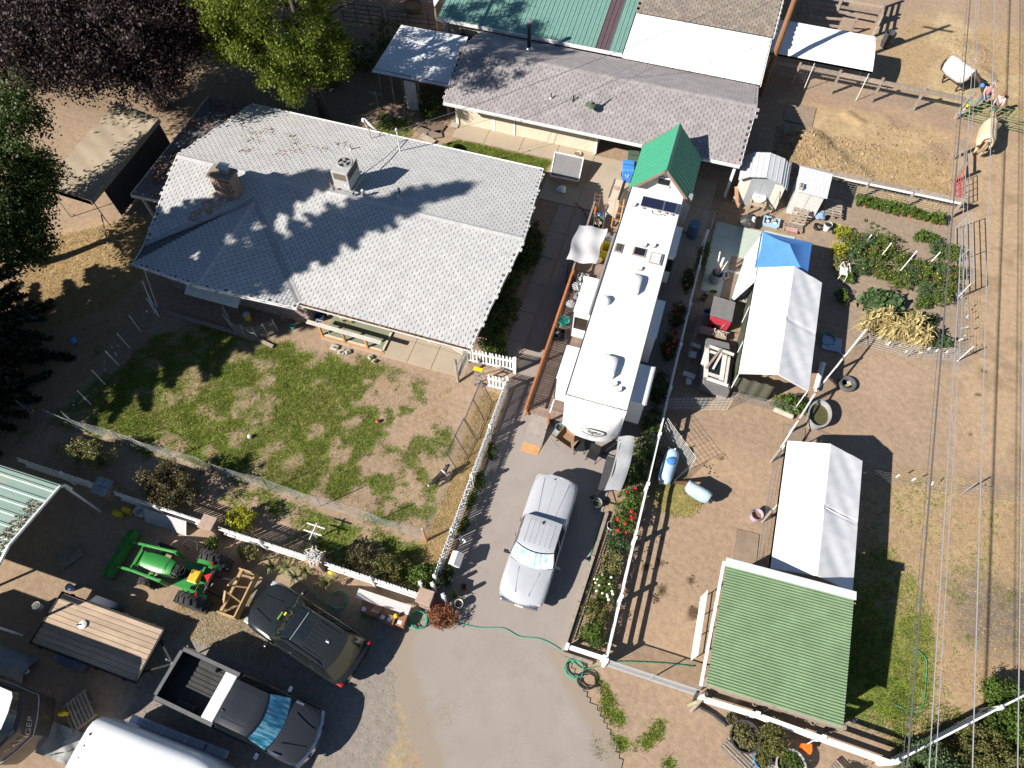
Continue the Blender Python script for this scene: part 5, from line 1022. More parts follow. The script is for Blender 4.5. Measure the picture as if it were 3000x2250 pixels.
# ------------------------------------------------------------------ black-nosed trailer, bottom-left corner
bt = thing('cargo_trailer', 'white roofed trailer with black lettered nose in the bottom left corner', 'trailer', (-18.5, -3.2, 0))
BB = M('nose_black', (.03, .032, .036), rough=.25, coat=.6); BBR = M('nose_brown', (.06, .05, .045), (.035, .03, .028), scale=3, rough=.3, coat=.5)
def vring(xs, xn, w, z): return [(-24, -3.2+w, z), (xs-.9, -3.2+w, z), (xs-.12, -3.2+w*.98, z), (xs, -3.2+w*.86, z), ((xs+xn)/2+.03, -3.2+w*.45, z), (xn, -3.2, z), ((xs+xn)/2+.03, -3.2-w*.45, z), (xs, -3.2-w*.86, z), (xs-.12, -3.2-w*.98, z), (-24, -3.2-w, z)]
R0, R1, R2, R3, R4 = vring(-16.55, -16.3, 1.05, 3.02), vring(-16.5, -16.05, 1.1, 2.74), vring(-16.42, -15.96, 1.13, 2.68), vring(-16.36, -15.88, 1.14, 1.9), vring(-16.5, -16.1, 1.12, .6)
MB().loft([R1, R0], cap=False).bd('upper_cap', BB, bt, sm=40); MB().loft([R4, R3, R2, R1], cap=False).bd('nose', BBR, bt, sm=40); MB().slab([(x, y, z+.02) for x, y, z in R0], .05).bd('roof', HW, bt); MB().tube([(x+.01, y, z) for x, y, z in R3], .025).bd('rub_rail', GALV, bt); MB().tube([(x, y, z) for x, y, z in R1], .02).bd('seam_rail', DARKT, bt)
def text_mesh(s, size=1.0, font_off=0.0):
 cu = bpy.data.curves.new('lettering', 'FONT'); cu.body = s; cu.size = size; cu.offset = font_off; cu.extrude = 0
 o = bpy.data.objects.new('lettering', cu); COL.objects.link(o); dg = bpy.context.evaluated_depsgraph_get(); me = bpy.data.meshes.new_from_object(o.evaluated_get(dg)); bpy.data.objects.remove(o); return me
def letters(s, f, mat, parent, name='lettering', size=1.0, offs=0.0):
 """each letter a part, its outline bent onto the surface f(x, y) -> world point"""
 x = 0; out = []
 for ch in s:
  if ch == ' ': x += .35*size; continue
  me = text_mesh(ch, size, offs); w = max((v.co.x for v in me.vertices), default=.3); pts = [f(v.co.x+x, v.co.y) for v in me.vertices]
  for v, p in zip(me.vertices, pts): v.co = WM[parent.name].inverted() @ Vector(p)
  me.materials.append(mat); o = bpy.data.objects.new(name, me); COL.objects.link(o); o.parent = parent; WM[o.name] = WM[parent.name]; out.append(o); x += w+.06*size
 return out
path = [Vector((-16.42, -4.15)), Vector((-16.16, -3.72)), Vector((-15.9, -3.2)), Vector((-16.16, -2.68)), Vector((-16.4, -2.2))]
def along(d):
 for a, b in zip(path[:-1], path[1:]):
  l = (b-a).length
  if d <= l or b is path[-1]: t = (b-a)/l; return a+t*d, t
  d -= l
def fband(x, y): p, t = along(x+.32); return (p.x+.035, p.y, 2.08+y*1.25)
letters('RANGER', fband, M('lettering_silver', (.5, .5, .5), rough=.3, metal=.4), bt, 'letter', .34)
# ------------------------------------------------------------------ fifth-wheel trailer
rv = thing('travel_trailer', 'long white travel trailer with slide-outs parked beside the house', 'travel trailer', (-.87, 19.8, 0))
RVW = M('rv_white', (.76, .76, .76), (.72, .72, .72), rough=.4, coat=.2); RVS = M('rv_side', (.70, .70, .69), (.65, .65, .64), rough=.45); BLKT = M('rv_seal', (.05, .05, .05), rough=.7); SEAL = M('roof_sealant', (.36, .31, .26), (.26, .22, .18), scale=9, rough=.9)
RX0, RX1, RY0, RY1, RZ = -2.12, .38, 13.9, 25.95, 3.6
MB().b2((RX0, RY0+.02, .95), (RX1, RY1, RZ-.06)).bd('body', RVS, rv, bv=.04)
mb = MB(); mb.loft([[(x, y, RZ-.05+.05*(1-((x-(RX0+RX1)/2)/1.25)**2)) for x in np.linspace(RX0-.02, RX1+.02, 7)] for y in (RY0-.02, RY1+.01)], cap=False); mb.loft([[(x, y, RZ-.07) for x in (RX1+.02, RX0-.02)] for y in (RY0-.02, RY1+.01)], cap=False); rvroof = mb.bd('roof', RVW, rv, sm=50)
for x in (RX0-.015, RX1+.015): MB().bar((x, RY0, RZ-.05), (x, RY1, RZ-.05), .035, .05).bd('roof_edge', BLKT, rvroof)
# nose cap
def nose(u, v):
 """u across -1..1, v from roof (0) down the front (1)"""
 x = (RX0+RX1)/2+u*1.25*(1-.10*v**2); bul = .62*math.sin(min(1, v*1.15)*math.pi*.62)*(1-.72*abs(u)**2.6); y = RY0-.02-bul
 z = RZ-.03*abs(u) - 2.15*v**1.35; return (x, y, z)
sheet(lambda u, v: nose(u*2-1, v), 24, 16, .03).bd('front_cap', RVW, rv, sm=60)
mb = MB(); q0 = [nose(-1+i/12, 1) for i in range(25)]; mb.loft([q0, [(x, RY0+.3, z-.02) for x, y, z in q0]], cap=False); mb.bd('cap_underside', RVS, rv)
for i in range(26): MB().ball((RX0+.05+i*.093, RY0-.02+random.uniform(-.012, .012), RZ+.012), .04, 6, 4, sq=(1.3, .8, .4)).bd('seam_sealant', SEAL, rvroof)
def nmap(u, v, d=.012):
 p = Vector(nose(u, v)); a = Vector(nose(u+.02, v))-p; b = Vector(nose(u, v+.02))-p; n_ = a.cross(b).normalized(); n_ = n_ if n_.y < 0 or n_.z > .5 else -n_; return p+n_*d
def decal(pts, mat, name, d=.014):
 mb = MB(); v = [nmap(u, w, d) for u, w in pts]; mb.loft([v[:len(v)//2], v[len(v)//2:][::-1]], cap=False); return mb.bd(name, mat, rv)
DECD = M('decal_dark', (.05, .05, .055), rough=.4); DECG = M('decal_grey', (.62, .62, .62), rough=.5); DECM = M('decal_mid', (.22, .22, .23), rough=.45)
def ringarc(cu, cv, ru, rv_, a0, a1, t0, t1, mat, name, n=18):
 o = []; i_ = []
 for k in range(n+1):
  a = a0+(a1-a0)*k/n; tt = t0+(t1-t0)*math.sin(math.pi*k/n)
  o.append((cu+ru*math.cos(a), cv+rv_*math.sin(a))); i_.append((cu+(ru-tt)*math.cos(a), cv+(rv_-tt*.6)*math.sin(a)))
 decal(o+i_[::-1], mat, name)
ringarc(.16, .70, .44, .125, math.pi*.95, math.pi*2.9, .01, .06, DECD, 'emblem_ring'); ringarc(.16, .70, .37, .095, math.pi*1.1, math.pi*2.0, .005, .03, DECM, 'emblem_ring'); ringarc(.16, .70, .46, .135, math.pi*.05, math.pi*.9, .01, .05, DECD, 'emblem_ring')
for cu, cv, ru, rw, m_ in ((.06, .70, .11, .05, DECM), (.2, .675, .09, .028, DECD), (.3, .72, .1, .035, DECM), (.14, .745, .05, .03, DECD), (-.02, .66, .08, .015, DECD), (.38, .69, .05, .02, DECM)):
 n = 10; decal([(cu+ru*math.cos(math.pi*k/n), cv+rw*math.sin(math.pi*k/n)) for k in range(n+1)]+[(cu+ru*math.cos(math.pi*k/n), cv-rw*.5*math.sin(math.pi*k/n)) for k in range(n, -1, -1)], m_, 'emblem_mark')
decal([(-.52+.05*i, .575-.004*i) for i in range(10)]+[(-.1-.045*i, .56-.0*i) for i in range(10)], DECD, 'emblem_swoosh')
letters('ARCTIC WOLF', lambda x, y: nmap(-.40+x*.98, .50-y*.42, .013), DECG, rv, 'letter', .155)
for i in range(9): decal([(-.2+i*.06, .875), (-.165+i*.06, .875), (-.165+i*.06, .89), (-.2+i*.06, .89)], DECD, 'emblem_dash')
for s in (-1, 1): decal([(s*(.93-.05*k/8), .25+.6*k/8) for k in range(9)]+[(s*(.87-.1*(8-k)/8), .25+.6*(8-k)/8) for k in range(9)], DECG, 'cap_stripe')
# slide-outs
def slide(x0, x1, y0, y1, z0, z1, win=None, seam=True):
 s = MB().b2((x0, y0, z0), (x1, y1, z1)).bd('slide_out', RVS, rv, bv=.02)
 MB().b2((x0-.01, y0-.01, z1), (x1+.01, y1+.01, z1+.025)).bd('slide_roof', RVW, s)
 MB().b2(((x0 if x0 < -1 else x1)-.02, y0-.015, z0), ((x0 if x0 < -1 else x1)+.02, y0+.03, z1)).bd('flange', BLKT, s); MB().b2(((x0 if x0 < -1 else x1)-.02, y1-.03, z0), ((x0 if x0 < -1 else x1)+.02, y1+.015, z1)).bd('flange', BLKT, s)
 if win:
  wa, wb_, za, zb = win; g_ = MB().b2((wa, y0-.035, za), (wb_, y0-.012, zb)).bd('window', GLASS, s, bv=.01); MB().b2((wa-.03, y0-.026, za-.03), (wb_+.03, y0-.005, zb+.03)).bd('window_frame', BLKT, g_)
slide(-2.96, -2.12, 18.42, 20.46, 1.0, 2.95, (-2.85, -2.3, 1.75, 2.55)); slide(-2.74, -2.12, 14.8, 16.5, 1.3, 3.1)
slide(.38, .72, 22.8, 24.66, 1.0, 2.95, (.44, .68, 1.9, 2.7)); slide(.38, .80, 18.05, 20.1, 1.0, 3.0); slide(.38, 1.03, 14.7, 16.55, 1.3, 3.05)
aw = MB().tube([(1.05, 14.7, 3.1), (1.05, 16.55, 3.1)], .05, 8).bd('awning_roll', GALV, rv, sm=50)
MB().tube([(-2.2, 18.1, 3.45), (-2.2, 22.9, 3.45)], .07, 8).bd('awning_roll', M('awning_grey', (.22, .22, .22), rough=.6), rv, sm=50)
def rvac(x, y):
 a = MB(); a.loft([[(x+dx*w, yy, z) for dx, z in ((-.36, RZ+.03), (-.34, RZ+.28*h), (-.2, RZ+.36*h), (.2, RZ+.36*h), (.34, RZ+.28*h), (.36, RZ+.03))] for yy, w, h in ((y-.48, .86, .35), (y-.36, 1, .85), (y+.1, 1, 1), (y+.38, .98, .95), (y+.46, .95, .8))]); u = a.bd('roof_air_conditioner', RVW, rv, sm=30, bv=.02); MB().b2((x-.25, y+.47, RZ+.06), (x+.25, y+.485, RZ+.26)).bd('vent_louvre', DECM, u)
rvac(-.78, 20.05); rvac(-.82, 15.6)
MB().lathe((-1.75, 18.85, RZ), [(.26, 0), (.25, .12), (.18, .24), (.02, .28)], 20).bd('dome_antenna', RVW, rv, sm=50)
def hatch(x, y, w, h, lid, rot=0):
 f_ = MB().box((x, y, RZ+.03), (w+.14, h+.14, .03)).bd('vent_sealant', SEAL, rv, bv=.02); MB().box((x, y, RZ+.07), (w, h, .06)).bd('vent_lid', lid, f_, bv=.025)
hatch(-.1, 21.85, .42, .55, M('vent_white', (.6, .62, .63), rough=.3)); hatch(-.9, 22.0, .46, .4, GLASS); hatch(-1.85, 21.95, .22, .42, M('vent_brown', (.08, .07, .06), rough=.5))
for x, y in ((-.75, 22.45), (-.35, 22.55), (-.65, 21.05), (-.35, 14.95), (-.12, 14.75), (-1.75, 24.75)): u = MB().lathe((x, y, RZ+.0), [(.12, 0), (.12, .03), (.06, .03), (.06, .1), (.09, .1), (.09, .13), (.01, .14)], 12).bd('plumbing_vent', RVW, rv, sm=40); MB().lathe((x, y, RZ+.02), [(.125, 0), (.125, .018)], 12).bd('vent_sealant', SEAL, u)
SOL = M('solar_cell', (.012, .016, .04), (.018, .022, .05), rough=.12, spec=.8)
for x0, x1 in ((-1.45, -.42), (-.38, .2)):
 sp = MB().b2((x0, 24.72, RZ+.08), (x1, 25.36, RZ+.11)).bd('solar_panel', SOL, rv); [MB().bar(a, b, .025, .035).bd('panel_frame', METAL, sp) for a, b in (((x0, 24.72, RZ+.1), (x1, 24.72, RZ+.1)), ((x0, 25.36, RZ+.1), (x1, 25.36, RZ+.1)), ((x0, 24.72, RZ+.1), (x0, 25.36, RZ+.1)), ((x1, 24.72, RZ+.1), (x1, 25.36, RZ+.1)))]; [MB().box((xx, 24.66, RZ+.05), (.12, .08, .04)).bd('bracket', SEAL, sp) for xx in (x0+.15, x1-.15)]
MB().tube([(-.9, 24.68, RZ+.03), (-.8, 24.5, RZ+.03), (-.55, 24.45, RZ+.03), (-.35, 24.55, RZ+.05), (-.2, 24.5, RZ+.03)], .012).bd('solar_cable', DARKT, rv)
for y in (18.6, 19.5): 
 for s, x in ((1, -2.0), (-1, .25)): MB().lathe((x, y, .4), [(.24, -.11), (.4, -.09), (.4, .09), (.24, .11)], 18, ax='x').bd('wheel', TYRE, rv, sm=40)
for x in (-1.9, .2): MB().b2((x-.06, 14.3, 0), (x+.06, 14.42, 1.0)).bd('landing_leg', DARKT, rv)
[MB().lathe((-.9+dx, 13.95, .55), [(.16, 0), (.18, .1), (.18, .4), (.1, .5), (.05, .56)], 12).bd('gas_bottle', DARKT, rv) for dx in (-.35, .25)]; MB().box((-.8, 13.7, 1.15), (.35, .4, .35)).bd('pin_box', GALV, rv)
# ------------------------------------------------------------------ deck, rail and ramp beside the trailer
dk = thing('deck', 'brown plank deck with lattice railing beside the travel trailer', 'deck', (-3.1, 19, 0))
DKP = M('deck_board', (.26, .185, .15), (.18, .13, .105), scale=3, aniso=(3, .5, 1), rough=.85, rnd=.2); RAILO = M('stained_rail', (.42, .15, .055), (.32, .11, .04), scale=5, rough=.7, rnd=.1)
y = 14.3
bd = shared(MB().box((0, 0, 0), (1.6, .135, .04)), 'deck_board', DKP)
while y < 26.6: piece('deck_board', bd, Matrix.Translation((-3.0, y, .52)), dk); y += .145
for yy in (14.4, 17, 19.5, 22, 24.5, 26.5): MB().b2((-3.85, yy-.05, 0), (-3.75, yy+.05, 1.35)).bd('post', RAILO, dk)
MB().bar((-3.8, 13.9, 1.33), (-3.8, 18.95, 1.37), .09, .05).bd('top_rail', RAILO, dk); MB().bar((-3.8, 18.9, 1.40), (-3.8, 21.95, 1.42), .09, .05).bd('top_rail', RAILO, dk); MB().bar((-3.82, 21.95, 1.40), (-3.9, 26.6, 1.40), .09, .05).bd('top_rail', WOODF, dk)
MB().bar((-3.8, 14.0, .62), (-3.8, 26.5, .62), .05, .08).bd('bottom_rail', RAILO, dk)
LAT = M('brown_lattice', (.115, .06, .04), (.085, .045, .03), rough=.8, rnd=.1)
k = 0
for (ya, yb) in ((14.2, 18.9), (19.0, 21.8)):
 n = int((yb-ya)/.13)
 for i in range(-5, n):
  for sgn in (1, -1):
   y0 = ya+i*.13; y1 = y0+.68; za, zb = (.64, 1.31) if sgn > 0 else (1.31, .64)
   if y0 < ya: 
    f_ = (ya-y0)/(y1-y0); za = za+(zb-za)*f_; y0 = ya
   if y1 > yb:
    f_ = (yb-y0)/(y1-y0); zb = za+(zb-za)*f_; y1 = yb
   if y1-y0 > .08: MB().bar((-3.8+.012*sgn, y0, za), (-3.8+.012*sgn, y1, zb), .035, .01, up=(1, 0, 0)).bd('lattice_slat', LAT, dk)
rp = thing('ramp', 'grey plywood ramp with orange lip leading up to the deck', 'ramp', (-3.15, 13.4, 0))
MB().hexa([(-3.58, 12.98, .0), (-2.74, 12.98, .0), (-2.74, 14.3, .46), (-3.58, 14.3, .46), (-3.58, 12.98, .05), (-2.74, 12.98, .05), (-2.74, 14.3, .52), (-3.58, 14.3, .52)]).bd('ramp_sheet', M('grey_ply', (.27, .235, .21), (.2, .175, .155), scale=3, rough=.9), rp)
MB().hexa([(-3.58, 12.58, 0), (-2.8, 12.58, 0), (-2.76, 13.0, .02), (-3.56, 13.0, .02), (-3.58, 12.58, .02), (-2.8, 12.58, .02), (-2.76, 13.0, .065), (-3.56, 13.0, .065)]).bd('lip', WOODN, rp)
MB().b2((-2.78, 14.0, 0), (-2.70, 14.1, 1.3)).bd('hand_post', RAILO, rp); MB().bar((-2.74, 14.05, 1.25), (-2.74, 15.0, 1.3), .05, .05).bd('hand_rail', TRIM, rp)
gtp = thing('grey_tarp_canopy', 'grey fabric sunshade square over the deck railing', 'canopy', (-3.5, 23.2, 0))
sheet(lambda u, v: (-4.2+1.42*u+.05*math.sin(v*9), 21.95+2.35*v+.12*u, 2.0+.06*math.sin(u*9+v*4)+.05*math.sin(v*math.pi*3)-.05*math.sin(u*math.pi)), 18, 24).bd('cloth', GT, gtp, sm=60)
for x, y in ((-4.1, 22.1), (-2.85, 22.2), (-4.15, 24.2), (-2.8, 24.35)): MB().tube([(x, y, .5 if x > -3.9 else 0), (x, y, 2.0)], .02).bd('leg', DARKT, gtp)
# ------------------------------------------------------------------ things on the deck and around the trailer nose
def bag(x, y, z, r, label, mat, cat='bag', nm='plastic_bag'):
 mb = MB(); n, k = 14, 8; vs = []
 for i in range(k+1):
  a = math.pi*i/k
  for j in range(n):
   b = 2*math.pi*j/n; rr = r*math.sin(a)*(1+.22*math.sin(3*b+i)+.14*random.uniform(-1, 1)); vs.append((x+rr*math.cos(b), y+rr*math.sin(b), z+r*.75-r*.75*math.cos(a)*(1 if a > 1.57 else .8)+random.uniform(-.02, .02)))
 mb.add(vs, [(i*n+j, i*n+(j+1) % n, (i+1)*n+(j+1) % n, (i+1)*n+j) for i in range(k) for j in range(n)]); t = thing(nm, label, cat, (x, y, z)); mb.bd('sack', mat, t, sm=25)
 MB().lathe((x, y, z+r*1.25), [(.02, 0), (.05, .06), (.09, .12)], 8).bd('tied_neck', mat, t); return t
PLW = M('white_plastic', (.72, .73, .74), (.6, .62, .64), scale=6, rough=.4, bump=.4, bscale=12); PLB = M('black_plastic_sheet', (.05, .05, .05), (.03, .03, .03), scale=6, rough=.35, bump=.5, bscale=10)
bag(-3.35, 21.5, .54, .28, 'white plastic sack on the deck below the grey sunshade', PLW); bag(-3.45, 20.4, .54, .22, 'smaller white sack further down the deck', PLW); bag(-3.2, 20.95, .54, .24, 'silvery plastic sack beside the slide-out', M('silver_plastic', (.5, .51, .53), (.3, .31, .33), scale=8, rough=.3)); bag(-2.55, 24.9, .54, .26, 'white sack tucked against the trailer side on the deck', PLW)
bag(-6.0, 28.1, .02, .24, 'crumpled white bag on the ground beside the house corner', PLW)
def crate(name, label, cat, x, y, z, w, d, h, mat, taper=.85, rz=0, rim=True, fill=None):
 t = thing(name, label, cat, (x, y, z), R(rz)); a, b = w/2, d/2
 o = [(-a*taper, -b*taper), (a*taper, -b*taper), (a*taper, b*taper), (-a*taper, b*taper)]; u = [(-a, -b), (a, -b), (a, b), (-a, b)]; k_ = .9
 MB().loft([[(p[0], p[1], 0) for p in o], [(p[0], p[1], h) for p in u], [(p[0]*k_, p[1]*k_, h) for p in u], [(p[0]*k_, p[1]*k_, .03) for p in o]], closed=True).bd('tub', mat, t, lc=1, bv=.01)
 if rim: MB().loft([[(p[0]*1.08, p[1]*1.08, h-.03) for p in u], [(p[0]*1.08, p[1]*1.08, h+.005) for p in u], [(p[0]*.93, p[1]*.93, h+.005) for p in u]], closed=True, cap=False).bd('rim', mat, t, lc=1)
 if fill:
  for _ in range(7): MB().box((random.uniform(-a, a)*.6, random.uniform(-b, b)*.6, h*.7+random.uniform(0, .08)), [random.uniform(.06, .2) for _ in range(3)], rz=random.random()*3, rx=random.random()).bd('contents', random.choice(fill), t, lc=1)
 return t
TEALP = M('teal_plastic', (.05, .42, .36), rough=.4); YELP = M('yellow_plastic', (.72, .56, .02), rough=.45); BLUP = M('blue_plastic', (.08, .26, .68), rough=.4); LBLP = M('light_blue_plastic', (.35, .52, .68), rough=.4); GRNP = M('dark_green_plastic', (.08, .12, .09), rough=.5); BROWNB = M('brown_stuff', (.25, .15, .08), rough=.8)
lb = thing('laundry_basket', 'teal slotted laundry basket on the deck by the lattice', 'basket', (-3.55, 19.35, .54))
for i in range(4): MB().loft([[(.34*(.8+.07*i+dz)*math.cos(a), .24*(.8+.07*i+dz)*math.sin(a), .08*i+z) for a in [j*math.pi/10 for j in range(20)]] for dz, z in ((0, 0), (.02, .03), (-.03, .03), (-.05, 0))], closed=True, cap=False).bd('hoop', TEALP, lb, lc=1)
for j in range(14): a = j*math.pi/7; MB().bar((.27*math.cos(a), .19*math.sin(a), 0), (.35*math.cos(a), .25*math.sin(a), .27), .03, .015).bd('slat', TEALP, lb, lc=1)
MB().box((0, 0, .01), (.4, .28, .02)).bd('base', TEALP, lb, lc=1)
yc = crate('mop_cart', 'bright yellow mop cart beside the grey sunshade', 'cart', -2.62, 23.9, .54, .42, .62, .75, YELP, .8); [MB().ball((sx*.15, sy*.22, -.0), .05).bd('caster', DARKT, yc, lc=1) for sx in (-1, 1) for sy in (-1, 1)]
crate('storage_tote', 'open green tote heaped with things at the top of the deck', 'tote', -3.4, 25.6, .54, .5, .8, .5, GRNP, .85, 5, fill=[TEALP, WOODF, TRIM, BROWNB]); crate('blue_bag_box', 'blue and red printed bag box near the deck corner', 'box', -3.45, 26.2, .54, .3, .3, .4, BLUP, .95, 20, fill=[LAMPR, TRIM, BLUP])
crate('grey_tote', 'grey lidded tote on the deck under the sunshade edge', 'tote', -3.3, 22.0, .54, .5, .55, .35, M('tote_grey', (.25, .25, .26), rough=.6), .9, 0, fill=[TRIM, PLW]); crate('black_crate', 'black crate of odds and ends on the deck beyond the basket', 'crate', -3.5, 18.5, .54, .45, .5, .3, DARKT, .9, 10, fill=[DARKT, GALV, BLUP])
dm = thing('door_mat', 'orange brown round mat on the deck between the slide-outs', 'mat', (-2.65, 17.2, .54)); MB().box((0, 0, .01), (.75, 1.2, .015)).bd('mat', M('mat_orange', (.42, .25, .11), (.36, .2, .08), rough=.95), dm, lc=1); MB().lathe((0, -.1, .018), [(.3, 0), (.3, .008), (.27, .008)], 20).bd('round_mark', M('mat_brown', (.33, .19, .08), rough=.95), dm, lc=1)
bb = thing('brass_board', 'long weathered board lying slantwise across the deck', 'board', (-2.75, 21.3, .55)); MB().bar((-3.1, 20.9, .6), (-2.3, 21.5, 1.2), .08, .03).bd('board', WOODF, bb); MB().bar((-3.05, 20.98, .62), (-2.98, 20.93, .66), .1, .05).bd('end_cleat', WOODF, bb)
lt_ = thing('step_ladder', 'pair of brown wooden ladder rails leaning on the trailer side', 'ladder', (-2.55, 26.2, 0)); [MB().bar((x, 25.7, .55), (x-.12, 27.0, 1.6), .05, .09).bd('rail', WOODN, lt_) for x in (-2.75, -2.35)]; [MB().bar((-2.75, 25.85+i*.28, .66+i*.24), (-2.35, 25.85+i*.28, .66+i*.24), .05, .03).bd('rung', WOODN, lt_) for i in range(4)]
htk = thing('hand_truck', 'upright metal hand truck frame beside the cabinet', 'hand truck', (-3.9, 27.4, 0)); [MB().tube([(-4.05+dx, 27.2, .05), (-4.05+dx, 27.45, 1.15)], .018).bd('rail', M('rusty_metal', (.2, .13, .09), rough=.7), htk) for dx in (0, .28)]; [MB().bar((-4.05, 27.22+.05*i, .12+.24*i), (-3.77, 27.22+.05*i, .12+.24*i), .02, .02).bd('rung', MATS['rusty_metal'], htk) for i in range(5)]; MB().box((-3.91, 27.1, .03), (.36, .2, .02)).bd('toe_plate', MATS['rusty_metal'], htk)
cb = thing('cabinet', 'pale cabinet with black back panel outside the green shed', 'cabinet', (-3.05, 28.2, 0)); TAN = M('cabinet_tan', (.50, .43, .36), (.44, .38, .31), rough=.7)
MB().b2((-3.3, 27.55, 0), (-2.78, 28.85, .95)).bd('body', TAN, cb); MB().b2((-3.36, 27.5, .95), (-2.86, 28.9, 1.0)).bd('top', TAN, cb); MB().b2((-2.85, 27.5, .95), (-2.72, 28.9, 1.06)).bd('back_panel', DARKT, cb); MB().lathe((-3.1, 28.25, 1.0), [(.17, 0), (.17, .03)], 6).bd('hex_tray', M('tray_pink', (.42, .28, .22), rough=.7), cb); MB().b2((-3.36, 27.5, .96), (-3.3, 28.9, 1.03)).bd('edge', M('edge_brown', (.14, .11, .09), rough=.8), cb)
bx = thing('plywood_box', 'pale plywood box in front of the cabinet', 'box', (-3.0, 27.05, 0)); [MB().b2((-3.28+i*.14, 26.7, 0), (-3.145+i*.14, 27.4, .75)).bd('plank', TAN, bx) for i in range(4)]; MB().b2((-3.3, 26.68, .75), (-2.7, 27.42, .78)).bd('lid', TAN, bx)
def wheelie(name, label, x, y, mat, rz):
 t = thing(name, label, 'bin', (x, y, 0), R(rz)); MB().hexa([(-.25, -.27, .08), (.25, -.27, .08), (.25, .25, .08), (-.25, .25, .08), (-.31, -.36, 1.0), (.31, -.36, 1.0), (.31, .34, 1.0), (-.31, .34, 1.0)]).bd('body', mat, t, lc=1, bv=.03)
 MB().hexa([(-.34, -.40, 1.0), (.34, -.40, 1.0), (.34, .38, 1.0), (-.34, .38, 1.0), (-.31, -.36, 1.07), (.31, -.36, 1.07), (.31, .36, 1.1), (-.31, .36, 1.1)]).bd('lid', mat, t, lc=1, bv=.03); MB().bar((-.25, .42, 1.02), (.25, .42, 1.02), .04, .04).bd('handle', mat, t, lc=1); [MB().lathe((s*.27, .27, .13), [(.13, -.03), (.13, .03)], 14, ax='x').bd('wheel', TYRE, t, lc=1) for s in (-1, 1)]; MB().bar((-.3, 0, 1.09), (.3, .02, 1.09), .02, .02).bd('lid_crease', DARKT, t, lc=1); return t
b1 = wheelie('wheelie_bin', 'bright blue recycling bin with white arrows mark beside the green gable', -2.85, 30.05, M('bin_blue', (.06, .25, .68), rough=.45), 10)
arrows = MB(); 
for k3 in range(3):
 a = k3*2.094+.3; MB().tube([(.0+.09*math.cos(a+j*.25), -.335, .62+.09*math.sin(a+j*.25)) for j in range(6)], .018, 4).bd('recycling_arrow', TRIM, b1, lc=1)
wheelie('wheelie_bin', 'dark green wheeled bin behind the blue one', -2.75, 30.85, GRNP, 8)
bag(-2.5, 31.4, .02, .3, 'white sacks piled behind the green wheeled bin', PLW)
# round barrel and rack on the far side
brl = thing('water_barrel', 'blue grey plastic barrel in shade beyond the green gable', 'barrel', (1.35, 27.1, 0)); MB().lathe((1.35, 27.1, 0), [(.26, 0), (.3, .1), (.3, .8), (.27, .9), (.2, .92)], 16).bd('drum', M('barrel_blue', (.06, .12, .22), rough=.5), brl, sm=40); MB().lathe((1.35, 27.1, .9), [(.29, 0), (.29, .03)], 16).bd('lid', M('barrel_lid', (.1, .18, .28), rough=.5), brl)
rk = thing('wire_rack', 'pale wire rack standing in shade right of the green gable', 'rack', (1.9, 28.0, 0)); [MB().tube([(1.6+dx, 27.7+dy, 0), (1.6+dx, 27.7+dy, 1.0)], .015).bd('leg', GALV, rk) for dx in (0, .6) for dy in (0, .5)]; [MB().tube([(1.6, 27.7+.1*i, .95-.4*j), (2.2, 27.7+.1*i, .95-.4*j)], .01, 4).bd('shelf_wire', GALV, rk) for i in range(6) for j in range(2)]
# solar-style black board leaning by the house corner
bp_ = thing('framed_board', 'grey mesh panel in white frame propped up behind the house', 'panel', (-6.1, 29.3, 0))
cx = [Vector((-6.96, 29.95, .95)), Vector((-5.34, 29.95, .95)), Vector((-5.24, 28.7, .45)), Vector((-6.82, 28.65, .45))]; MB().slab(cx, .03).bd('panel', M('panel_grey', (.18, .18, .185), (.15, .15, .155), rough=.7), bp_); [MB().bar(cx[i]+V(0,0,.01), cx[(i+1) % 4]+V(0,0,.01), .05, .06).bd('frame_bar', TRIM, bp_) for i in range(4)]; [MB().bar((x, y, 0), (x, y, z), .05, .05).bd('leg', WOOD, bp_) for x, y, z in ((-6.85, 29.9, .9), (-5.4, 29.9, .9), (-6.75, 28.75, .42), (-5.3, 28.8, .42))]; MB().bar((-6.9, 28.6, .36), (-5.2, 28.65, .36), .06, .06).bd('lower_brace', WOODN, bp_)
# wheelbarrow, bucket, folded chairs under the nose, propane swing
wbw = thing('wheelbarrow', 'rusty wheelbarrow standing at the nose of the travel trailer', 'wheelbarrow', (-1.75, 13.6, 0), R(-20)); RST = M('barrow_rust', (.30, .19, .11), (.22, .13, .08), rough=.85)
MB().loft([[(-.28, -.3, .3), (.25, -.3, .3), (.25, .3, .3), (-.28, .3, .3)], [(-.4, -.42, .6), (.5, -.42, .6), (.5, .42, .6), (-.4, .42, .6)], [(-.37, -.39, .6), (.47, -.39, .6), (.47, .39, .6), (-.37, .39, .6)], [(-.25, -.27, .33), (.22, -.27, .33), (.22, .27, .33), (-.25, .27, .33)]], closed=True).bd('tray', RST, wbw, lc=1); [MB().tube([(.6, s*.1, .25), (-.3, s*.24, .3), (-1.0, s*.3, .5)], .02).bd('handle', DARKT, wbw, lc=1) for s in (-1, 1)]; MB().lathe((.62, 0, .19), [(.1, -.05), (.19, -.04), (.19, .04), (.1, .05)], 16, ax='y').bd('wheel', TYRE, wbw, lc=1); [MB().tube([(-.25, s*.22, .3), (-.4, s*.25, 0)], .02).bd('leg', DARKT, wbw, lc=1) for s in (-1, 1)]
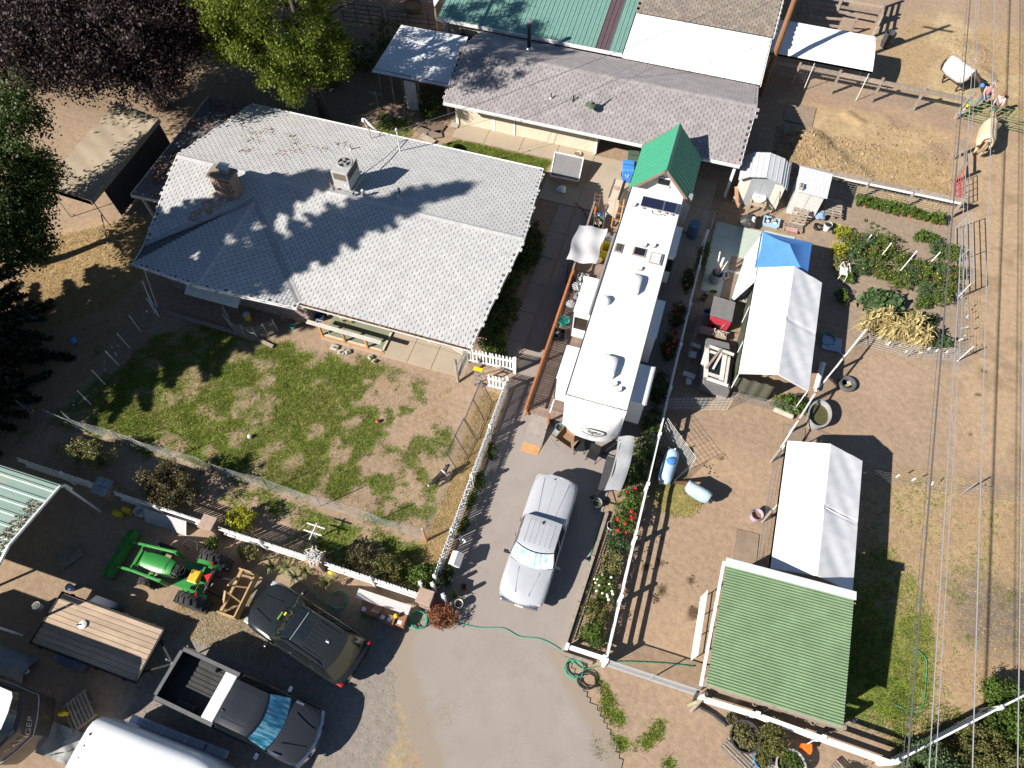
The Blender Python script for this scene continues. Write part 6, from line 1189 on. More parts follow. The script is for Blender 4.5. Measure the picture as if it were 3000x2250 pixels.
def bucket(x, y, z, r, h, label, mat, fill=None, name='bucket', cat='bucket', sx=1, sy=1, fillz=.6, n=20, handle=True):
 t = thing(name, label, cat, (x, y, z)); MB().lathe((0, 0, 0), [(r*.8, 0), (r, h), (r*1.04, h), (r*1.04, h-.03) if False else (r*.95, h), (r*.76, .03)], n, sx=sx, sy=sy).bd('pail', mat, t, sm=40, lc=1)
 if fill: MB().lathe((0, 0, h*fillz), [(r*(.8+.15*fillz), 0), (r*(.8+.15*fillz)*.98, .01)], n, sx=sx, sy=sy).bd('contents', fill, t, lc=1)
 if handle: MB().tube([(r*math.cos(a)*sx, r*.3*math.sin(a), h+.02*math.sin(a)) for a in [i*math.pi/8 for i in range(9)]], .008, 4).bd('handle', GALV, t, lc=1)
 return t
WATER = M('murky_water', (.09, .085, .035), (.07, .065, .03), rough=.08, spec=.6); SOILM = M('potting_soil', (.06, .04, .025), (.09, .06, .04), rough=.95, bump=.5)
bucket(-2.2, 14.05, 0, .22, .35, 'pale blue bucket beside the wheelbarrow', LBLP, WATER); bucket(.22, 11.15, 0, .21, .3, 'grey pail by the foot of the garden swing', GALV, WATER); bucket(1.02, 10.35, .1, .19, .28, 'white pot of soil at the rose bed edge', TRIM, SOILM, 'pot', 'pot', handle=False)
def chair(x, y, rz, label, mat):
 t = thing('folding_chair', label, 'chair', (x, y, 0), R(rz)); MB().box((0, 0, .42), (.45, .42, .04)).bd('seat', mat, t, lc=1); MB().box((0, .24, .68), (.45, .04, .45), rx=-.2).bd('backrest', mat, t, lc=1)
 for sx in (-.22, .22): MB().tube([(sx, -.2, 0), (sx, .2, .45)], .014).bd('leg', DARKT, t, lc=1); MB().tube([(sx, .25, 0), (sx, -.15, .43)], .014).bd('leg', DARKT, t, lc=1)
chair(-1.15, 13.35, 20, 'black folding chair left of centre under the trailer nose', DARKT); chair(-.5, 13.15, -10, 'black folding chair right of centre under the trailer nose', DARKT)
sg = thing('garden_swing', 'garden swing with curved grey canopy beside the rose bed', 'swing', (.5, 12.4, 0)); GSW = tarpmat('swing_canopy', (.30, .31, .335), (.24, .25, .27), .1)
sheet(lambda u, v: (.35+.62*u+.1*math.sin(v*math.pi), 11.2+2.5*v, 1.62+.42*math.sin(u*math.pi*.55)+.04*math.sin(v*math.pi*4)), 14, 24).bd('canopy', GSW, sg, sm=60)
for y in (11.4, 13.55):
 MB().tube([(-.1, y, 0), (.45, y, 1.7)], .028).bd('leg', DARKT, sg); MB().tube([(1.05, y, 0), (.6, y, 1.7)], .028).bd('leg', DARKT, sg); MB().tube([(-.15, y, .03), (1.1, y, .03)], .025).bd('foot_bar', DARKT, sg)
MB().tube([(.52, 11.35, 1.7), (.52, 13.6, 1.7)], .028).bd('top_bar', DARKT, sg); MB().box((.35, 12.45, .5), (.5, 1.6, .06)).bd('seat', M('swing_seat', (.06, .06, .065), rough=.8), sg); MB().box((.62, 12.45, .78), (.06, 1.6, .5), ry=.2).bd('backrest', MATS['swing_seat'], sg); [MB().tube([(.4, y, .5), (.5, y, 1.7)], .01).bd('hanger', DARKT, sg) for y in (11.7, 13.2)]
MB().tube([(-2.5, 13.55, .02), (-2.2, 13.3, .02), (-2.0, 13.2, .02)], .012).bd('hose_end', GALV, wbw)
# ------------------------------------------------------------------ fences
VINYL = M('fence_white', (.76, .76, .75), (.68, .68, .66), scale=3, rough=.55, rnd=.04, wear=(.5, .47, .42), wscale=3, wamt=.35)
WIRE = M('fence_wire', (.24, .25, .26), (.18, .19, .2), rough=.6, metal=.3); WIREG = M('fence_wire_green', (.16, .22, .19), rough=.6); WIREW = M('panel_wire', (.62, .62, .6), rough=.5, metal=.2)
def picket_fence(p0, p1, label, h=1.05, sp=.135, pw=.085, posts=(), name='picket_fence', both=False):
 a, b = Vector((*p0, 0)), Vector((*p1, 0)); L_ = (b-a).length; d = (b-a)/L_; ang = math.atan2(d.y, d.x); s = Vector((-d.y, d.x, 0)); t = thing(name, label, 'fence', tuple((a+b)/2))
 me = shared(MB().add([(-pw/2, -.012, 0), (pw/2, -.012, 0), (pw/2, -.012, h-.07), (0, -.012, h), (-pw/2, -.012, h-.07), (-pw/2, .012, 0), (pw/2, .012, 0), (pw/2, .012, h-.07), (0, .012, h), (-pw/2, .012, h-.07)], [(0,1,2,3,4), (9,8,7,6,5), (0,5,6,1), (1,6,7,2), (2,7,8,3), (3,8,9,4), (4,9,5,0)]), 'picket', VINYL)
 n = int(L_/sp); rot = Matrix.Rotation(ang, 4, 'Z')
 for i in range(n):
  for sd_ in ((1, -1) if both else (1,)):
   p = a+d*(sp*(i+(.5 if sd_ > 0 else 1.0)))+s*.05*sd_+V(0, 0, .06); tilt = Matrix.Rotation(R(random.uniform(-1.2, 1.2)), 4, 'Y'); piece('picket', me, Matrix.Translation(p) @ rot @ tilt, t)
 for z in (.25, h-.22): MB().bar(a+V(0, 0, z), b+V(0, 0, z), .05, .08).bd('rail', VINYL, t)
 for k in posts:
  p = a+d*(L_*k); q_ = MB().box((p.x, p.y, (h+.12)/2), (.12, .12, h+.12), rz=ang).bd('post', VINYL, t); MB().lathe((p.x, p.y, h+.12), [(.09, 0), (.09, .03), (.01, .1)], 4).bd('post_cap', VINYL, q_)
 return t
picket_fence((-5.03, 6.05), (-5.03, 15.3), 'white picket fence along the left side of the driveway', posts=(0, .21, .47, .73, 1), both=False)
picket_fence((-7.25, 16.18), (-5.0, 16.32), 'short white picket fence from the house corner to the driveway', h=1.15, sp=.16, posts=(1,), both=False)
picket_fence((-5.95, 15.16), (-5.05, 15.2), 'shortest white picket panel beside the stepladder', h=1.1, sp=.16, both=False)
picket_fence((-14.0, 5.26), (-10.05, 5.26), 'white picket fence between the first and second brick pillars', sp=.125, posts=(.48,))
picket_fence((-9.35, 5.24), (-5.35, 5.22), 'white picket fence between the second pillar and the corner pillar', sp=.125, posts=(.5,))
picket_fence((-18.85, 5.3), (-14.75, 5.3), 'white picket fence behind the tractor bucket', sp=.14, posts=(.5,)); picket_fence((-23.6, 5.38), (-19.75, 5.38), 'shaded white picket fence behind the carport', sp=.16, posts=(.6,))
PIL = M('pillar_brick', (.36, .25, .19), (.27, .185, .14), scale=8, rnd=.2, rough=.9); CAPM = M('pillar_cap', (.40, .29, .23), (.31, .22, .175), scale=5, rough=.9)
for (x, y, lb_) in ((-14.43, 5.32, 'brick pillar with square cap beside the yellow bush'), (-9.74, 5.32, 'brick pillar with pale branching ornament on its cap'), (-5.1, 5.2, 'brick corner pillar with square cap at the driveway entrance'), (-19.35, 5.38, 'shaded brick pillar with four slabs on its top behind the carport')):
 t = thing('brick_pillar', lb_, 'pillar', (x, y, 0)); MB().b2((x-.22, y-.22, 0), (x+.22, y+.22, 1.1)).bd('core', MORT, t); bme = shared(MB().box((0, 0, 0), (.21, .03, .085)), 'brick', PIL); bme2 = shared(MB().box((0, 0, 0), (.03, .21, .085)), 'brick', PIL)
 for r in range(11):
  for i in (-1, 1):
   o_ = .11*i+(.02 if r % 2 else -.02); piece('brick', bme, Matrix.Translation((x+o_, y-.225, .06+r*.098)), t); piece('brick', bme2, Matrix.Translation((x+.225, y+o_, .06+r*.098)), t)
 if '-four' not in lb_ and 'four' in lb_: [MB().b2((x-.34+.35*i, y-.36+.37*j, 1.1), (x-.005+.35*i-.015, y-.01+.37*j-.015, 1.17)).bd('cap_slab', M('cap_blue', (.3, .31, .34), rough=.9), t) for i in (0, 1) for j in (0, 1)]
 else: MB().b2((x-.3, y-.29, 1.1), (x+.3, y+.29, 1.18)).bd('cap', CAPM, t, bv=.02)
orn = thing('branch_ornament', 'white wicker style ornament heaped on the middle brick pillar', 'ornament', (-9.74, 5.32, 1.18))
for i in range(46): 
 a = random.random()*6.28; q0 = Vector((random.uniform(-.26, .26), random.uniform(-.24, .24), random.uniform(.0, .32))); MB().bar(q0, q0+Vector((math.cos(a)*.22, math.sin(a)*.22, random.uniform(-.05, .08))), .022, .018).bd('twig', TRIM, orn, lc=1)
def rail_fence(pts, label, rails, postw=.11, ph=1.3, mat=None, pmat=None, name='rail_fence', rw=.04, rh=.14, every=2.4, posts=None, sub=None, jit=0, cap=False, ends=True):
 t = thing(name, label, 'fence', (*pts[0], 0)); mat = mat or VINYL; pmat = pmat or mat
 for (p0, p1) in zip(pts[:-1], pts[1:]):
  a, b = Vector((*p0, 0)), Vector((*p1, 0)); L_ = (b-a).length; n = max(1, round(L_/every)); d = (b-a)/L_; ang = math.atan2(d.y, d.x)
  for i in range(n):
   q0, q1 = a.lerp(b, i/n), a.lerp(b, (i+1)/n)
   for z in rails: MB().bar(q0+V(0, 0, z+random.uniform(-jit, jit)), q1+V(0, 0, z+random.uniform(-jit, jit)), rw, rh).bd('rail', mat, t)
   if i or p0 is pts[0]: po = MB().box((q0.x, q0.y, ph/2), (postw, postw, ph), rz=ang+random.uniform(-jit, jit)).bd('post', pmat, t); cap and MB().lathe((q0.x, q0.y, ph), [(postw*.8, 0), (postw*.8, .03), (.01, .09)], 4).bd('post_cap', pmat, po)
  if ends: MB().box((b.x, b.y, ph/2), (postw, postw, ph), rz=ang).bd('post', pmat, t)
 return t
def mesh_part(t, p0, p1, z0, z1, cx, cz, r=.004, mat=None, name='wire_mesh', sag=0, lean=0):
 """welded or woven wire between two points, one joined part of fine wires"""
 a, b = Vector((*p0, 0)), Vector((*p1, 0)); L_ = (b-a).length; d = (b-a)/L_; s = Vector((-d.y, d.x, 0)); mb = MB(); k = max(2, int(L_/.6))
 def pt(u, z): w = sag*math.sin(u*L_*1.7+z*2)+sag*.6*math.sin(u*L_*4.1); return a+d*(L_*u)+s*(lean*z+w*z)+V(0, 0, z*(1-.0*u)+(sag*.5*math.sin(u*L_*2.3) if z > .1 else 0))
 nz = max(1, round((z1-z0)/cz)); 
 for i in range(nz+1): mb.tube([pt(j/k, z0+(z1-z0)*i/nz) for j in range(k+1)], r, 3, cap=False)
 nx = max(1, round(L_/cx))
 for i in range(nx+1): mb.tube([pt(i/nx, z0), pt(i/nx, (z0+z1)/2), pt(i/nx, z1)], r*.8, 3, cap=False)
 o = mb.bd(name, mat or WIRE, t); o['kind'] = 'stuff'; return o
def wire_fence(pts, label, h=1.2, cx=.15, cz=.13, r=.004, posts=2.4, pr=.025, pmat=None, mat=None, sag=.03, name='wire_fence', tall=.12, wood=False, tape=0, lean=0):
 t = thing(name, label, 'fence', (*pts[0], 0))
 for p0, p1 in zip(pts[:-1], pts[1:]):
  a, b = Vector((*p0, 0)), Vector((*p1, 0)); L_ = (b-a).length; n = max(1, round(L_/posts)); mesh_part(t, p0, p1, .05, h, cx, cz, r, mat, sag=sag, lean=lean)
  for i in range(n+1):
   p = a.lerp(b, i/n); (MB().tube([p, p+V(random.uniform(-.04, .04), random.uniform(-.04, .04), h+tall)], pr, 6)).bd('post', pmat or GALV, t)
   if tape: 
    for _ in range(tape): z = random.uniform(.5, h); u = a.lerp(b, random.random()); MB().bar(u+V(0, 0, z), u+V(random.uniform(-.1, .1), random.uniform(-.1, .1), z-.16), .05, .01).bd('rag_tie', random.choice((TRIM, LBLP, TRIM)), t)
 return t
wire_fence([(-27.5, 7.68), (-6.08, 7.6)], 'sagging wire mesh fence along the foot of the lawn', 1.15, .14, .11, .0032, 2.35, sag=.035, mat=WIRE, pr=.022, tall=.18)
wire_fence([(-6.05, 7.6), (-6.05, 10.6)], 'wire mesh fence up the right edge of the lawn', 1.1, .15, .13, .003, 2.2, sag=.03); tcorner = thing('corner_post', 'rusty corner post where the two lawn fences meet', 'post', (-6.06, 7.55, 0)); MB().tube([(-6.06, 7.55, 0), (-6.1, 7.6, 1.35)], .05, 8).bd('post', WOODN, tcorner); MB().lathe((-6.1, 7.6, 1.35), [(.055, 0), (.01, .04)], 8).bd('post_cap', GALV, tcorner)
wire_fence([(-22.9, 7.8), (-22.85, 11.1), (-22.95, 13.1), (-22.7, 14.2)], 'wire fence on white stakes left of the lawn', 1.15, .13, .12, .004, 1.3, mat=WIREG, pmat=TRIM, tape=1)
wire_fence([(-19.2, 15.05), (-18.95, 14.65), (-18.5, 14.4), (-17.9, 14.3), (-17.3, 14.4), (-16.9, 14.7), (-16.6, 15.1)], 'curved low wire fence in front of the awning', .95, .06, .2, .005, 2, mat=WIREW, pmat=GALV, sag=0)
# shaded stake poles with blue light on them
for i, (x, y, z, dx, dy, lb_) in enumerate(((-23.45, 15.5, 1.5, .5, -.9, 'long white pipe leaning by the wing corner'), (-23.3, 15.0, 1.4, .45, -.8, 'white pipe leaning next to the longest one'), (-23.05, 14.7, 1.2, .5, -.6, 'shorter white pipe leaning below the wing'))):
 t = thing('plastic_pipe', lb_, 'pipe', (x, y, 0)); MB().tube([(x+dx, y+dy, .02), (x, y, z)], .025, 6).bd('pipe', TRIM, t); MB().tube([(x-.0, y, z-.02), (x-.01, y+.01, z+.05)], .032, 6).bd('end_cap', TRIM, t)
# wooden arena fences
af = rail_fence([(3.5, 40.92), (5.0, 40.92), (7.35, 40.9), (9.75, 40.88), (12.15, 40.85), (14.5, 40.8)], 'weathered wooden rail fence along the top of the arena', (1.32,), .14, 1.6, WOODF, WOODF, rw=.16, rh=.2, every=3, jit=.03)
for z in (.4, .7, 1.0): MB().bar((3.5, 40.95, z), (5.0, 40.95, z), .05, .14).bd('rail', WOODF, af)
for (x0, x1) in ((5, 7.35), (7.35, 9.75), (9.75, 12.15), (12.15, 14.5)): mesh_part(af, (x0, 40.86), (x1, 40.82), .1, 1.15, .2, .18, .0035, WIRE)
sf_ = rail_fence([(5.6, 32.62), (7.5, 32.62), (9.65, 32.62), (11.95, 32.6), (14.35, 32.6)], 'weathered board fence with mesh between arena and garden', (1.2,), .12, 1.4, WOODF, WOODF, rw=.16, rh=.14, every=3, jit=.02); mesh_part(sf_, (7.7, 32.56), (14.3, 32.55), .1, 1.1, .2, .15, .004, WIREW)
[MB().bar((a, 32.5, 1.08), (b, 32.5, 1.08), .03, .12).bd('white_board', VINYL, sf_) for a, b in ((7.6, 9.6), (9.7, 11.9), (12, 14.3))]
def tube_gate(p0, p1, label, mat, h=1.35, n=6, z0=.2, r=.022, lean=0, name='tube_gate', stays=2):
 a, b = Vector((*p0, 0)), Vector((*p1, 0)); t = thing(name, label, 'gate', tuple(a)); d = (b-a); s = Vector((-d.y, d.x, 0)).normalized()*lean
 for i in range(n): z = z0+(h-z0)*i/(n-1); MB().tube([a+V(0, 0, z)+s*z, b+V(0, 0, z)+s*z], r, 6).bd('rail', mat, t)
 for i in range(stays+2): p = a.lerp(b, i/(stays+1)); MB().tube([p+V(0, 0, z0)+s*z0, p+V(0, 0, h)+s*h], r, 6).bd('stay', mat, t)
 return t
GGR = M('gate_green', (.16, .24, .09), (.12, .19, .07), rough=.55); RED = M('gate_red', (.36, .09, .09), (.3, .07, .07), rough=.6)
tube_gate((14.85, 40.72), (18.4, 40.5), 'green tube gate where the two people stand', GGR, stays=2); tube_gate((18.6, 40.5), (22.2, 40.3), 'second green tube gate running off the right edge', GGR)
tube_gate((14.4, 33.0), (14.4, 35.0), 'faded red tube gate on the right side of the arena', RED, stays=3); tube_gate((14.55, 27.0), (14.5, 31.7), 'grey pipe panel leaning out beside the garden', GALV, 1.4, 6, .15, lean=-.15, stays=1)
gp = rail_fence([(14.45, 35.3), (14.45, 37.3)], 'short wooden fence end at the right of the arena', (1.2, .7), .14, 1.45, WOODF, WOODF, every=3, jit=.05)
cp_ = thing('gate_post', 'wooden gate post wound with rope and bright ties', 'post', (14.62, 40.8, 0)); MB().tube([(14.62, 40.8, 0), (14.75, 40.9, 1.75)], .08, 8).bd('post', WOODF, cp_); [MB().box((14.63+.04*i, 40.72, .5+.25*i), (.16, .05, .12), rz=i).bd('tie', m_, cp_) for i, m_ in enumerate((LBLP, TRIM, YELP, TEALP))]
wire_fence([(14.7, 23.2), (14.6, 26.9)], 'wire fence with white ties at the lower right of the garden', 1.2, .15, .15, .004, 3.6, tape=6, pmat=TRIM); wire_fence([(10.0, 22.75), (12.4, 22.7), (14.7, 23.2)], 'low mesh fence in front of the dried corn', .95, .15, .15, .005, 2.4, mat=WIREW, tape=4)
dg = rail_fence([(10.05, 22.75), (8.2, 18.8), (7.55, 17.0), (6.95, 15.35)], 'white topped rail fence slanting past the long tent', (1.2,), .09, 1.3, VINYL, WOODF, rw=.06, rh=.07, every=2.1, jit=.02); [mesh_part(dg, a, b, .1, 1.05, .18, .16, .004) for a, b in (((10.05, 22.75), (8.2, 18.8)), ((8.2, 18.8), (6.95, 15.35)))]
wire_fence([(7.05, 15.45), (6.98, 12.5), (7.0, 9.5)], 'wire fence along the left of the shelter tent', 1.1, .17, .16, .0034, 2.9, mat=WIRE, pr=.045, pmat=RED if False else WOODF)
wire_fence([(10.1, 15.55), (14.85, 16.25), (18.4, 16.85), (23, 17.6)], 'wire fence with rags running right from the shelter tent', 1.15, .17, .16, .0032, 4.6, tape=4)
# white board fence by the rose bed and around the bottom
rail_fence([(2.0, 5.05), (2.02, 26.5)], 'long white board fence between rose bed and paddock', (1.16, .78, .40), .13, 1.28, rw=.05, rh=.15, every=2.38, cap=False)
rail_fence([(.52, 5.2), (1.92, 5.2)], 'short white rail fence closing the end of the rose bed', (.25, .55, .8), .12, .95, rw=.05, rh=.13, every=1.0)
rail_fence([(5.55, 4.88), (7.46, 4.92), (9.73, 4.86), (12.05, 4.8)], 'white three rail vinyl fence below the green barn', (1.15, .78, .41), .14, 1.3, rw=.06, rh=.15, every=3, cap=True)
rail_fence([(12.15, 4.86), (15.55, 7.68), (20.5, 11.7)], 'white three rail fence slanting off the lower right corner', (1.15, .78, .41), .14, 1.3, rw=.06, rh=.15, every=4.5, cap=True)
wr = rail_fence([(5.5, 5.3), (7.9, 5.32), (10.3, 5.35)], 'weathered grey plank rail under the front edge of the green barn', (1.3, .95), .13, 1.45, WOODF, WOODF, rw=.06, rh=.24, every=3, jit=.04)
clg = thing('chain_link_gate', 'chain link gate with galvanised frame across the paddock entrance', 'gate', (3.7, 5.07, 0)); mesh_part(clg, (2.08, 5.07), (5.42, 5.07), .08, 1.2, .07, .07, .004, GALV)
for a, b in (((2.08, 5.07, 1.22), (5.42, 5.07, 1.22)), ((2.08, 5.07, .08), (5.42, 5.07, .08)), ((2.08, 5.07, .05), (2.08, 5.07, 1.22)), ((5.42, 5.07, .05), (5.42, 5.07, 1.22)), ((3.75, 5.07, .05), (3.75, 5.07, 1.22))): MB().tube([a, b], .025, 8).bd('frame_tube', GALV, clg)
ip = thing('iron_fence', 'black iron spindle fence leaning over the rose bed edge', 'fence', (.75, 8, 0)); [MB().bar((.62+.03*k, 5.5, z), (1.0+.03*k, 10.7, z), .03, .04).bd('rail', DARKT, ip) for k, z in enumerate((.12, .62))]
for i in range(42): u = i/41; MB().bar((.60+.38*u, 5.5+5.2*u, .05), (.66+.38*u, 5.5+5.2*u, .78), .015, .015).bd('spindle', DARKT, ip)
cu = thing('timber_edging', 'long timber edging log along the right of the driveway', 'edging', (.5, 8, 0)); [MB().bar((.42+.1*i, 5.1+1.95*i, .07), (.52+.1*i, 7.02+1.95*i, .07), .14, .14).bd('log', WOODF, cu) for i in range(3)]; MB().bar((.45, 5.0, .06), (1.6, 5.0, .06), .12, .12).bd('log', WOODF, cu)
# chain-link kennel panels leaning inside the drive fence
KEN = M('kennel_wire', (.09, .095, .1), rough=.6, metal=.3)
for (a, b, lb_) in (((-5.55, 12.5), (-5.5, 14.5), 'dark chain link panel leaning near the stepladder'), ((-5.75, 10.75), (-5.6, 12.45), 'dark chain link panel leaning further down the fence')):
 t = thing('kennel_fence', lb_, 'panel', (*a, 0)); ln = .28; mesh_part(t, a, b, .06, 1.75, .07, .07, .004, KEN, lean=ln); A, B = Vector((*a, 0)), Vector((*b, 0)); s = Vector((-(B-A).y, (B-A).x, 0)).normalized()
 for z in (.06, 1.75): MB().tube([A+V(0, 0, z)+s*ln*z, B+V(0, 0, z)+s*ln*z], .02, 6).bd('frame_tube', KEN, t)
 for p in (A, A.lerp(B, .5), B): MB().tube([p+V(0, 0, .03), p+V(0, 0, 1.75)+s*ln*1.75], .02, 6).bd('frame_tube', KEN, t)
def panel(p0, p1, label, h=1.25, cx=.2, cz=.15, mat=WIREW, z0=.02, r=.007, lean=0): t = thing('livestock_fence', label, 'panel', (*p0, 0)); mesh_part(t, p0, p1, z0, h, cx, cz, r, mat, lean=lean); A, B = Vector((*p0, 0)), Vector((*p1, 0)); s = Vector((-(B-A).y, (B-A).x, 0)).normalized()*lean; [MB().tube([p+V(0, 0, z0)+s*z0, p+V(0, 0, h)+s*h], r*1.5, 5).bd('edge_rod', mat, t) for p in (A, B)]; return t
panel((2.18, 15.42), (3.68, 13.95), 'white welded wire panel standing by the propane tank', 1.2); panel((2.15, 16.55), (4.75, 17.35), 'white wire panel with red tie below the board pile', 1.05); panel((3.62, 13.9), (3.05, 12.9), 'loose dark wire roll stretched down from the propane tank', .8, .1, .1, KEN, r=.004)
panel((2.35, 19.2), (2.5, 22.4), 'grey wire panel leaning on the white fence', 1.0, .15, .15, WIRE, lean=-.2)
panel((4.8, 17.9), (7.6, 18.0), 'fine wire fence across the front of the long tent', .7, .15, .12, WIRE)
# top corral rails, pipe fence and far edge pieces
tcf = rail_fence([(4.6, 48.4), (6.9, 48.6), (9.5, 48.5)], 'old wooden corral rails at the top edge', (.45, .85, 1.25), .16, 1.5, WOODF, WOODF, rw=.06, rh=.16, every=2.4, jit=.06); rail_fence([(9.4, 47.3), (9.7, 50.5)], 'wooden corral rails turning up the top edge', (.45, .9, 1.3), .16, 1.5, WOODF, WOODF, rw=.06, rh=.16, every=1.6, jit=.05)
rail_fence([(5.2, 46.6), (8.0, 47.0)], 'lower wooden corral rail behind the white canopy', (.5, 1.0), .13, 1.2, WOODF, WOODF, rw=.05, rh=.14, every=2.8, jit=.05)
tube_gate((-23.6, 38.4), (-20.9, 38.7), 'dark pipe gate under the trees at the top', DARKT, 1.4, 5); tube_gate((-20.6, 38.8), (-16.6, 39.4), 'dark pipe fence beside the teal roofed barn', DARKT, 1.2, 4)
# ------------------------------------------------------------------ trees and plants
BARK = M('bark', (.12, .095, .075), (.07, .055, .045), scale=8, rough=.95, bump=.5, bscale=14)
def trunk(t, x, y, h, r, limbs=6, top=None, spread=2.0, z0=.35):
 top = top or (x, y); mb = MB(); n = 7; pts = [Vector((x+(top[0]-x)*(i/n)**1.3+.08*math.sin(i*1.7), y+(top[1]-y)*(i/n)**1.3+.08*math.cos(i*2.1), h*i/n)) for i in range(n+1)]
 mb.tube(pts, [r*(1-.8*i/n)+(.12*r if i == 0 else 0) for i in range(n+1)], 8); mb.bd('trunk', BARK, t, sm=60)
 for k in range(limbs):
  i = int(n*(z0+(.9-z0)*k/max(1, limbs-1))); p = pts[i]; a = k*2.4+random.random(); l = spread*(.7+.6*random.random()); q = p+Vector((math.cos(a)*l*.5, math.sin(a)*l*.5, l*.35)); e = p+Vector((math.cos(a+.2)*l, math.sin(a+.2)*l, l*.5)); MB().tube([p, q, e], [r*.4, r*.25, r*.08], 6).bd('limb', BARK, t, sm=60)
def broad(name, label, x, y, h, r, crown, leafm, n_cl, per, clr, ls, top=None, droop=.2, aspect=.6, bottom=None, shell=.45):
 t = thing(name, label, 'tree', (x, y, 0)); trunk(t, x, y, h, r, 7, top, crown[0][1][0]*.7); P_ = np.concatenate([clumps(c, rd, int(n_cl*w), per, clr, shell=shell, bottom=bottom) for c, rd, w in crown])
 v, q = leaves(P_, ls, aspect, droop); npmesh('crown', v, q, leafm, parent=t); return t
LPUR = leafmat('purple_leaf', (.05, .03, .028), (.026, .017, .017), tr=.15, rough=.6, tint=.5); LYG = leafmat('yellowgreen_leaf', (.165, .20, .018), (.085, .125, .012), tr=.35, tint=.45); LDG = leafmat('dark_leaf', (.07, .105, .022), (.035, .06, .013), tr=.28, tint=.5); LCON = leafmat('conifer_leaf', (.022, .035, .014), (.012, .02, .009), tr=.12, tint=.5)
broad('purple_tree', 'large dark purple leaved tree at the top left', -30.5, 27.6, 8, .42, [((-30, 26, 7.2), (5.2, 4.6, 2.8), 1.2), ((-27.0, 24.4, 5.8), (2.2, 1.8, 1.3), .3), ((-34, 22.8, 7), (3, 2.6, 2.2), .5), ((-30.3, 23.0, 7.2), (3.2, 2.2, 1.7), .6), ((-30.5, 30.5, 7.5), (4.5, 3.4, 2.8), .7), ((-26.2, 28.6, 6.6), (2.8, 2.8, 2.2), .6)], LPUR, 330, 120, .7, .15, bottom=2.9)
broad('purple_tree', 'second dark purple tree filling the top left corner', -38, 30, 9, .42, [((-37.5, 28.5, 8), (5, 5, 3.2), 1)], LPUR, 300, 110, .85, .17, bottom=3.0)
broad('leafy_tree', 'bright yellow green tree with hanging leaf clumps behind the house', -20.8, 29.4, 12, .3, [((-21.4, 28.2, 8.6), (3.5, 3.2, 4.2), 1), ((-23.4, 27.6, 6.8), (1.6, 1.5, 2.2), .3), ((-20.7, 26.8, 5.2), (1.1, .9, 1.8), .22), ((-18.9, 28.4, 6.0), (1.2, 1.2, 2.2), .25), ((-20.3, 25.6, 12), (2.8, 2.4, 2.0), .45)], LYG, 150, 210, .42, .15, droop=.7, aspect=.45, bottom=2.6, shell=.6)
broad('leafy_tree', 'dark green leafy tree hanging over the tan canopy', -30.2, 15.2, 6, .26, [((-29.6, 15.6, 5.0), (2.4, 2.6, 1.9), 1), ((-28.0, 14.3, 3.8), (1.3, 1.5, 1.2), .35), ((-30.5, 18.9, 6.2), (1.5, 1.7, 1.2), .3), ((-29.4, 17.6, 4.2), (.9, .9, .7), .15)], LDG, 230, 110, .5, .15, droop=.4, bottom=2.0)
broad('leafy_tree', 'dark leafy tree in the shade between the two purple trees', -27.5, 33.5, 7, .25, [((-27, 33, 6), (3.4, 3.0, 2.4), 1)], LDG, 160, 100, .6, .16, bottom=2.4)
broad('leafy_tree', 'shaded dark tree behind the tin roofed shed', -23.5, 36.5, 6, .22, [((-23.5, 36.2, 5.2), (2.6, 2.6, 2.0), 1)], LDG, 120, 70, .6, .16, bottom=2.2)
def conifer(label, x, y, h, r, nw, seed=1):
 t = thing('conifer_tree', label, 'tree', (x, y, 0)); MB().tube([(x, y, 0), (x, y, h*.5), (x, y, h)], [.3, .2, .03], 8).bd('trunk', BARK, t, sm=60); P_ = []; bm_ = MB()
 for i in range(nw):
  z = .9+(h-1.2)*(i/nw)**1.05; l = r*(1-(z/h))**.62+.15
  for k in range(7):
   a = 2*math.pi*(k+random.random()*.7)/7+i*.9; L_ = l*(.7+.5*random.random()); e = Vector((x+math.cos(a)*L_, y+math.sin(a)*L_, z-L_*.22)); s_ = Vector((x, y, z+.1))
   if z < h*.5: bm_.tube([s_, s_.lerp(e, .5)+V(0, 0, .08), e], [.045, .025, .01], 4)
   m = int(60+L_*170); u = RNG.random(m)**.7; pp = np.array(s_)+u[:, None]*(np.array(e)-np.array(s_))+RNG.normal(size=(m, 3))*np.array([.16, .16, .09])*(0.4+1.0*(1-u))[:, None]*min(1, L_); P_.append(pp)
 bm_.bd('branches', BARK, t)['kind'] = 'stuff'; P_ = np.concatenate(P_); v, q = leaves(P_, .26, .36, .15); npmesh('crown', v, q, LCON, parent=t)
conifer('tall dark conifer off the left edge that shades the house roof', -27.5, 6.6, 21.8, 3.0, 44); conifer('shorter dark conifer at the left edge above the tall one', -29.0, 9.6, 17.5, 3.6, 38)
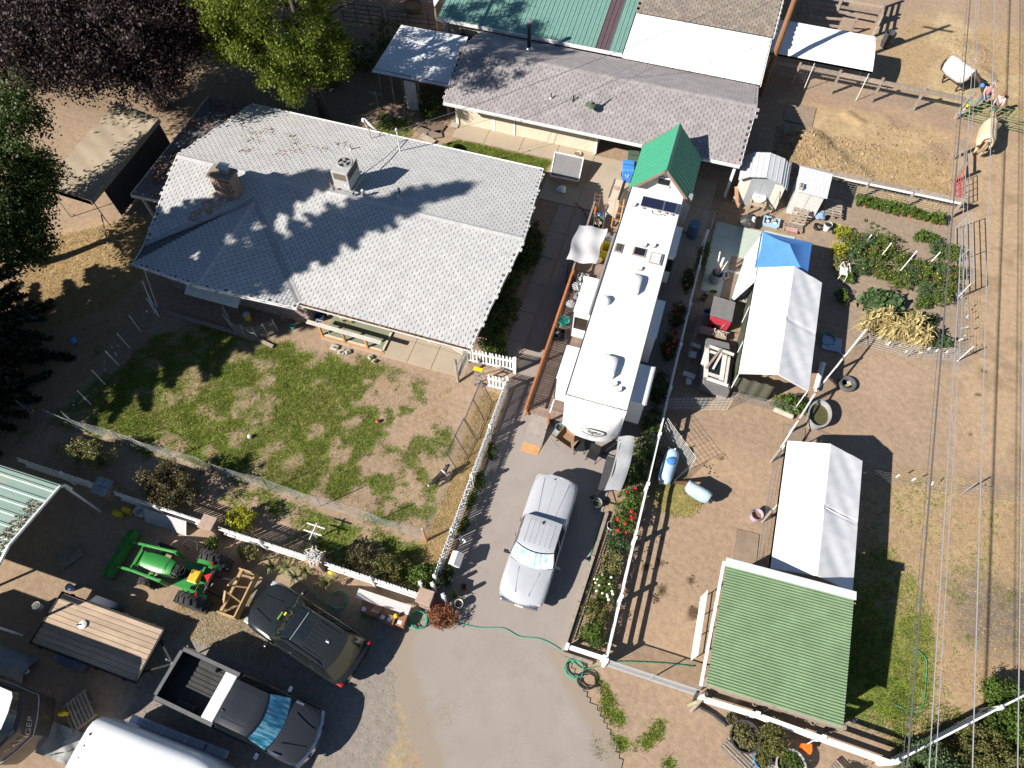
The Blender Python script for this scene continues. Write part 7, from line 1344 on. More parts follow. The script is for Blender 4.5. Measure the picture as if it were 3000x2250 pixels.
def shrub(name, label, x, y, z, rad, leafm, n=60, per=40, clr=.2, ls=.08, cat='shrub', aspect=.6, droop=0, stems=5, fl=None, nfl=0, group=None, shell=.4, fr=.06):
 t = thing(name, label, cat, (x, y, 0 if z < 1.2 else 0), group=group); P_ = clumps((x, y, z), rad, n, per, clr, shell=shell, bottom=.03); v, q = leaves(P_, ls, aspect, droop); npmesh('foliage', v, q, leafm, parent=t)
 mb = MB(); [mb.tube([(x+random.uniform(-.06, .06), y+random.uniform(-.06, .06), 0), (x+rad[0]*random.uniform(-.4, .4), y+rad[1]*random.uniform(-.4, .4), z+rad[2]*.3)], [.018, .006], 4) for _ in range(stems)]; mb.bd('stems', BARK, t)['kind'] = 'stuff'
 for _ in range(nfl):
  a = random.random()*6.28; e = random.uniform(.35, 1.0); p = (x+rad[0]*math.cos(a)*e, y+rad[1]*math.sin(a)*e, z+rad[2]*(1.05-.5*e*e)); MB().ball(p, fr*random.uniform(.7, 1.25), 7, 4, sq=(1, 1, .7)).bd('flower', fl, t)
 return t
LGR = leafmat('shrub_green', (.115, .175, .03), (.06, .105, .016), tr=.3, tint=.45); LOL = leafmat('shrub_olive', (.23, .22, .085), (.14, .14, .05), tr=.25, tint=.4); LRB = leafmat('shrub_russet', (.13, .10, .045), (.075, .07, .028), tr=.22, tint=.5); LYE = leafmat('shrub_yellow', (.42, .40, .03), (.30, .31, .02), tr=.3, tint=.3); LRED = leafmat('shrub_red', (.30, .075, .05), (.17, .11, .04), tr=.25, tint=.5); LJU = leafmat('juniper', (.17, .165, .045), (.09, .095, .028), tr=.2, tint=.4); LDRY = leafmat('corn_dry', (.55, .44, .22), (.40, .33, .13), tr=.3, tint=.35); LBL = leafmat('shrub_blue_green', (.10, .16, .06), (.055, .10, .038), tr=.3, tint=.4); LTO = leafmat('tomato_leaf', (.15, .195, .04), (.085, .12, .025), tr=.3, tint=.5)
REDF = M('red_flower', (.62, .01, .03), rough=.6); WHF = M('white_flower', (.75, .74, .66), rough=.6); PINKF = M('pink_flower', (.65, .08, .2), rough=.6); YELF = M('yellow_fruit', (.6, .42, .03), rough=.5); ORF = M('red_fruit', (.5, .08, .02), rough=.4)
shrub('round_shrub', 'pale olive rounded shrub in the shady strip below the lawn', -20.85, 6.55, .95, (1.05, .62, .55), LOL, 90, 55, .16, .08); shrub('russet_shrub', 'tall russet green shrub between lawn fence and picket fence', -16.75, 6.25, 1.15, (1.15, .95, .95), LRB, 130, 60, .18, .085); shrub('yellow_bush', 'bright yellow green bush beside the first brick pillar', -13.5, 5.95, .62, (.62, .55, .5), LYE, 60, 55, .13, .07)
shrub('ivy_clump', 'leafy green weed at the foot of the first brick pillar', -14.2, 4.75, .3, (.3, .25, .3), LGR, 24, 40, .1, .08); shrub('ivy_clump', 'pale leafy plant under the fence right of the first pillar', -12.6, 4.85, .35, (.55, .3, .3), LOL, 30, 45, .12, .08)
shrub('juniper', 'dark dry juniper inside the fence right of the middle pillar', -8.2, 5.95, .5, (.75, .5, .45), LRB, 60, 50, .15, .07); shrub('juniper', 'olive juniper next to the dark dry one', -7.05, 5.85, .55, (.62, .55, .5), LJU, 80, 60, .13, .07); shrub('laurel', 'glossy green shrub behind the corner pillar', -5.5, 6.0, .6, (.6, .5, .55), LGR, 60, 55, .15, .09); shrub('red_leaf_shrub', 'red leaved shrub in front of the corner pillar', -4.35, 4.9, .35, (.55, .45, .35), LRED, 70, 50, .13, .07); shrub('leafy_weed', 'bright green leafy clump by the dry juniper', -8.75, 5.75, .3, (.25, .25, .25), LGR, 16, 40, .1, .1)
def blades(name, label, spots, leafm, n=26, l=.6, w=.035, cat='plant'):
 t = thing(name, label, cat, (*spots[0], 0)); mb = MB()
 for x, y in spots:
  for _ in range(n):
   a = random.random()*6.28; L_ = l*random.uniform(.5, 1.1); u = Vector((math.cos(a), math.sin(a), 0)); s = Vector((-u.y, u.x, 0))*w/2; b = Vector((x, y, 0)); m = b+u*L_*.35+V(0, 0, L_*.7); e = b+u*L_*.9+V(0, 0, L_*random.uniform(.35, .9)); mb.add([b-s*.6, b+s*.6, m+s, m-s], [(0,1,2,3)]); mb.add([m-s, m+s, e], [(0,1,2)])
 mb.bd('leaf_blades', leafm, t)['kind'] = 'stuff'; c = MB(); [c.ball((x, y, .02), .06, 6, 4) for x, y in spots]; c.bd('crown_base', BARK, t)['kind'] = 'stuff'; return t
LIR = leafmat('iris_leaf', (.26, .27, .09), (.15, .18, .05), tr=.3, tint=.4); blades('iris_clump', 'strappy pale iris leaves below the picket fence by the hose', [(-11.6, 4.7), (-11.0, 4.85), (-10.5, 4.6), (-10.2, 4.9), (-9.2, 4.7)], LIR, 24, .6); blades('aloe_pot_plant', 'spiky pale plant beside the corner pillar', [(-4.2, 5.75)], LIR, 14, .55, .05)
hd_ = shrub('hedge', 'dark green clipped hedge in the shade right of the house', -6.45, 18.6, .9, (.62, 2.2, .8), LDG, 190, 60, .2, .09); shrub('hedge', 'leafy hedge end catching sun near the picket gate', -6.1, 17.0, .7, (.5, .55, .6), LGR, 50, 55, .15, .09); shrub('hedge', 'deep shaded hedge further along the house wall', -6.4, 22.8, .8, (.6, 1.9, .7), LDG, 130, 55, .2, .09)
# rose bed
for i, (x, y, rx, ry, h, m_, fl, nf, lb_) in enumerate(((1.35, 5.9, .5, .5, .55, LGR, None, 0, 'green bush at the lower end of the rose bed'), (1.3, 6.75, .55, .55, .5, LJU, None, 0, 'olive bush second from the lower end of the rose bed'), (1.3, 7.75, .5, .55, .5, LGR, WHF, 16, 'white flowered bush in the rose bed'), (1.4, 8.75, .45, .5, .45, LOL, None, 0, 'pale strappy bush above the white flowers'), (1.4, 9.6, .4, .45, .4, LBL, None, 0, 'blue green bush in the middle of the rose bed'), (1.45, 10.55, .5, .55, .6, LGR, REDF, 10, 'red rose bush beside the white pot'), (1.5, 11.6, .5, .55, .6, LGR, REDF, 2, 'green rose bush by the swing'), (1.55, 12.7, .45, .6, .6, LDG, None, 0, 'dark bush beside the swing canopy'), (1.55, 13.9, .45, .7, .7, LGR, None, 0, 'sunlit vine near the trailer nose'), (1.6, 15.4, .4, .8, .6, LDG, None, 0, 'shaded bush beside the front slide-out'), (1.6, 17.2, .35, .9, .55, LDG, None, 0, 'shaded bush between the two right slide-outs'), (1.55, 19.6, .35, .9, .6, LDG, REDF, 9, 'shaded rose with dark red blooms by the fence'), (1.6, 21.4, .35, .7, .6, LDG, REDF, 7, 'second shaded red rose along the fence'), (1.7, 23.6, .3, .7, .7, LDG, PINKF, 6, 'pink rose near the top of the white fence'), (2.1, 25.3, .25, .8, .8, LDG, None, 0, 'climbing vine over the top of the white fence'))):
 shrub('rose_bush' if fl else 'bed_bush', lb_, x, y, h*.9, (rx, ry, h*.85), m_, 60, 45, .14, .075, stems=4, fl=fl, nfl=nf)
# vegetable garden
ORD = 'first second third fourth fifth sixth seventh eighth ninth tenth eleventh twelfth'.split()
for i in range(12):
 x = 9.55+i*.38; y = 32.05-.035*i*.38; tt = ('first plant of the pepper row, nearest the tin sheds', 'last plant of the pepper row, nearest the pipe panel'); lb_ = tt[0] if i == 0 else tt[1] if i == 11 else ORD[i]+' pepper plant along the potted row, counted from the tin sheds'
 p_ = shrub('pepper_plant', lb_, x, y, .36, (.24, .27, .28), LGR, 20, 34, .11, .11, 'plant', .5, .4, 3, group='potted pepper row'); MB().lathe((x, y, 0), [(.11, 0), (.15, .2), (.16, .2), (.12, .19)], 10).bd('pot', M('terracotta', (.36, .14, .07), rough=.85), p_)
rows = [(9.3, 29.0), (10.1, 29.2), (9.6, 28.2), (10.3, 28.2), (11.0, 28.6), (11.9, 28.3), (12.7, 28.1), (13.6, 28.4), (14.2, 28.3), (10.0, 27.3), (10.9, 27.3), (11.7, 27.0), (12.4, 27.5), (13.2, 27.4), (14.0, 27.4), (13.1, 26.7), (13.8, 26.5), (10.9, 29.3), (13.6, 29.7), (14.2, 29.6)]
rows.sort(key=lambda p: -p[1]); bands = (rows[:7], rows[7:13], rows[13:])
for i, (x, y) in enumerate(rows): b_ = next(k for k, q in enumerate(bands) if (x, y) in q); shrub('tomato_plant', 'tomato plant, %s from the left in the %s tangled row' % (ORD[sorted(bands[b_]).index((x, y))], ('back', 'middle', 'front')[b_]), x, y, .4, (.52, .5, .38), LTO if i % 3 else LBL, 42, 40, .14, .075, 'plant', stems=3, fl=(YELF if i % 2 else ORF), nfl=3, group='tangled tomato rows', fr=.035)
for i, (x, y, lb_) in enumerate(((8.75, 29.4, 'yellowing plant in a pot at the left garden edge'), (8.7, 28.0, 'yellow leaved plant beside the white chair'), (8.85, 27.2, 'pale strappy plant left of the tomato rows'))): shrub('potted_plant', lb_, x, y, .4, (.4, .38, .32), LYE if i < 2 else LOL, 30, 40, .12, .08, 'plant')
for x, y, lb_ in ((9.2, 25.2, 'round green plant by the long tent'), (13.0, 26.0, 'small green plant on bare soil in the garden'), (13.2, 25.0, 'sprawling melon plant near the right garden fence'), (12.7, 30.4, 'small pepper plant above the tomato rows'), (13.3, 30.5, 'small pepper plant nearer the pipe panel'), (9.3, 26.6, 'dark green plant behind the white chair')): shrub('garden_plant', lb_, x, y, .28, (.38, .35, .26), LGR, 28, 36, .11, .09, 'plant')
shrub('squash_plant', 'large leaved squash sprawling behind the dry corn', 11.0, 25.3, .4, (.95, .7, .35), LBL, 60, 26, .2, .24, 'plant', .9); shrub('squash_plant', 'second squash plant right of the dry corn', 12.3, 24.5, .35, (.6, .55, .3), LBL, 36, 24, .18, .22, 'plant', .9, fl=YELF, nfl=2); shrub('squash_plant', 'low squash plant at the lower right garden corner', 13.4, 23.9, .25, (.65, .4, .2), LBL, 30, 22, .16, .18, 'plant', .9)
def corn(x, y, lb_, n=34):
 t = thing('corn_stalk', lb_, 'plant', (x, y, 0), group='dried corn patch'); mb = MB(); h = random.uniform(1.1, 1.5); ax_ = Vector((random.uniform(-.1, .2), random.uniform(-.2, .1), h)); b = Vector((x, y, 0)); MB().tube([b, b+ax_], [.02, .01], 5).bd('stalk', LDRY, t)
 for i in range(n):
  u = random.uniform(.2, 1); p = b+ax_*u; a = random.random()*6.28; d = Vector((math.cos(a), math.sin(a), 0)); L_ = random.uniform(.3, .7); s = Vector((-d.y, d.x, 0))*.03; m = p+d*L_*.5+V(0, 0, .12); e = p+d*L_+V(0, 0, -.35*random.random()); mb.add([p-s, p+s, m+s, m-s], [(0,1,2,3)]); mb.add([m-s, m+s, e], [(0,1,2)])
 mb.bd('leaves', LDRY, t)['kind'] = 'stuff'
for i in range(26): corn(10.15+2.6*((i*.618) % 1)+.15*random.random(), 23.35+(i % 4)*.3+.1*random.random()-.05, 'dried pale corn stalk in the patch by the mesh fence')
ls = [(10.0, 30.9), (10.6, 30.7), (11.2, 30.4), (11.7, 30.1), (10.3, 30.5)]; blades('seedlings', 'straggling seedling row on bare soil above the tomatoes', ls+[(x+.3, y-.1) for x, y in ls], LGR, 10, .18, .04)
shrub('pepper_plant', 'bushy plant in a log planter at the front of the long tent', 7.35, 18.2, .4, (.75, .35, .35), LGR, 60, 40, .14, .11, 'plant', .5, .4)
# bottom right shrubs and planted tubs
for x, y, z, rd, m_, lb_ in ((13.4, 4.9, .8, (1.1, .95, .75), LBL, 'big blue green shrub outside the slanting white fence'), (15.3, 6.1, .7, (1.1, .9, .65), LJU, 'olive shrub outside the fence nearer the right edge'), (16.4, 7.4, .7, (1.0, .9, .65), LGR, 'green shrub at the right edge below the fence'), (15.9, 4.8, .6, (1.0, .7, .55), LRB, 'browning shrub in the lower right corner'), (14.6, 3.9, .5, (.9, .6, .5), LOL, 'pale dry shrub at the bottom right'), (16.0, 8.4, .5, (.4, .4, .5), LGR, 'small shrub poking through the slanting fence')): shrub('fence_shrub', lb_, x, y, z, rd, m_, 130, 60, .2, .085)
shrub('privet', 'yellow green bush between the two big planting tubs', 8.15, 4.3, .55, (.55, .55, .5), LJU, 80, 55, .14, .07)
p = scatter(2500, 12.5, 3.2, 17.5, 7.5, None); v, q = tufts(p, .12, .06, 4, .014, .6); tag(npmesh('fence_weeds', v, q, GRASS, k=3), 'weeds under the shrubs outside the lower right fence', 'weeds', kind='stuff')
sh_n = [(-19.5, 36.8, 1.0, 1.4), (-20.8, 34.5, .8, 1.2), (-15.0, 31.5, .8, .5), (-22, 32.5, .8, 1.3)]
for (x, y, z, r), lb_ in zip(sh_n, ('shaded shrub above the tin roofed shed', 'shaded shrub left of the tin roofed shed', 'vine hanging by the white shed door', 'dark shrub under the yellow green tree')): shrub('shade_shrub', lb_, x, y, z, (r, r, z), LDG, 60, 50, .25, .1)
# ------------------------------------------------------------------ poles and wires
pole = thing('utility_pole', 'tall brown wooden power pole beside the white canopy', 'pole', (3.3, 39.45, 0))
MB().tube([(3.3, 39.45, 0), (3.32, 39.46, 5), (3.35, 39.5, 11)], [.17, .15, .11], 12).bd('shaft', M('pole_wood', (.27, .13, .06), (.16, .08, .04), scale=6, aniso=(4, 4, .5), rough=.9, bump=.4, bscale=20), pole, sm=50); MB().bar((2.4, 39.5, 10.3), (4.3, 39.5, 10.3), .1, .12).bd('crossarm', WOODF, pole); MB().box((3.3, 39.28, 1.8), (.12, .04, .16)).bd('pole_tag', METAL, pole)
CABLE = M('cable', (.10, .10, .105), rough=.6); CABLE2 = M('cable_bright', (.42, .42, .44), (.36, .36, .38), rough=.45, metal=.4)
def wire(label, pts, r, mat, sag=0.0):
 p = []
 for a, b in zip(pts[:-1], pts[1:]):
  a, b = Vector(a), Vector(b); p += [a.lerp(b, i/14)-V(0, 0, sag*4*(i/14)*(1-i/14)) for i in range(15 if b == Vector(pts[-1]) else 14)]
 t = thing('power_line', label, 'cable', tuple(pts[0])); MB().tube(p, r, 5).bd('cable', mat, t); [MB().lathe(tuple(p[k]), [(r*2.2, -.06), (r*2.2, .06)], 6).bd('clamp', mat, t) for k in (1, -2)]
def ext(a, b, z, k0=-.25, k1=.35): a, b = Vector((*a, z)), Vector((*b, z)); return [tuple(b+(b-a)*k0*-1 if False else b.lerp(a, -.35)), tuple(b), tuple(a), tuple(a.lerp(b, -.5))]
wire('thick dark cable crossing the right side from top to bottom', ext((12.65, 43.6), (10.67, 4.06), 5.2), .028, CABLE); wire('thin dark cable just left of the thick one', ext((12.45, 43.5), (10.5, 4.0), 5.3), .009, CABLE)
wire('pale wire right of the thick dark cable', ext((12.52, 42.26), (10.89, 4.11), 6), .017, CABLE2); wire('second pale wire right of the thick cable', ext((12.68, 42.31), (11.06, 4.16), 6), .013, CABLE2); wire('bright wire running down the right third', ext((13.46, 42.55), (12.04, 4.47), 6), .019, CABLE2); wire('rightmost bright wire near the frame edge', ext((14.11, 22.37), (13.24, 4.84), 6), .018, CABLE2)
wire('black service wire from the pole to the house mast', [(3.35, 39.5, 7.6), (-14.05, 25.5, 4.2)], .014, CABLE, .5); wire('thin service wire from the pole over the long shed roof', [(3.35, 39.5, 6.6), (-7.0, 31.6, 3.5), (-14.0, 26.2, 3.1)], .007, CABLE, .25); wire('thin wire from the pole to the yard lamp', [(3.35, 39.5, 6.9), (-5.3, 31.6, 3.85)], .008, CABLE, .3)
# ------------------------------------------------------------------ living things
def skin(name, J, E_, mat, parent, sub=2, sm=True):
 names = list(J); me = bpy.data.meshes.new(name); me.from_pydata([J[n][0] for n in names], [(names.index(a), names.index(b)) for a, b in E_], []); o = bpy.data.objects.new(name, me); COL.objects.link(o)
 o.modifiers.new('skin', 'SKIN')
 sv_ = me.skin_vertices[0].data if me.skin_vertices else None
 if sv_ is None:
  bm = bmesh.new(); bm.from_mesh(me); bm.verts.layers.skin.verify(); bm.to_mesh(me); bm.free(); sv_ = me.skin_vertices[0].data
 for i, n in enumerate(names): r = J[n][1]; sv_[i].radius = (r, r) if not isinstance(r, tuple) else r; sv_[i].use_root = (i == 0)
 m = o.modifiers.new('sub', 'SUBSURF'); m.levels = sub; m.render_levels = sub
 dg = bpy.context.evaluated_depsgraph_get(); me2 = bpy.data.meshes.new_from_object(o.evaluated_get(dg)); bpy.data.objects.remove(o)
 me2.materials.clear(); me2.materials.append(mat); me2.polygons.foreach_set('use_smooth', [True]*len(me2.polygons)); o2 = bpy.data.objects.new(name, me2); COL.objects.link(o2); o2.parent = parent; WM[o2.name] = WM[parent.name]; return o2
def horse(label, x, y, rz, s, coat, blanket=None, mask=None, head_low=0.0, mane=None, step=.0, tailm=None):
 t = thing('horse', label, 'horse', (x, y, 0), R(rz)); k = s
 def q(a, b, c): return (a*k, b*k, c*k)
 hz = 1.75-head_low*1.15; hx = 1.35+.05*head_low
 J = {'pelvis': (q(-.55, 0, 1.22), .33*k), 'mid': (q(0, 0, 1.16), .35*k), 'chest': (q(.52, 0, 1.2), .30*k), 'neck0': (q(.78, 0, 1.34), .21*k), 'neck1': (q(1.05, 0, (1.34+hz)/2+.06), .15*k), 'poll': (q(hx, 0, hz), .12*k), 'head': (q(hx+.26, 0, hz-.2), .10*k), 'muzzle': (q(hx+.46, 0, hz-.42), .075*k), 'dock': (q(-.88, 0, 1.24), .13*k)}
 E_ = [('pelvis', 'mid'), ('mid', 'chest'), ('chest', 'neck0'), ('neck0', 'neck1'), ('neck1', 'poll'), ('poll', 'head'), ('head', 'muzzle'), ('pelvis', 'dock')]
 for sd_, n in ((1, 'l'), (-1, 'r')):
  st_ = step*sd_
  J.update({'sh'+n: (q(.52, .17*sd_, .95), .14*k), 'el'+n: (q(.5+.1*st_, .18*sd_, .72), .09*k), 'kn'+n: (q(.54+.25*st_, .18*sd_, .42), .06*k), 'fe'+n: (q(.52+.3*st_, .18*sd_, .14), .048*k), 'ho'+n: (q(.56+.32*st_, .18*sd_, .03), .06*k),
    'hp'+n: (q(-.58, .18*sd_, .98), .19*k), 'st'+n: (q(-.42-.1*st_, .19*sd_, .74), .13*k), 'hk'+n: (q(-.72-.25*st_, .19*sd_, .48), .07*k), 'hf'+n: (q(-.68-.3*st_, .19*sd_, .14), .05*k), 'hh'+n: (q(-.63-.3*st_, .19*sd_, .03), .06*k)})
  E_ += [('chest', 'sh'+n), ('sh'+n, 'el'+n), ('el'+n, 'kn'+n), ('kn'+n, 'fe'+n), ('fe'+n, 'ho'+n), ('pelvis', 'hp'+n), ('hp'+n, 'st'+n), ('st'+n, 'hk'+n), ('hk'+n, 'hf'+n), ('hf'+n, 'hh'+n)]
 skin('body', J, E_, coat, t); mm = mane or coat
 for sd_ in (1, -1): MB().add([q(hx-.02, .07*sd_, hz+.08), q(hx+.05, .05*sd_, hz+.08), q(hx+.03, .09*sd_, hz+.24), q(hx-.01, .11*sd_, hz+.08)], [(0,1,2), (1,3,2), (3,0,2)]).bd('ear', mm, t, lc=1)
 MB().tube([q(-.98, 0, 1.28), q(-1.12, .02, 1.1), q(-1.14, .04, .75), q(-1.1, .05, .45)], [.05*k, .09*k, .09*k, .03*k], 8).bd('tail', tailm or mm, t, sm=60, lc=1)
 MB().tube([q(.7, 0, 1.5), q(.95, 0, (1.5+hz)/2+.12), q(hx-.05, 0, hz+.1)], [.05*k, .07*k, .05*k], 6).bd('mane', mm, t, sm=60, lc=1)
 if blanket:
  secs = []
  for xx, w, top, dr in ((-.98, .22, 1.45, .3), (-.9, .36, 1.55, .55), (-.55, .42, 1.585, .62), (-.1, .41, 1.545, .62), (.3, .40, 1.53, .62), (.58, .37, 1.53, .55), (.76, .27, 1.56, .35)):
   secs.append([q(xx+.02*math.sin(9*a_+xx*7), w*math.sin(a_)*(1.02+.03*math.sin(xx*23+a_*5)), top-dr*(1-math.cos(a_))*(1.0 if abs(a_) < 1.3 else 1.05)) for a_ in [R(-118+236*i/14) for i in range(15)]])
  b_ = MB().loft(secs, cap=False).bd('blanket', blanket, t, sm=60, lc=1); b_.data.materials[0] = blanket
  so_ = b_.modifiers.new('thick', 'SOLIDIFY'); so_.thickness = .012
 if mask: MB().ball(q(hx+.16, 0, hz-.08), .14*k, 10, 6, sq=(1.3, .85, 1.0)).bd('fly_mask', mask, t, sm=60, lc=1)
 return t
HBR = M('dark_horse', (.045, .028, .022), (.03, .02, .016), rough=.6); HCR = M('cream_horse', (.56, .43, .29), (.48, .36, .23), rough=.65); HPI = M('brown_horse', (.10, .05, .03), (.07, .035, .02), rough=.6); BLW = M('horse_blanket_white', (.52, .51, .5), (.44, .44, .44), scale=5, rough=.85); BLC = M('horse_blanket_cream', (.58, .46, .33), (.52, .41, .29), scale=4, rough=.85); BLB = M('horse_blanket_blue', (.36, .46, .5), (.28, .38, .44), scale=5, rough=.85)
horse('dark horse in a white blanket with blue face mask by the upper fence', 14.3, 43.75, -38, 1.0, HBR, BLW, M('mask_blue', (.06, .22, .55), rough=.7), .55, step=.35)
horse('cream blanketed horse reaching its head over the green gate', 15.75, 38.55, 82, 1.03, HCR, BLC, TEALP, .35, M('mane_brown', (.3, .2, .12), rough=.8), step=.2)
horse('small brown horse in a pale blue blanket eating hay by the propane tank', 4.05, 12.75, 163, .62, HPI, BLB, None, 1.0, HBR, step=.15)
SKN = M('skin', (.50, .30, .21), rough=.6)
def person(label, x, y, rz, h, shirt, legs, hair, cap=None, longhair=False, arm=(.25, -.15)):
 t = thing('person', label, 'person', (x, y, 0), R(rz)); k = h/1.75
 def q(a, b, c): return (a*k, b*k, c*k)
 J = {'pelvis': (q(0, 0, .95), (.15*k, .11*k)), 'waist': (q(.01, 0, 1.12), (.13*k, .1*k)), 'chest': (q(.0, 0, 1.34), (.16*k, .11*k)), 'neck': (q(.02, 0, 1.5), .055*k), 'head0': (q(.03, 0, 1.58), .075*k), 'head1': (q(.03, 0, 1.70), .075*k), 'nose': (q(.115, 0, 1.62), .018*k)}
 E_ = [('pelvis', 'waist'), ('waist', 'chest'), ('chest', 'neck'), ('neck', 'head0'), ('head0', 'head1'), ('head0', 'nose')]; S_ = {}; SE = []; T_ = {'p': (q(0, 0, .97), (.16*k, .125*k))}; TE = []
 for sd_, n in ((1, 'l'), (-1, 'r')):
  f_ = arm[0] if sd_ > 0 else arm[1]; st_ = .1*sd_
  sh = q(0, .18*sd_, 1.42); el = q(.06+f_*.3, .24*sd_, 1.16); wr = q(.2+f_*.9, .2*sd_, 1.0+abs(f_)*.35); J.update({'s'+n: (sh, .06*k), 'e'+n: (el, .045*k), 'w'+n: (wr, .03*k), 'm'+n: ((wr[0]+.06*k, wr[1], wr[2]-.01), .035*k), 'h'+n: (q(0, .09*sd_, .9), .09*k), 'k'+n: (q(.04+st_, .1*sd_, .5), .06*k), 'a'+n: (q(-.02+st_, .1*sd_, .1), .042*k), 't'+n: (q(.13+st_, .11*sd_, .04), .045*k)})
  E_ += [('chest', 's'+n), ('s'+n, 'e'+n), ('e'+n, 'w'+n), ('w'+n, 'm'+n), ('pelvis', 'h'+n), ('h'+n, 'k'+n), ('k'+n, 'a'+n), ('a'+n, 't'+n)]
  for fi, (dy, l) in enumerate(((-.025, .06), (-.009, .075), (.008, .07), (.023, .055), (.04*sd_, .04))):
   J['f%d%s' % (fi, n)] = ((wr[0]+(.06+l)*k, wr[1]+dy*k, wr[2]-.03*k), .009*k); E_.append(('m'+n, 'f%d%s' % (fi, n)))
  S_.update({'s'+n: (sh, .075*k), 'e'+n: (el, .062*k), 'w'+n: (((el[0]+wr[0])/2, (el[1]+wr[1])/2, (el[2]+wr[2])/2), .055*k)}); SE += [('c', 's'+n), ('s'+n, 'e'+n), ('e'+n, 'w'+n)]
  T_.update({'h'+n: (q(0, .095*sd_, .88), .105*k), 'k'+n: (q(.04+st_, .1*sd_, .5), .078*k), 'a'+n: (q(-.02+st_, .1*sd_, .12), .065*k)}); TE += [('p', 'h'+n), ('h'+n, 'k'+n), ('k'+n, 'a'+n)]
 bd_ = skin('body', J, E_, SKN, t); skin('shirt', {'c': (q(0, 0, 1.36), (.185*k, .13*k)), 'w': (q(.01, 0, 1.12), (.155*k, .125*k)), 'p': (q(0, 0, .98), (.165*k, .13*k)), **S_}, [('c', 'w'), ('w', 'p')]+SE, shirt, t); skin('trousers', T_, TE, legs, t)
 MB().ball(q(.01, 0, 1.69), .105*k, 12, 8, sq=(1.05, .95, 1.05)).bd('hair', hair, t, sm=60, lc=1)
 if longhair: MB().loft([[q(-.06-.02*i, .1*math.sin(a_), 1.72-.09*i+.03*math.cos(a_)) for a_ in [R(-90+30*j) for j in range(7)]] for i in range(5)], cap=False).bd('hair_fall', hair, t, sm=60, lc=1)
 if cap: c_ = MB().ball(q(.01, 0, 1.735), .112*k, 12, 6, sq=(1.05, 1, .75)).bd('cap', cap, t, sm=60, lc=1); MB().box(q(.13, 0, 1.73), (.12*k, .16*k, .015)).bd('cap_peak', cap, c_, lc=1)
 for sd_ in (1, -1): MB().ball(q(.1, .032*sd_, 1.655), .012*k, 6, 4).bd('eye', DARKT, bd_, lc=1)
 for n, sd_ in (('l', 1), ('r', -1)): MB().box(q(.06+.1*sd_, .105*sd_, .045), (.27*k, .1*k, .09*k)).bd('shoe', DARKT, t, lc=1, bv=.02)
 return t
def plaid():
 m = bpy.data.materials.new('plaid_shirt'); m.use_nodes = True; N = m.node_tree.nodes; L = m.node_tree.links; tc = N.new('ShaderNodeTexCoord'); ck = N.new('ShaderNodeTexChecker'); ck.inputs['Scale'].default_value = 16; ck.inputs[1].default_value = (.42, .06, .09, 1); ck.inputs[2].default_value = (.55, .45, .45, 1); L.new(tc.outputs['Object'], ck.inputs[0]); L.new(ck.outputs[0], N['Principled BSDF'].inputs['Base Color']); N['Principled BSDF'].inputs['Roughness'].default_value = .9; return m
JEAN = M('denim', (.12, .20, .32), (.08, .14, .24), scale=9, rough=.9)
person('person in plaid shirt, jeans and pale cap at the green gate', 15.75, 42.1, -75, 1.78, plaid(), JEAN, M('hair_brown', (.12, .06, .03), rough=.6), M('cap_white', (.66, .65, .62), rough=.8), arm=(.3, .1)); person('person in a pink top with reddish brown hair beside the gate', 16.45, 41.55, -110, 1.64, M('pink_top', (.62, .42, .42), rough=.85), M('dark_trousers', (.05, .06, .09), rough=.9), M('hair_red', (.22, .07, .035), rough=.5), longhair=True, arm=(.5, .45))
def dog(label, x, y, rz, s, coat, patch=None):
 t = thing('dog', label, 'dog', (x, y, 0), R(rz)); k = s
 def q(a, b, c): return (a*k, b*k, c*k)
 J = {'pelvis': (q(-.26, 0, .44), .11*k), 'mid': (q(0, 0, .42), .12*k), 'chest': (q(.24, 0, .44), .14*k), 'neck': (q(.4, 0, .56), .085*k), 'head': (q(.52, 0, .66), .085*k), 'muzzle': (q(.66, 0, .62), .04*k), 'dock': (q(-.38, 0, .48), .05*k), 'tail': (q(-.6, .05, .42), .03*k)}; E_ = [('pelvis', 'mid'), ('mid', 'chest'), ('chest', 'neck'), ('neck', 'head'), ('head', 'muzzle'), ('pelvis', 'dock'), ('dock', 'tail')]
 for sd_, n in ((1, 'l'), (-1, 'r')):
  J.update({'s'+n: (q(.24, .09*sd_, .34), .06*k), 'e'+n: (q(.22, .1*sd_, .2), .04*k), 'p'+n: (q(.25, .1*sd_, .03), .035*k), 'h'+n: (q(-.27, .09*sd_, .36), .075*k), 'k'+n: (q(-.22, .1*sd_, .24), .05*k), 'c'+n: (q(-.34, .1*sd_, .14), .032*k), 'f'+n: (q(-.3, .1*sd_, .03), .035*k)}); E_ += [('chest', 's'+n), ('s'+n, 'e'+n), ('e'+n, 'p'+n), ('pelvis', 'h'+n), ('h'+n, 'k'+n), ('k'+n, 'c'+n), ('c'+n, 'f'+n)]
 skin('body', J, E_, coat, t); [MB().add([q(.46, .05*sd_, .72), q(.52, .07*sd_, .72), q(.47, .1*sd_, .80), q(.49, .03*sd_, .73)], [(0,1,2), (1,3,2), (3,0,2)]).bd('ear', coat, t, lc=1) for sd_ in (1, -1)]
 if patch: MB().ball(q(.26, 0, .46), .15*k, 10, 6, sq=(.7, 1.0, 1.0)).bd('collar_fur', patch, t, sm=60, lc=1); MB().ball(q(-.58, .05, .43), .05*k, 8, 5).bd('tail_tip', patch, t, sm=60, lc=1)
DBK = M('dog_black', (.022, .019, .018), rough=.6); DTN = M('dog_tan', (.42, .30, .18), rough=.7); DWT = M('dog_white', (.6, .57, .52), rough=.7)
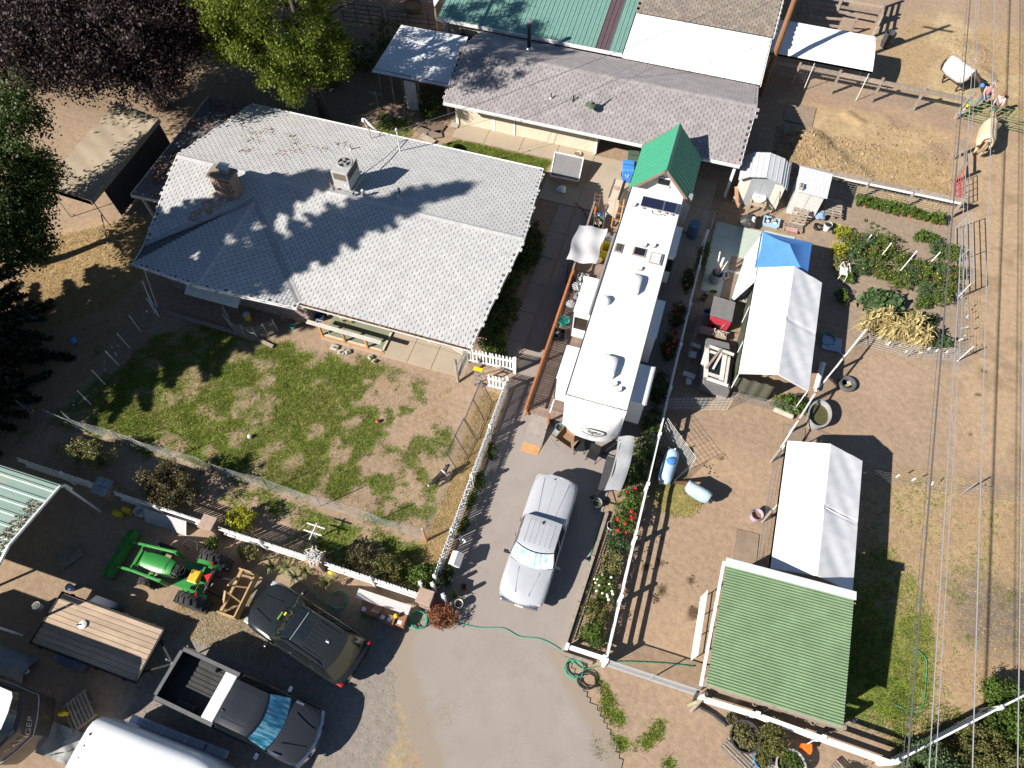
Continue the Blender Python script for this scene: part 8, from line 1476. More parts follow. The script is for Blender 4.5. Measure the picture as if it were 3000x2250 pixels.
dog('black dog with white tail tip at the right edge of the lawn', -6.45, 10.2, 65, 1.0, DBK, DWT); dog('tan and white dog lying on the porch behind the rail', -13.6, 16.6, 185, .95, DTN, DWT); dog('black and white dog in the porch shade by the wall', -14.6, 17.0, 100, .8, DBK, DWT)
# ------------------------------------------------------------------ porch and house front
pr2 = thing('porch_rail', 'white plank hand rail on three wooden posts along the porch', 'railing', (-13, 15.45, 0)); MB().bar((-15.0, 15.48, 1.0), (-11.2, 15.42, 1.0), .2, .05).bd('top_plank', M('rail_plank', (.55, .53, .49), (.42, .40, .36), scale=3, rough=.8), pr2); [MB().bar((x, 15.45, 0), (x-.02, 15.47, 1.0), .1, .09).bd('post', WOODN, pr2) for x in (-14.4, -13.2, -12.05)]; MB().tube([(-14.5, 15.5, 1.03), (-14.6, 15.65, 1.08), (-14.3, 15.7, 1.06), (-14.1, 15.55, .8), (-14.0, 15.5, .3)], .012, 5).bd('cord', TRIM, pr2)
pf = thing('porch_floor', 'green painted porch floor with pale timber border', 'porch', (-13, 16.3, 0)); MB().b2((-14.35, 15.52, .1), (-11.35, 17.3, .16)).bd('floor', M('porch_green', (.21, .22, .145), (.17, .18, .12), rough=.8), pf); [MB().bar(a, b, .1, .05).bd('border', M('porch_border', (.55, .5, .4), rough=.8), pf) for a, b in (((-14.4, 15.5, .17), (-11.3, 15.5, .17)), ((-11.3, 15.5, .17), (-11.3, 17.3, .17)), ((-14.4, 17.3, .17), (-11.3, 17.3, .17)))]; MB().b2((-14.5, 15.36, 0), (-11.2, 15.46, .12)).bd('step_face', WOODN, pf)
pt_ = thing('round_stool', 'round pale wooden stool on the porch edge', 'stool', (-11.35, 16.75, 0)); MB().lathe((-11.35, 16.75, .75), [(.28, 0), (.28, .05)], 18).bd('seat', M('stool_wood', (.48, .33, .23), rough=.8), pt_); [MB().bar((-11.35+.15*math.cos(a), 16.75+.15*math.sin(a), .1), (-11.35+.2*math.cos(a), 16.75+.2*math.sin(a), .75), .05, .05).bd('leg', WOOD, pt_) for a in (0, 1.57, 3.14, 4.71)]
bn = thing('porch_bench', 'tan bench pushed against the porch wall', 'bench', (-12.6, 17.0, 0)); MB().box((-12.5, 17.1, .5), (.75, .4, .08)).bd('seat', TAN, bn); [MB().box((x, 17.1, .3), (.06, .36, .4)).bd('leg', TAN, bn) for x in (-12.8, -12.2)]; MB().box((-12.5, 17.28, .75), (.75, .05, .4)).bd('backrest', TAN, bn)
cbk = thing('cinder_block', 'grey hollow block on the porch beside the stool', 'block', (-11.75, 16.9, 0)); MB().b2((-11.95, 16.8, .16), (-11.55, 17.0, .36)).bd('block', CONCB, cbk); [MB().b2((x, 16.84, .355), (x+.1, 16.96, .365)).bd('core', DARKT, cbk) for x in (-11.91, -11.72)]
crt = thing('dog_pen', 'long folding wire dog pen along the wall right of the porch', 'pen', (-9.5, 16.6, 0)); [MB().tube([(-11.0, 16.75, .2+.12*i), (-9.6, 16.72, .2+.12*i), (-9.4, 16.55, .2+.12*i), (-8.2, 16.6, .2+.12*i), (-7.6, 16.4, .2+.12*i)], .008, 4).bd('wire', WIREW, crt) for i in range(8)]; [MB().tube([(x, 16.68, .1), (x, 16.68, 1.1)], .008, 4).bd('upright', WIREW, crt) for x in (-11, -10.3, -9.6, -8.9, -8.2)]
rcn = thing('red_can', 'red fuel can in the porch shadow', 'can', (-14.0, 17.25, 0)); MB().b2((-14.15, 17.1, .12), (-13.85, 17.4, .62)).bd('body', M('red_can', (.45, .02, .015), rough=.4), rcn, bv=.04); MB().tube([(-14.0, 17.25, .6), (-13.9, 17.15, .78)], .025).bd('spout', YELP, rcn)
bucket(-15.0, 16.4, 0, .24, .3, 'blue dog bowl tub by the brick corner', BLUP, WATER, 'tub', 'tub', handle=False); bucket(-16.0, 15.5, 0, .12, .22, 'small teal cup on the ground by the wire fence', TEALP); bucket(-18.3, 15.3, .0, .18, .4, 'yellow and white ball toy inside the curved wire fence', YELP, TRIM, 'toy_bucket', 'bucket', fillz=.95)
MB_ = thing('flower_bed_log', 'long timber log edging the bed under the awning', 'edging', (-19.5, 14.4, 0)); MB().bar((-22.2, 14.42, .08), (-17.3, 14.36, .08), .16, .14).bd('log', WOODF, MB_); MB().bar((-17.25, 14.35, .06), (-16.4, 14.2, .06), .14, .12).bd('log', WOODF, MB_)
for i, (x, y, lb_) in enumerate(((-13.6, 15.05, 'flat stone below the porch step'), (-13.2, 14.9, 'paler flat stone beside it in the lawn edge'), (-12.9, 15.0, 'mossy stone at the porch corner'), (-11.75, 15.05, 'small rock left of the walk'), (-11.5, 14.9, 'smaller rock at the walk edge'))):
 t = thing('edge_stone', lb_, 'stone', (x, y, 0)); MB().box((x, y, .05), (.38-.05*i, .3-.03*i, .12), rz=.4*i).bd('stone', CONCB, t, bv=.04); MB().box((x+.05, y-.03, .11), (.15, .1, .02), rz=i).bd('moss', MATS['shrub_green'], t)
sl2 = thing('step_ladder', 'small aluminium stepladder with yellow top by the picket gate', 'ladder', (-6.35, 15.3, 0)); [MB().bar((x, 15.1, 0), (x*1.0+.03, 15.3, 1.15), .05, .03).bd('rail', METAL, sl2) for x in (-6.6, -6.25)]; [MB().bar((-6.6, 15.12+.05*i, .2+.25*i), (-6.25, 15.12+.05*i, .2+.25*i), .06, .03).bd('rung', METAL, sl2) for i in range(4)]; MB().box((-6.42, 15.32, 1.17), (.42, .18, .05)).bd('top_cap', YELP, sl2); [MB().bar((x, 15.65, 0), (x, 15.36, 1.12), .03, .03).bd('back_leg', METAL, sl2) for x in (-6.6, -6.25)]
gpn = thing('yard_gate', 'wire gate on rough wooden posts at the end of the porch walk', 'gate', (-7.4, 15.3, 0)); MB().tube([(-7.36, 15.05, 0), (-7.55, 15.4, 1.35)], .07, 7).bd('post', WOODF, gpn); MB().tube([(-7.25, 16.2, 0), (-7.25, 16.2, 1.6)], .05, 7).bd('post', GALV, gpn); mesh_part(gpn, (-7.36, 15.1), (-7.25, 16.15), .1, 1.2, .1, .1, .005, WIREW); MB().tube([(-7.4, 15.1, 1.22), (-7.28, 16.15, 1.22)], .02).bd('frame_tube', GALV, gpn)
# doormats on the patio
for x, y, w_, d_, rz, c_, lb_ in ((-14.5, 30.85, 1.25, .75, -8, (.17, .12, .09), 'dark brown doormat laid turned on the shed patio'), (-15.0, 30.35, .75, .6, -15, (.22, .17, .13), 'brown doormat overlapping the dark one'), (-14.2, 30.25, .8, .6, 30, (.23, .18, .14), 'brown mat angled at the patio corner'), (-14.5, 29.75, 1.1, .4, -22, (.42, .36, .29), 'pale runner mat at the edge of the grass'), (-13.4, 31.3, .55, .4, 0, (.42, .37, .31), 'small pale mat by the shed corner')):
 t = thing('doormat', lb_, 'mat', (x, y, 0), R(rz)); z = .06+.012*abs(hash(lb_) % 3); MB().box((0, 0, z), (w_, d_, .02)).bd('mat', M('mat_%d' % int(c_[0]*100), c_, rough=.95, bump=.5), t, lc=1); [MB().box((s*(w_/2-.02), 0, z+.012), (.03, d_*.95, .006)).bd('binding', M('mat_bind', (.1, .08, .06), rough=.9), t, lc=1) for s in (-1, 1)]
bucket(-5.9, 31.1, .05, .2, .12, 'white pet bowl on the patio by the shed wall', TRIM, BROWNB, 'pet_bowl', 'bowl', handle=False)
hose_b = MB().tube([(-5.1, 27.5, .05), (-4.6, 27.2, .05), (-4.2, 26.7, .05), (-3.9, 26.2, .1)], .025, 6); t = thing('red_hose', 'short red hose on the shaded path near the deck', 'hose', (-4.6, 27.2, 0)); hose_b.bd('hose', M('red_hose', (.35, .06, .03), rough=.5), t); MB().tube([(-5.16, 27.54, .05), (-5.08, 27.49, .05)], .035, 6).bd('nozzle', YELP, t)
t = thing('blue_hose', 'thin blue hose crossing the shaded side path', 'hose', (-6, 23.8, 0)); MB().tube([(-7.0, 23.9, .04), (-6.4, 23.6, .04), (-5.8, 23.5, .04), (-5.2, 23.3, .04)], .018, 5).bd('hose', BLUP, t); MB().tube([(-5.2, 23.3, .04), (-5.1, 23.27, .04)], .026, 5).bd('coupling', METAL, t)
# ------------------------------------------------------------------ front fence clutter and yard toys
lw2 = thing('garden_lattice', 'white lattice panel laid flat in front of the picket fence', 'lattice', (-6.7, 4.65, 0))
for i in range(-4, 24):
 for sg_ in (1, -1):
  x0 = -7.75+i*.092; x1 = x0+.36; ya, yb_ = (4.48, 4.84) if sg_ > 0 else (4.84, 4.48)
  if x1 > -7.78 and x0 < -5.62:
   f0 = max(0, (-7.78-x0)/.36); f1 = min(1, (-5.58-x0)/.36); MB().bar((x0+.36*f0, ya+(yb_-ya)*f0, .52+.01*sg_), (x0+.36*f1, ya+(yb_-ya)*f1, .52+.01*sg_), .03, .01).bd('lattice_slat', VINYL, lw2)
[MB().bar((x, 4.66, 0), (x, 4.66, .5), .05, .05).bd('leg', VINYL, lw2) for x in (-7.6, -5.8)]
pbx = thing('brown_cabinet', 'brown cabinets on their backs with white labels by the front fence', 'cabinet', (-6.5, 4.3, 0)); BRC = M('brown_cabinet', (.30, .135, .075), (.24, .105, .06), rough=.7)
for x0, x1, y0, y1, z in ((-7.45, -6.65, 4.05, 4.5, .5), (-6.62, -6.35, 3.98, 4.3, .55), (-6.33, -5.98, 3.96, 4.28, .6), (-5.95, -5.6, 4.0, 4.5, .5)):
 o_ = MB().b2((x0, y0, 0), (x1, y1, z)).bd('box', BRC, pbx, bv=.015); MB().b2((x0+.08, y0+.06, z), (x0+.24, y0+.2, z+.008)).bd('label', TRIM, o_)
MB().lathe((-5.98, 4.28, .62), [(.08, 0), (.08, .1), (.03, .14)], 10).bd('yellow_cap', M('bright_yellow', (.8, .72, .02), rough=.5), pbx); [MB().bar((-6.9+.1*i, 4.4, .5), (-6.85+.08*i, 4.15, .95), .02, .02).bd('stick', WOOD, pbx) for i in range(4)]
GHOSE = M('green_hose', (.04, .33, .22), (.03, .28, .19), rough=.4)
def hose(label, pts, r=.016, mat=None, name='garden_hose'):
 P_ = [Vector((*p, .03) if len(p) == 2 else p) for p in pts]; sm = []
 for i in range(len(P_)-1):
  p0, p1, p2, p3 = P_[max(i-1, 0)], P_[i], P_[i+1], P_[min(i+2, len(P_)-1)]
  for j in range(5): u = j/5; sm.append(.5*((2*p1)+(p2-p0)*u+(2*p0-5*p1+4*p2-p3)*u*u+(3*p1-p0-3*p2+p3)*u**3))
 t = thing(name, label, 'hose', tuple(P_[0])); MB().tube(sm+[P_[-1]], r, 6).bd('hose', mat or GHOSE, t, sm=60); MB().tube([P_[-1], P_[-1]+(P_[-1]-P_[-2]).normalized()*.08], r*1.5, 6).bd('coupling', METAL, t)
coil = lambda x, y, r, n, ry=1: [(x+r*(1+.12*math.sin(i*1.3))*math.cos(i*.7), y+ry*r*(1+.1*math.cos(i*1.9))*math.sin(i*.7), .03+.004*i) for i in range(int(n*9))]
hose('green garden hose snaking across the driveway to the paddock gate', [(-7.7, 4.05), (-6.9, 3.98), (-6.2, 4.0), (-5.55, 4.22), (-5.1, 4.55), (-4.5, 4.75), (-3.9, 4.85), (-2.93, 4.94), (-2, 5.2), (-1.31, 5.1), (-.5, 5.25), (.35, 5.1), (1.2, 4.7), (1.9, 4.98), (2.5, 5.34), (4.1, 5.79), (5.2, 6.02)]); hose('coiled green hose by the corner pillar', coil(-5.2, 4.5, .33, 5)); hose('green hose coils at the end of the rose bed', coil(1.0, 4.6, .38, 3, .8)); hose('black hose coils beside the green ones at the rose bed', coil(1.55, 4.35, .36, 3, .8), .018, DARKT); hose('green hose tangle below the picket fence near the black suv', [(-11.2, 4.75), (-10.6, 4.5), (-10.0, 4.4), (-9.4, 4.15), (-8.9, 4.0), (-8.5, 3.95)]+coil(-8.5, 4.25, .35, 3)); hose('green hose along the rose bed edging', [(.9, 10.2), (.6, 10.0), (.5, 9.0), (.58, 8.0), (.5, 7.0), (.62, 6.2), (.45, 5.3)]); hose('green hose curve on the grass at lower right', [(13.2, 9.2), (13.6, 8.9), (13.6, 8.1), (13.5, 7.2), (13.1, 6.9), (12.6, 6.95)], .014); hose('green hose coil beside the long tent', coil(8.7, 22.55, .38, 4))
sg2 = thing('pvc_sprinkler', 'white pipe sprinkler cross standing on the strip of grass', 'sprinkler', (-10.4, 6.3, 0)); MB().tube([(-10.4, 6.3, 0), (-10.4, 6.3, .75)], .03).bd('stand', TRIM, sg2); [MB().tube([(-10.4-.4, 6.3+d_, .7), (-10.4+.4, 6.3+d_, .7)], .03).bd('arm', TRIM, sg2) for d_ in (.0, .3)]; MB().tube([(-10.4, 6.0, .72), (-10.4, 6.7, .72)], .03).bd('arm', TRIM, sg2)
sq = thing('yellow_sprinkler', 'yellow spike sprinkler by the picket fence', 'sprinkler', (-8.9, 4.95, 0)); MB().tube([(-8.9, 4.9, 0), (-8.95, 5.0, .9)], .015).bd('spike', YELP, sq); MB().ball((-8.95, 5.0, .95), .09, sq=(1.4, .8, .6)).bd('head', YELP, sq)
def ball_(x, y, r, label, mat): t = thing('play_ball', label, 'ball', (x, y, 0)); MB().ball((x, y, r), r, 12, 8).bd('ball', mat, t, sm=60); MB().lathe((x, y, r), [(r*1.01, -.008), (r*1.01, .008)], 14).bd('seam', TRIM, t)
ball_(-10.1, 12.0, .09, 'small red ball on the lawn', M('ball_red', (.5, .05, .05), rough=.5)); ball_(-15.2, 9.6, .1, 'grey white ball on the darker lawn', TRIM); ball_(-25.6, 11.6, .16, 'blue ball in the shade at left', BLUP)
mbx = thing('mailbox_house', 'white box on a post beside the driveway fence', 'box', (-4.5, 7.0, 0)); MB().b2((-4.72, 6.75, .5), (-4.3, 7.25, .82)).bd('box', TRIM, mbx, bv=.03); MB().add([(-4.75, 6.72, .82), (-4.27, 6.72, .82), (-4.27, 7.28, .82), (-4.75, 7.28, .82), (-4.51, 6.72, .98), (-4.51, 7.28, .98)], [(0,1,4), (2,3,5), (0,4,5,3), (1,2,5,4)]).bd('roof', M('box_roof', (.6, .57, .55), rough=.6), mbx); MB().b2((-4.56, 6.95, 0), (-4.46, 7.05, .5)).bd('post', WOOD, mbx)
sgn = thing('yard_sign', 'small white and red sign lying in the fence planting', 'sign', (-4.6, 7.9, 0)); MB().box((-4.6, 7.9, .45), (.35, .03, .2), rz=-.5, rx=-.6).bd('board', TRIM, sgn); MB().box((-4.6, 7.885, .43), (.3, .03, .06), rz=-.5, rx=-.6).bd('red_band', M('sign_red', (.5, .02, .02), rough=.5), sgn); MB().tube([(-4.6, 7.95, 0), (-4.6, 7.92, .4)], .012).bd('stake', GALV, sgn)
for x, y, m_, lb_ in ((-4.75, 8.5, LDG, 'dark potted vine against the drive side of the picket fence'), (-4.78, 9.6, LGR, 'sunlit vine on the picket fence'), (-4.78, 10.6, LGR, 'green creeper higher on the picket fence'), (-4.72, 12.0, LDG, 'shaded pots below the picket fence'), (-4.7, 6.4, LDG, 'shaded plant behind the white box')): shrub('fence_vine', lb_, x, y, .35, (.16, .42, .35), m_, 26, 36, .1, .075)
for x, y, z, lb_ in ((-5.44, 5.62, 1.25, 'white post standing behind the corner pillar'), (-4.98, 5.72, 1.25, 'white post right behind the corner pillar'), (-4.45, 5.45, 1.2, 'white post right of the corner pillar')): t = thing('white_post', lb_, 'post', (x, y, 0)); MB().b2((x-.06, y-.06, 0), (x+.06, y+.06, z)).bd('shaft', VINYL, t); MB().lathe((x, y, z), [(.1, 0), (.1, .03), (.01, .09)], 4).bd('post_cap', VINYL, t)
bucket(-3.9, 5.5, 0, .17, .4, 'white tapered planter at the driveway corner', TRIM, SOILM, 'planter', 'planter', handle=False); bucket(-3.95, 6.2, 0, .13, .2, 'small terracotta pot beside the driveway', MATS['terracotta'], SOILM, 'pot', 'pot', handle=False)
# under the carport and by the trucks
bucket(-19.5, .5, 0, .15, .36, 'white bucket in the carport shade', TRIM, None); bucket(-18.75, 1.5, 0, .14, .3, 'blue rimmed pail at the corner of the flatbed', BLUP, TRIM, fillz=.8); bucket(-17.8, 5.05, 0, .2, .42, 'white bucket behind the tractor bucket', TRIM, None)
for x, y, lb_ in ((-18.65, 4.7, 'yellow fuel jug by the shaded fence'), (-18.35, 4.95, 'second yellow fuel jug nearer the fence')): t = thing('fuel_jug', lb_, 'jug', (x, y, 0)); MB().b2((x-.18, y-.1, 0), (x+.18, y+.1, .4)).bd('body', YELP, t, bv=.05); MB().tube([(x-.1, y, .4), (x-.05, y, .48), (x+.08, y, .48), (x+.12, y, .4)], .02).bd('handle', YELP, t)
ply = thing('plywood_sheet', 'grey plywood sheet leaning on the fence behind the tractor', 'board', (-16.5, 5.05, 0)); MB().slab([(-17.55, 5.18, .62), (-15.56, 5.2, .62), (-15.56, 4.76, .05), (-17.5, 4.78, .05)], .02).bd('sheet', M('grey_board', (.42, .41, .43), (.36, .35, .37), rough=.8), ply); MB().bar((-15.56, 5.2, .64), (-15.56, 4.76, .07), .03, .02).bd('edge', TRIM, ply)
def pallet(x, y, z, rz, label, rx=0, w=1.1, d=1.0, mat=None, n=7):
 t = thing('pallet', label, 'pallet', (x, y, z), R(rz)); mat = mat or WOODF; rt = Euler((R(rx), 0, 0)).to_matrix()
 def bx_(c, dm, nm): m = MB().box((0, 0, 0), dm); m.v = [tuple(rt @ (Vector(v)+Vector(c))) for v in m.v]; m.bd(nm, mat, t, lc=1)
 for i in range(n): bx_((0, -d/2+d*(i+.5)/n, .12), (w, d/n*.62, .02), 'slat')
 for s in (-1, 0, 1): bx_((s*w*.46, 0, .06), (.05, d, .09), 'stringer')
 for i in range(3): bx_((0, -d/2+d*(i+.5)/3, .01), (w, .09, .02), 'bottom_slat')
pallet(-15.75, -2.2, .15, -35, 'grey pallet leaning between boat and flatbed trailer', 12); pallet(-19.6, 2.6, .0, 60, 'pallet on the ground in the carport shade', 0, .9, .7); pallet(6.5, 29.75, .35, -2, 'weathered pallet leaning on the doors of the flat tin shed', 58, .8, 1.0); pallet(6.35, 29.2, .02, 4, 'pallet lying in front of the flat tin shed', 0, 1.0, .5, n=4); pallet(7.3, 3.65, .0, -28, 'pallet under the big black tub', 0, 1.15, .8); pallet(8.6, 3.15, .0, -30, 'pallet under the pale grey tub', 0, 1.0, .8); pallet(8.2, 31.0, .25, 0, 'shaded pallet table beside the flat tin shed', 0, .9, 1.3); pallet(10.75, 3.95, .1, -32, 'pallet planter box below the white fence', 0, .8, .7)
tp = thing('grey_tarp', 'crumpled grey tarp on the ground beside the white trailer', 'tarp', (-15.8, -3.3, 0)); sheet(lambda u, v: (-16.5+1.4*u, -3.85+1.05*v, .12+.09*vnoise(u*5, v*5, 1.0, 3)+.05*math.sin(u*9+v*4)), 26, 20, .02).bd('cloth', tarpmat('grey_crumple', (.30, .30, .30), (.2, .2, .2), .05), tp); MB().bar((-15.9, -3.75, .2), (-15.1, -3.3, .2), .03, .03).bd('stick', DARKT, tp)
gl_ = thing('grey_sheet_pile', 'grey plastic sheeting heaped left of the boat', 'tarp', (-19.3, -1.5, 0)); sheet(lambda u, v: (-20.6+2.2*u, -2.05+.9*v, .3*math.sin(v*math.pi)+.06*math.sin(u*14+v*3)+.05), 24, 10, .02).bd('sheet', tarpmat('grey_plastic', (.3, .32, .35), (.2, .21, .24), .1), gl_); bucket(-18.55, -1.65, 0, .12, .22, 'white pail beside the grey sheeting', TRIM, None)
t = thing('yellow_jack', 'yellow jack handle by the boat bow', 'jack', (-16.1, -2.45, 0)); MB().box((-16.1, -2.45, .5), (.25, .12, .35), rz=.5).bd('body', YELP, t, bv=.04); MB().tube([(-16.1, -2.45, 0), (-16.1, -2.45, .5)], .05).bd('stand', DARKT, t)
wd = thing('wooden_disc_lamp', 'white round lamp on the flatbed deck', 'lamp', (-17.1, .42, .72)); MB().lathe((-17.1, .42, .72), [(.14, 0), (.16, .05), (.05, .1)], 16).bd('base', TRIM, wd, sm=40); MB().tube([(-17.1, .42, .8), (-17.25, .35, .86)], .03).bd('neck', CHROME, wd)
# ------------------------------------------------------------------ paddock side
pt2 = thing('propane_tank', 'pale blue propane tank with bright blue lid by the white fence', 'propane tank', (2.72, 13.55, 0), R(-4)); PBL = M('propane_blue', (.44, .60, .76), (.40, .55, .72), rough=.4)
MB().lathe((0, 0, .5), [(.01, -.86), (.14, -.83), (.25, -.74), (.30, -.6), (.31, -.5), (.31, .5), (.30, .6), (.25, .74), (.14, .83), (.01, .86)], 24, ax='y').bd('tank', PBL, pt2, sm=50, lc=1); MB().lathe((0, .12, .78), [(.17, 0), (.19, .05), (.17, .1), (.08, .13), (.01, .14)], 18).bd('lid', BLUP, pt2, sm=40, lc=1); [MB().box((0, s*.5, .1), (.4, .1, .2)).bd('foot', CONCB, pt2, lc=1) for s in (-1, 1)]; MB().tube([(0, .7, .8), (.05, .74, .86)], .03).bd('valve', TRIM, pt2, lc=1); MB().tube([(-.15, -.7, .72), (-.1, -.74, .73), (-.12, -.66, .77)], .012).bd('mark', DARKT, pt2, lc=1)
shrub('dry_vine', 'dry tangled weeds between the white fence and the propane tank', 2.35, 13.9, .35, (.28, .7, .35), leafmat('dry_weed', (.30, .24, .13), (.2, .16, .09), tr=.2, tint=.4), 60, 40, .14, .07)
bucket(6.65, 12.6, 0, .25, .42, 'lilac feed bucket by the shelter tent fence', M('lilac_plastic', (.45, .38, .52), rough=.5), BROWNB, fillz=.5)
tro = thing('stock_trough', 'grey oval stock trough of murky water beside the slanting fence', 'trough', (8.6, 18.0, 0), R(-8)); MB().lathe((0, 0, 0), [(.42, 0), (.5, .58), (.53, .6), (.53, .63), (.46, .62), (.4, .05)], 26, sx=.95, sy=1.35).bd('tub', M('trough_grey', (.33, .33, .32), (.26, .26, .25), rough=.6), tro, sm=40, lc=1); MB().lathe((0, 0, .42), [(.46, 0), (.45, .006)], 26, sx=.93, sy=1.33).bd('water', WATER, tro, lc=1)
ty = thing('tyre', 'old car tyre lying on the dirt with sticks inside', 'tyre', (9.8, 20.28, 0)); MB().lathe((9.8, 20.28, .02), [(.24, .02), (.27, .0), (.38, .0), (.42, .06), (.42, .15), (.38, .2), (.28, .2), (.24, .17), (.24, .02)], 26).bd('tread', M('tyre_dusty', (.10, .10, .105), (.07, .07, .072), rough=.9), ty, sm=40); MB().box((9.82, 20.2, .1), (.28, .12, .06), rz=.7).bd('wood_scrap', M('mossy_scrap', (.3, .28, .13), rough=.9), ty); MB().box((9.9, 20.35, .1), (.2, .14, .08), rz=2).bd('stone', CONCB, ty)
pvp = thing('pvc_drum', 'long white pipe lying in shade beside the long tent', 'pipe', (8.5, 20.4, 0)); MB().tube([(8.45, 19.5, .15), (8.62, 21.0, .15)], .13, 12, cap=False).bd('pipe', TRIM, pvp, sm=50); MB().lathe((8.62, 21.0, .15), [(.15, -.04), (.15, .04), (.11, .04), (.11, -.04)], 12, ax='y').bd('collar', TRIM, pvp)
tp2 = thing('blue_tarp', 'crumpled pale blue tarp in the tent shadow', 'tarp', (9.0, 22.3, 0)); sheet(lambda u, v: (8.5+.9*u, 21.95+.8*v, .05+.12*vnoise(u*4, v*4, 1, 3)), 16, 14, .02).bd('cloth', tarpmat('pale_blue_tarp', (.40, .46, .62), (.3, .36, .52), .1), tp2); MB().tube([(9.3, 22.0, .1), (9.6, 21.8, .05)], .04).bd('fold', MATS['pale_blue_tarp'], tp2)
# clutter between white fence and long tent
dh = thing('dog_house', 'wooden dog house with grey roof and red front', 'dog house', (3.55, 22.1, 0)); MB().b2((3.12, 21.65, .05), (3.98, 22.6, .85)).bd('body', WOOD, dh); MB().hexa([(3.02, 21.55, .98), (4.08, 21.55, .88), (4.08, 22.72, .88), (3.02, 22.72, .98), (3.02, 21.55, 1.03), (4.08, 21.55, .93), (4.08, 22.72, .93), (3.02, 22.72, 1.03)]).bd('roof', M('felt_grey', (.19, .185, .185), (.15, .145, .145), rough=.95), dh); MB().hexa([(3.1, 21.5, .1), (4.0, 21.5, .1), (4.0, 21.6, .1), (3.1, 21.6, .1), (3.05, 21.42, .98), (4.05, 21.42, .9), (4.05, 21.52, .9), (3.05, 21.52, .98)]).bd('front', M('red_paint', (.48, .035, .06), (.42, .03, .05), rough=.7), dh); MB().bar((3.82, 21.40, .8), (3.72, 21.46, .25), .06, .01).bd('white_stripe', TRIM, dh); MB().box((3.5, 21.47, .35), (.36, .04, .4)).bd('doorway', DARKT, dh)
hc = thing('camper_shell', 'grey truck canopy piled with white board offcuts', 'canopy shell', (3.75, 19.05, 0)); SHG = M('shell_grey', (.16, .16, .165), (.13, .13, .135), rough=.6)
MB().loft([[(x0, y, .15), (x0+.03, y, .75), (x0+.12, y, .9), (x1-.12, y, .9), (x1-.03, y, .75), (x1, y, .15)] for y, x0, x1 in ((17.85, 3.3, 4.62), (17.92, 3.25, 4.66), (19, 3.12, 4.5), (20.2, 3.0, 4.3), (20.3, 3.05, 4.25))]).bd('shell', SHG, hc, sm=30); MB().b2((3.25, 18.25, .905), (4.2, 19.95, .92)).bd('roof_glass', GLASS, hc)
for i, (a, b, w_) in enumerate((((3.25, 19.85), (4.45, 19.7), .16), ((3.2, 19.75), (3.42, 18.1), .2), ((4.05, 19.6), (4.1, 18.15), .2), ((4.25, 19.5), (4.3, 18.0), .12), ((3.45, 18.1), (4.45, 18.0), .16), ((3.4, 18.35), (4.0, 18.3), .16), ((3.85, 19.85), (3.35, 18.55), .11), ((3.9, 19.6), (3.65, 18.6), .1), ((3.2, 19.5), (3.15, 18.75), .14), ((3.35, 19.55), (3.75, 19.5), .13))): t = thing('board_offcut', ('longest board across the far end of the grey truck canopy', 'wide board down the left of the grey truck canopy', 'wide board down the right of the grey truck canopy', 'narrow board at the right edge of the grey truck canopy', 'board across the near end of the grey truck canopy', 'short board beside the near end board', 'grey plank crossing the heap slantwise', 'short white plank inside the heap', 'stub board at the left edge of the heap', 'small board near the far end of the heap')[i], 'board', (*a, .93)); z = .94+.028*(i % 4); MB().bar((*a, z), (*b, z+.01), w_, .025).bd('board', WOODF if i == 6 else M('white_board', (.62, .58, .54), (.52, .48, .44), rough=.8, rnd=.1), t); MB().bar((*a, z+.014), (a[0]+(b[0]-a[0])*.06, a[1]+(b[1]-a[1])*.06, z+.014), w_*.8, .004).bd('stain', WOODF, t)
for i, (x, y, w_, d_, rz, lb_) in enumerate(((2.75, 20.15, .5, .2, -8, 'shaded white board scrap left of the truck canopy'), (2.7, 19.6, .35, .35, 5, 'square shaded scrap below it'), (2.75, 18.45, .55, .25, -6, 'shaded white scrap near the fence'), (2.8, 18.1, .25, .3, 3, 'smallest shaded white scrap'))): t = thing('board_scrap', lb_, 'board', (x, y, 0), R(rz)); MB().box((0, 0, .3), (w_, d_, .03)).bd('board', M('white_board', (.6, .57, .54)), t, lc=1); MB().box((0, 0, .14), (.1, .1, .28)).bd('block', CONCB, t, lc=1)
for i, (x, y, lb_) in enumerate(((4.5, 23.65, 'decorative concrete block by the white tarp'), (4.35, 18.0, 'decorative concrete block at the mesh panel'))):
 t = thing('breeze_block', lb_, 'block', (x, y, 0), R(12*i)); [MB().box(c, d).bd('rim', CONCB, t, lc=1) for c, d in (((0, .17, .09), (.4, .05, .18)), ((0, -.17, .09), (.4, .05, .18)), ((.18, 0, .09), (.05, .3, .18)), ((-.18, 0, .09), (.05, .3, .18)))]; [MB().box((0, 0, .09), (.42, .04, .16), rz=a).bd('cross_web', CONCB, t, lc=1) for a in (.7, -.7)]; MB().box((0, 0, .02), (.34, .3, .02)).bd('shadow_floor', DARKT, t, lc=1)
tbl = thing('rope_table', 'low table with twisted antlers and rope below the dog house', 'table', (3.4, 21.05, 0)); MB().b2((2.75, 20.85, .35), (4.05, 21.3, .4)).bd('top', WOODF, tbl); [MB().b2((x, 20.9, 0), (x+.08, 21.25, .35)).bd('leg', WOODF, tbl) for x in (2.8, 3.9)]
for i in range(9): t0 = Vector((3.35+.07*i, 21.05+random.uniform(-.12, .12), .42)); MB().tube([t0, t0+V(random.uniform(-.15, .15), random.uniform(-.12, .12), .12), t0+V(random.uniform(-.25, .25), random.uniform(-.15, .15), .05)], .02, 5).bd('rope_piece', M('bone_rope', (.5, .45, .38), rough=.8), tbl)
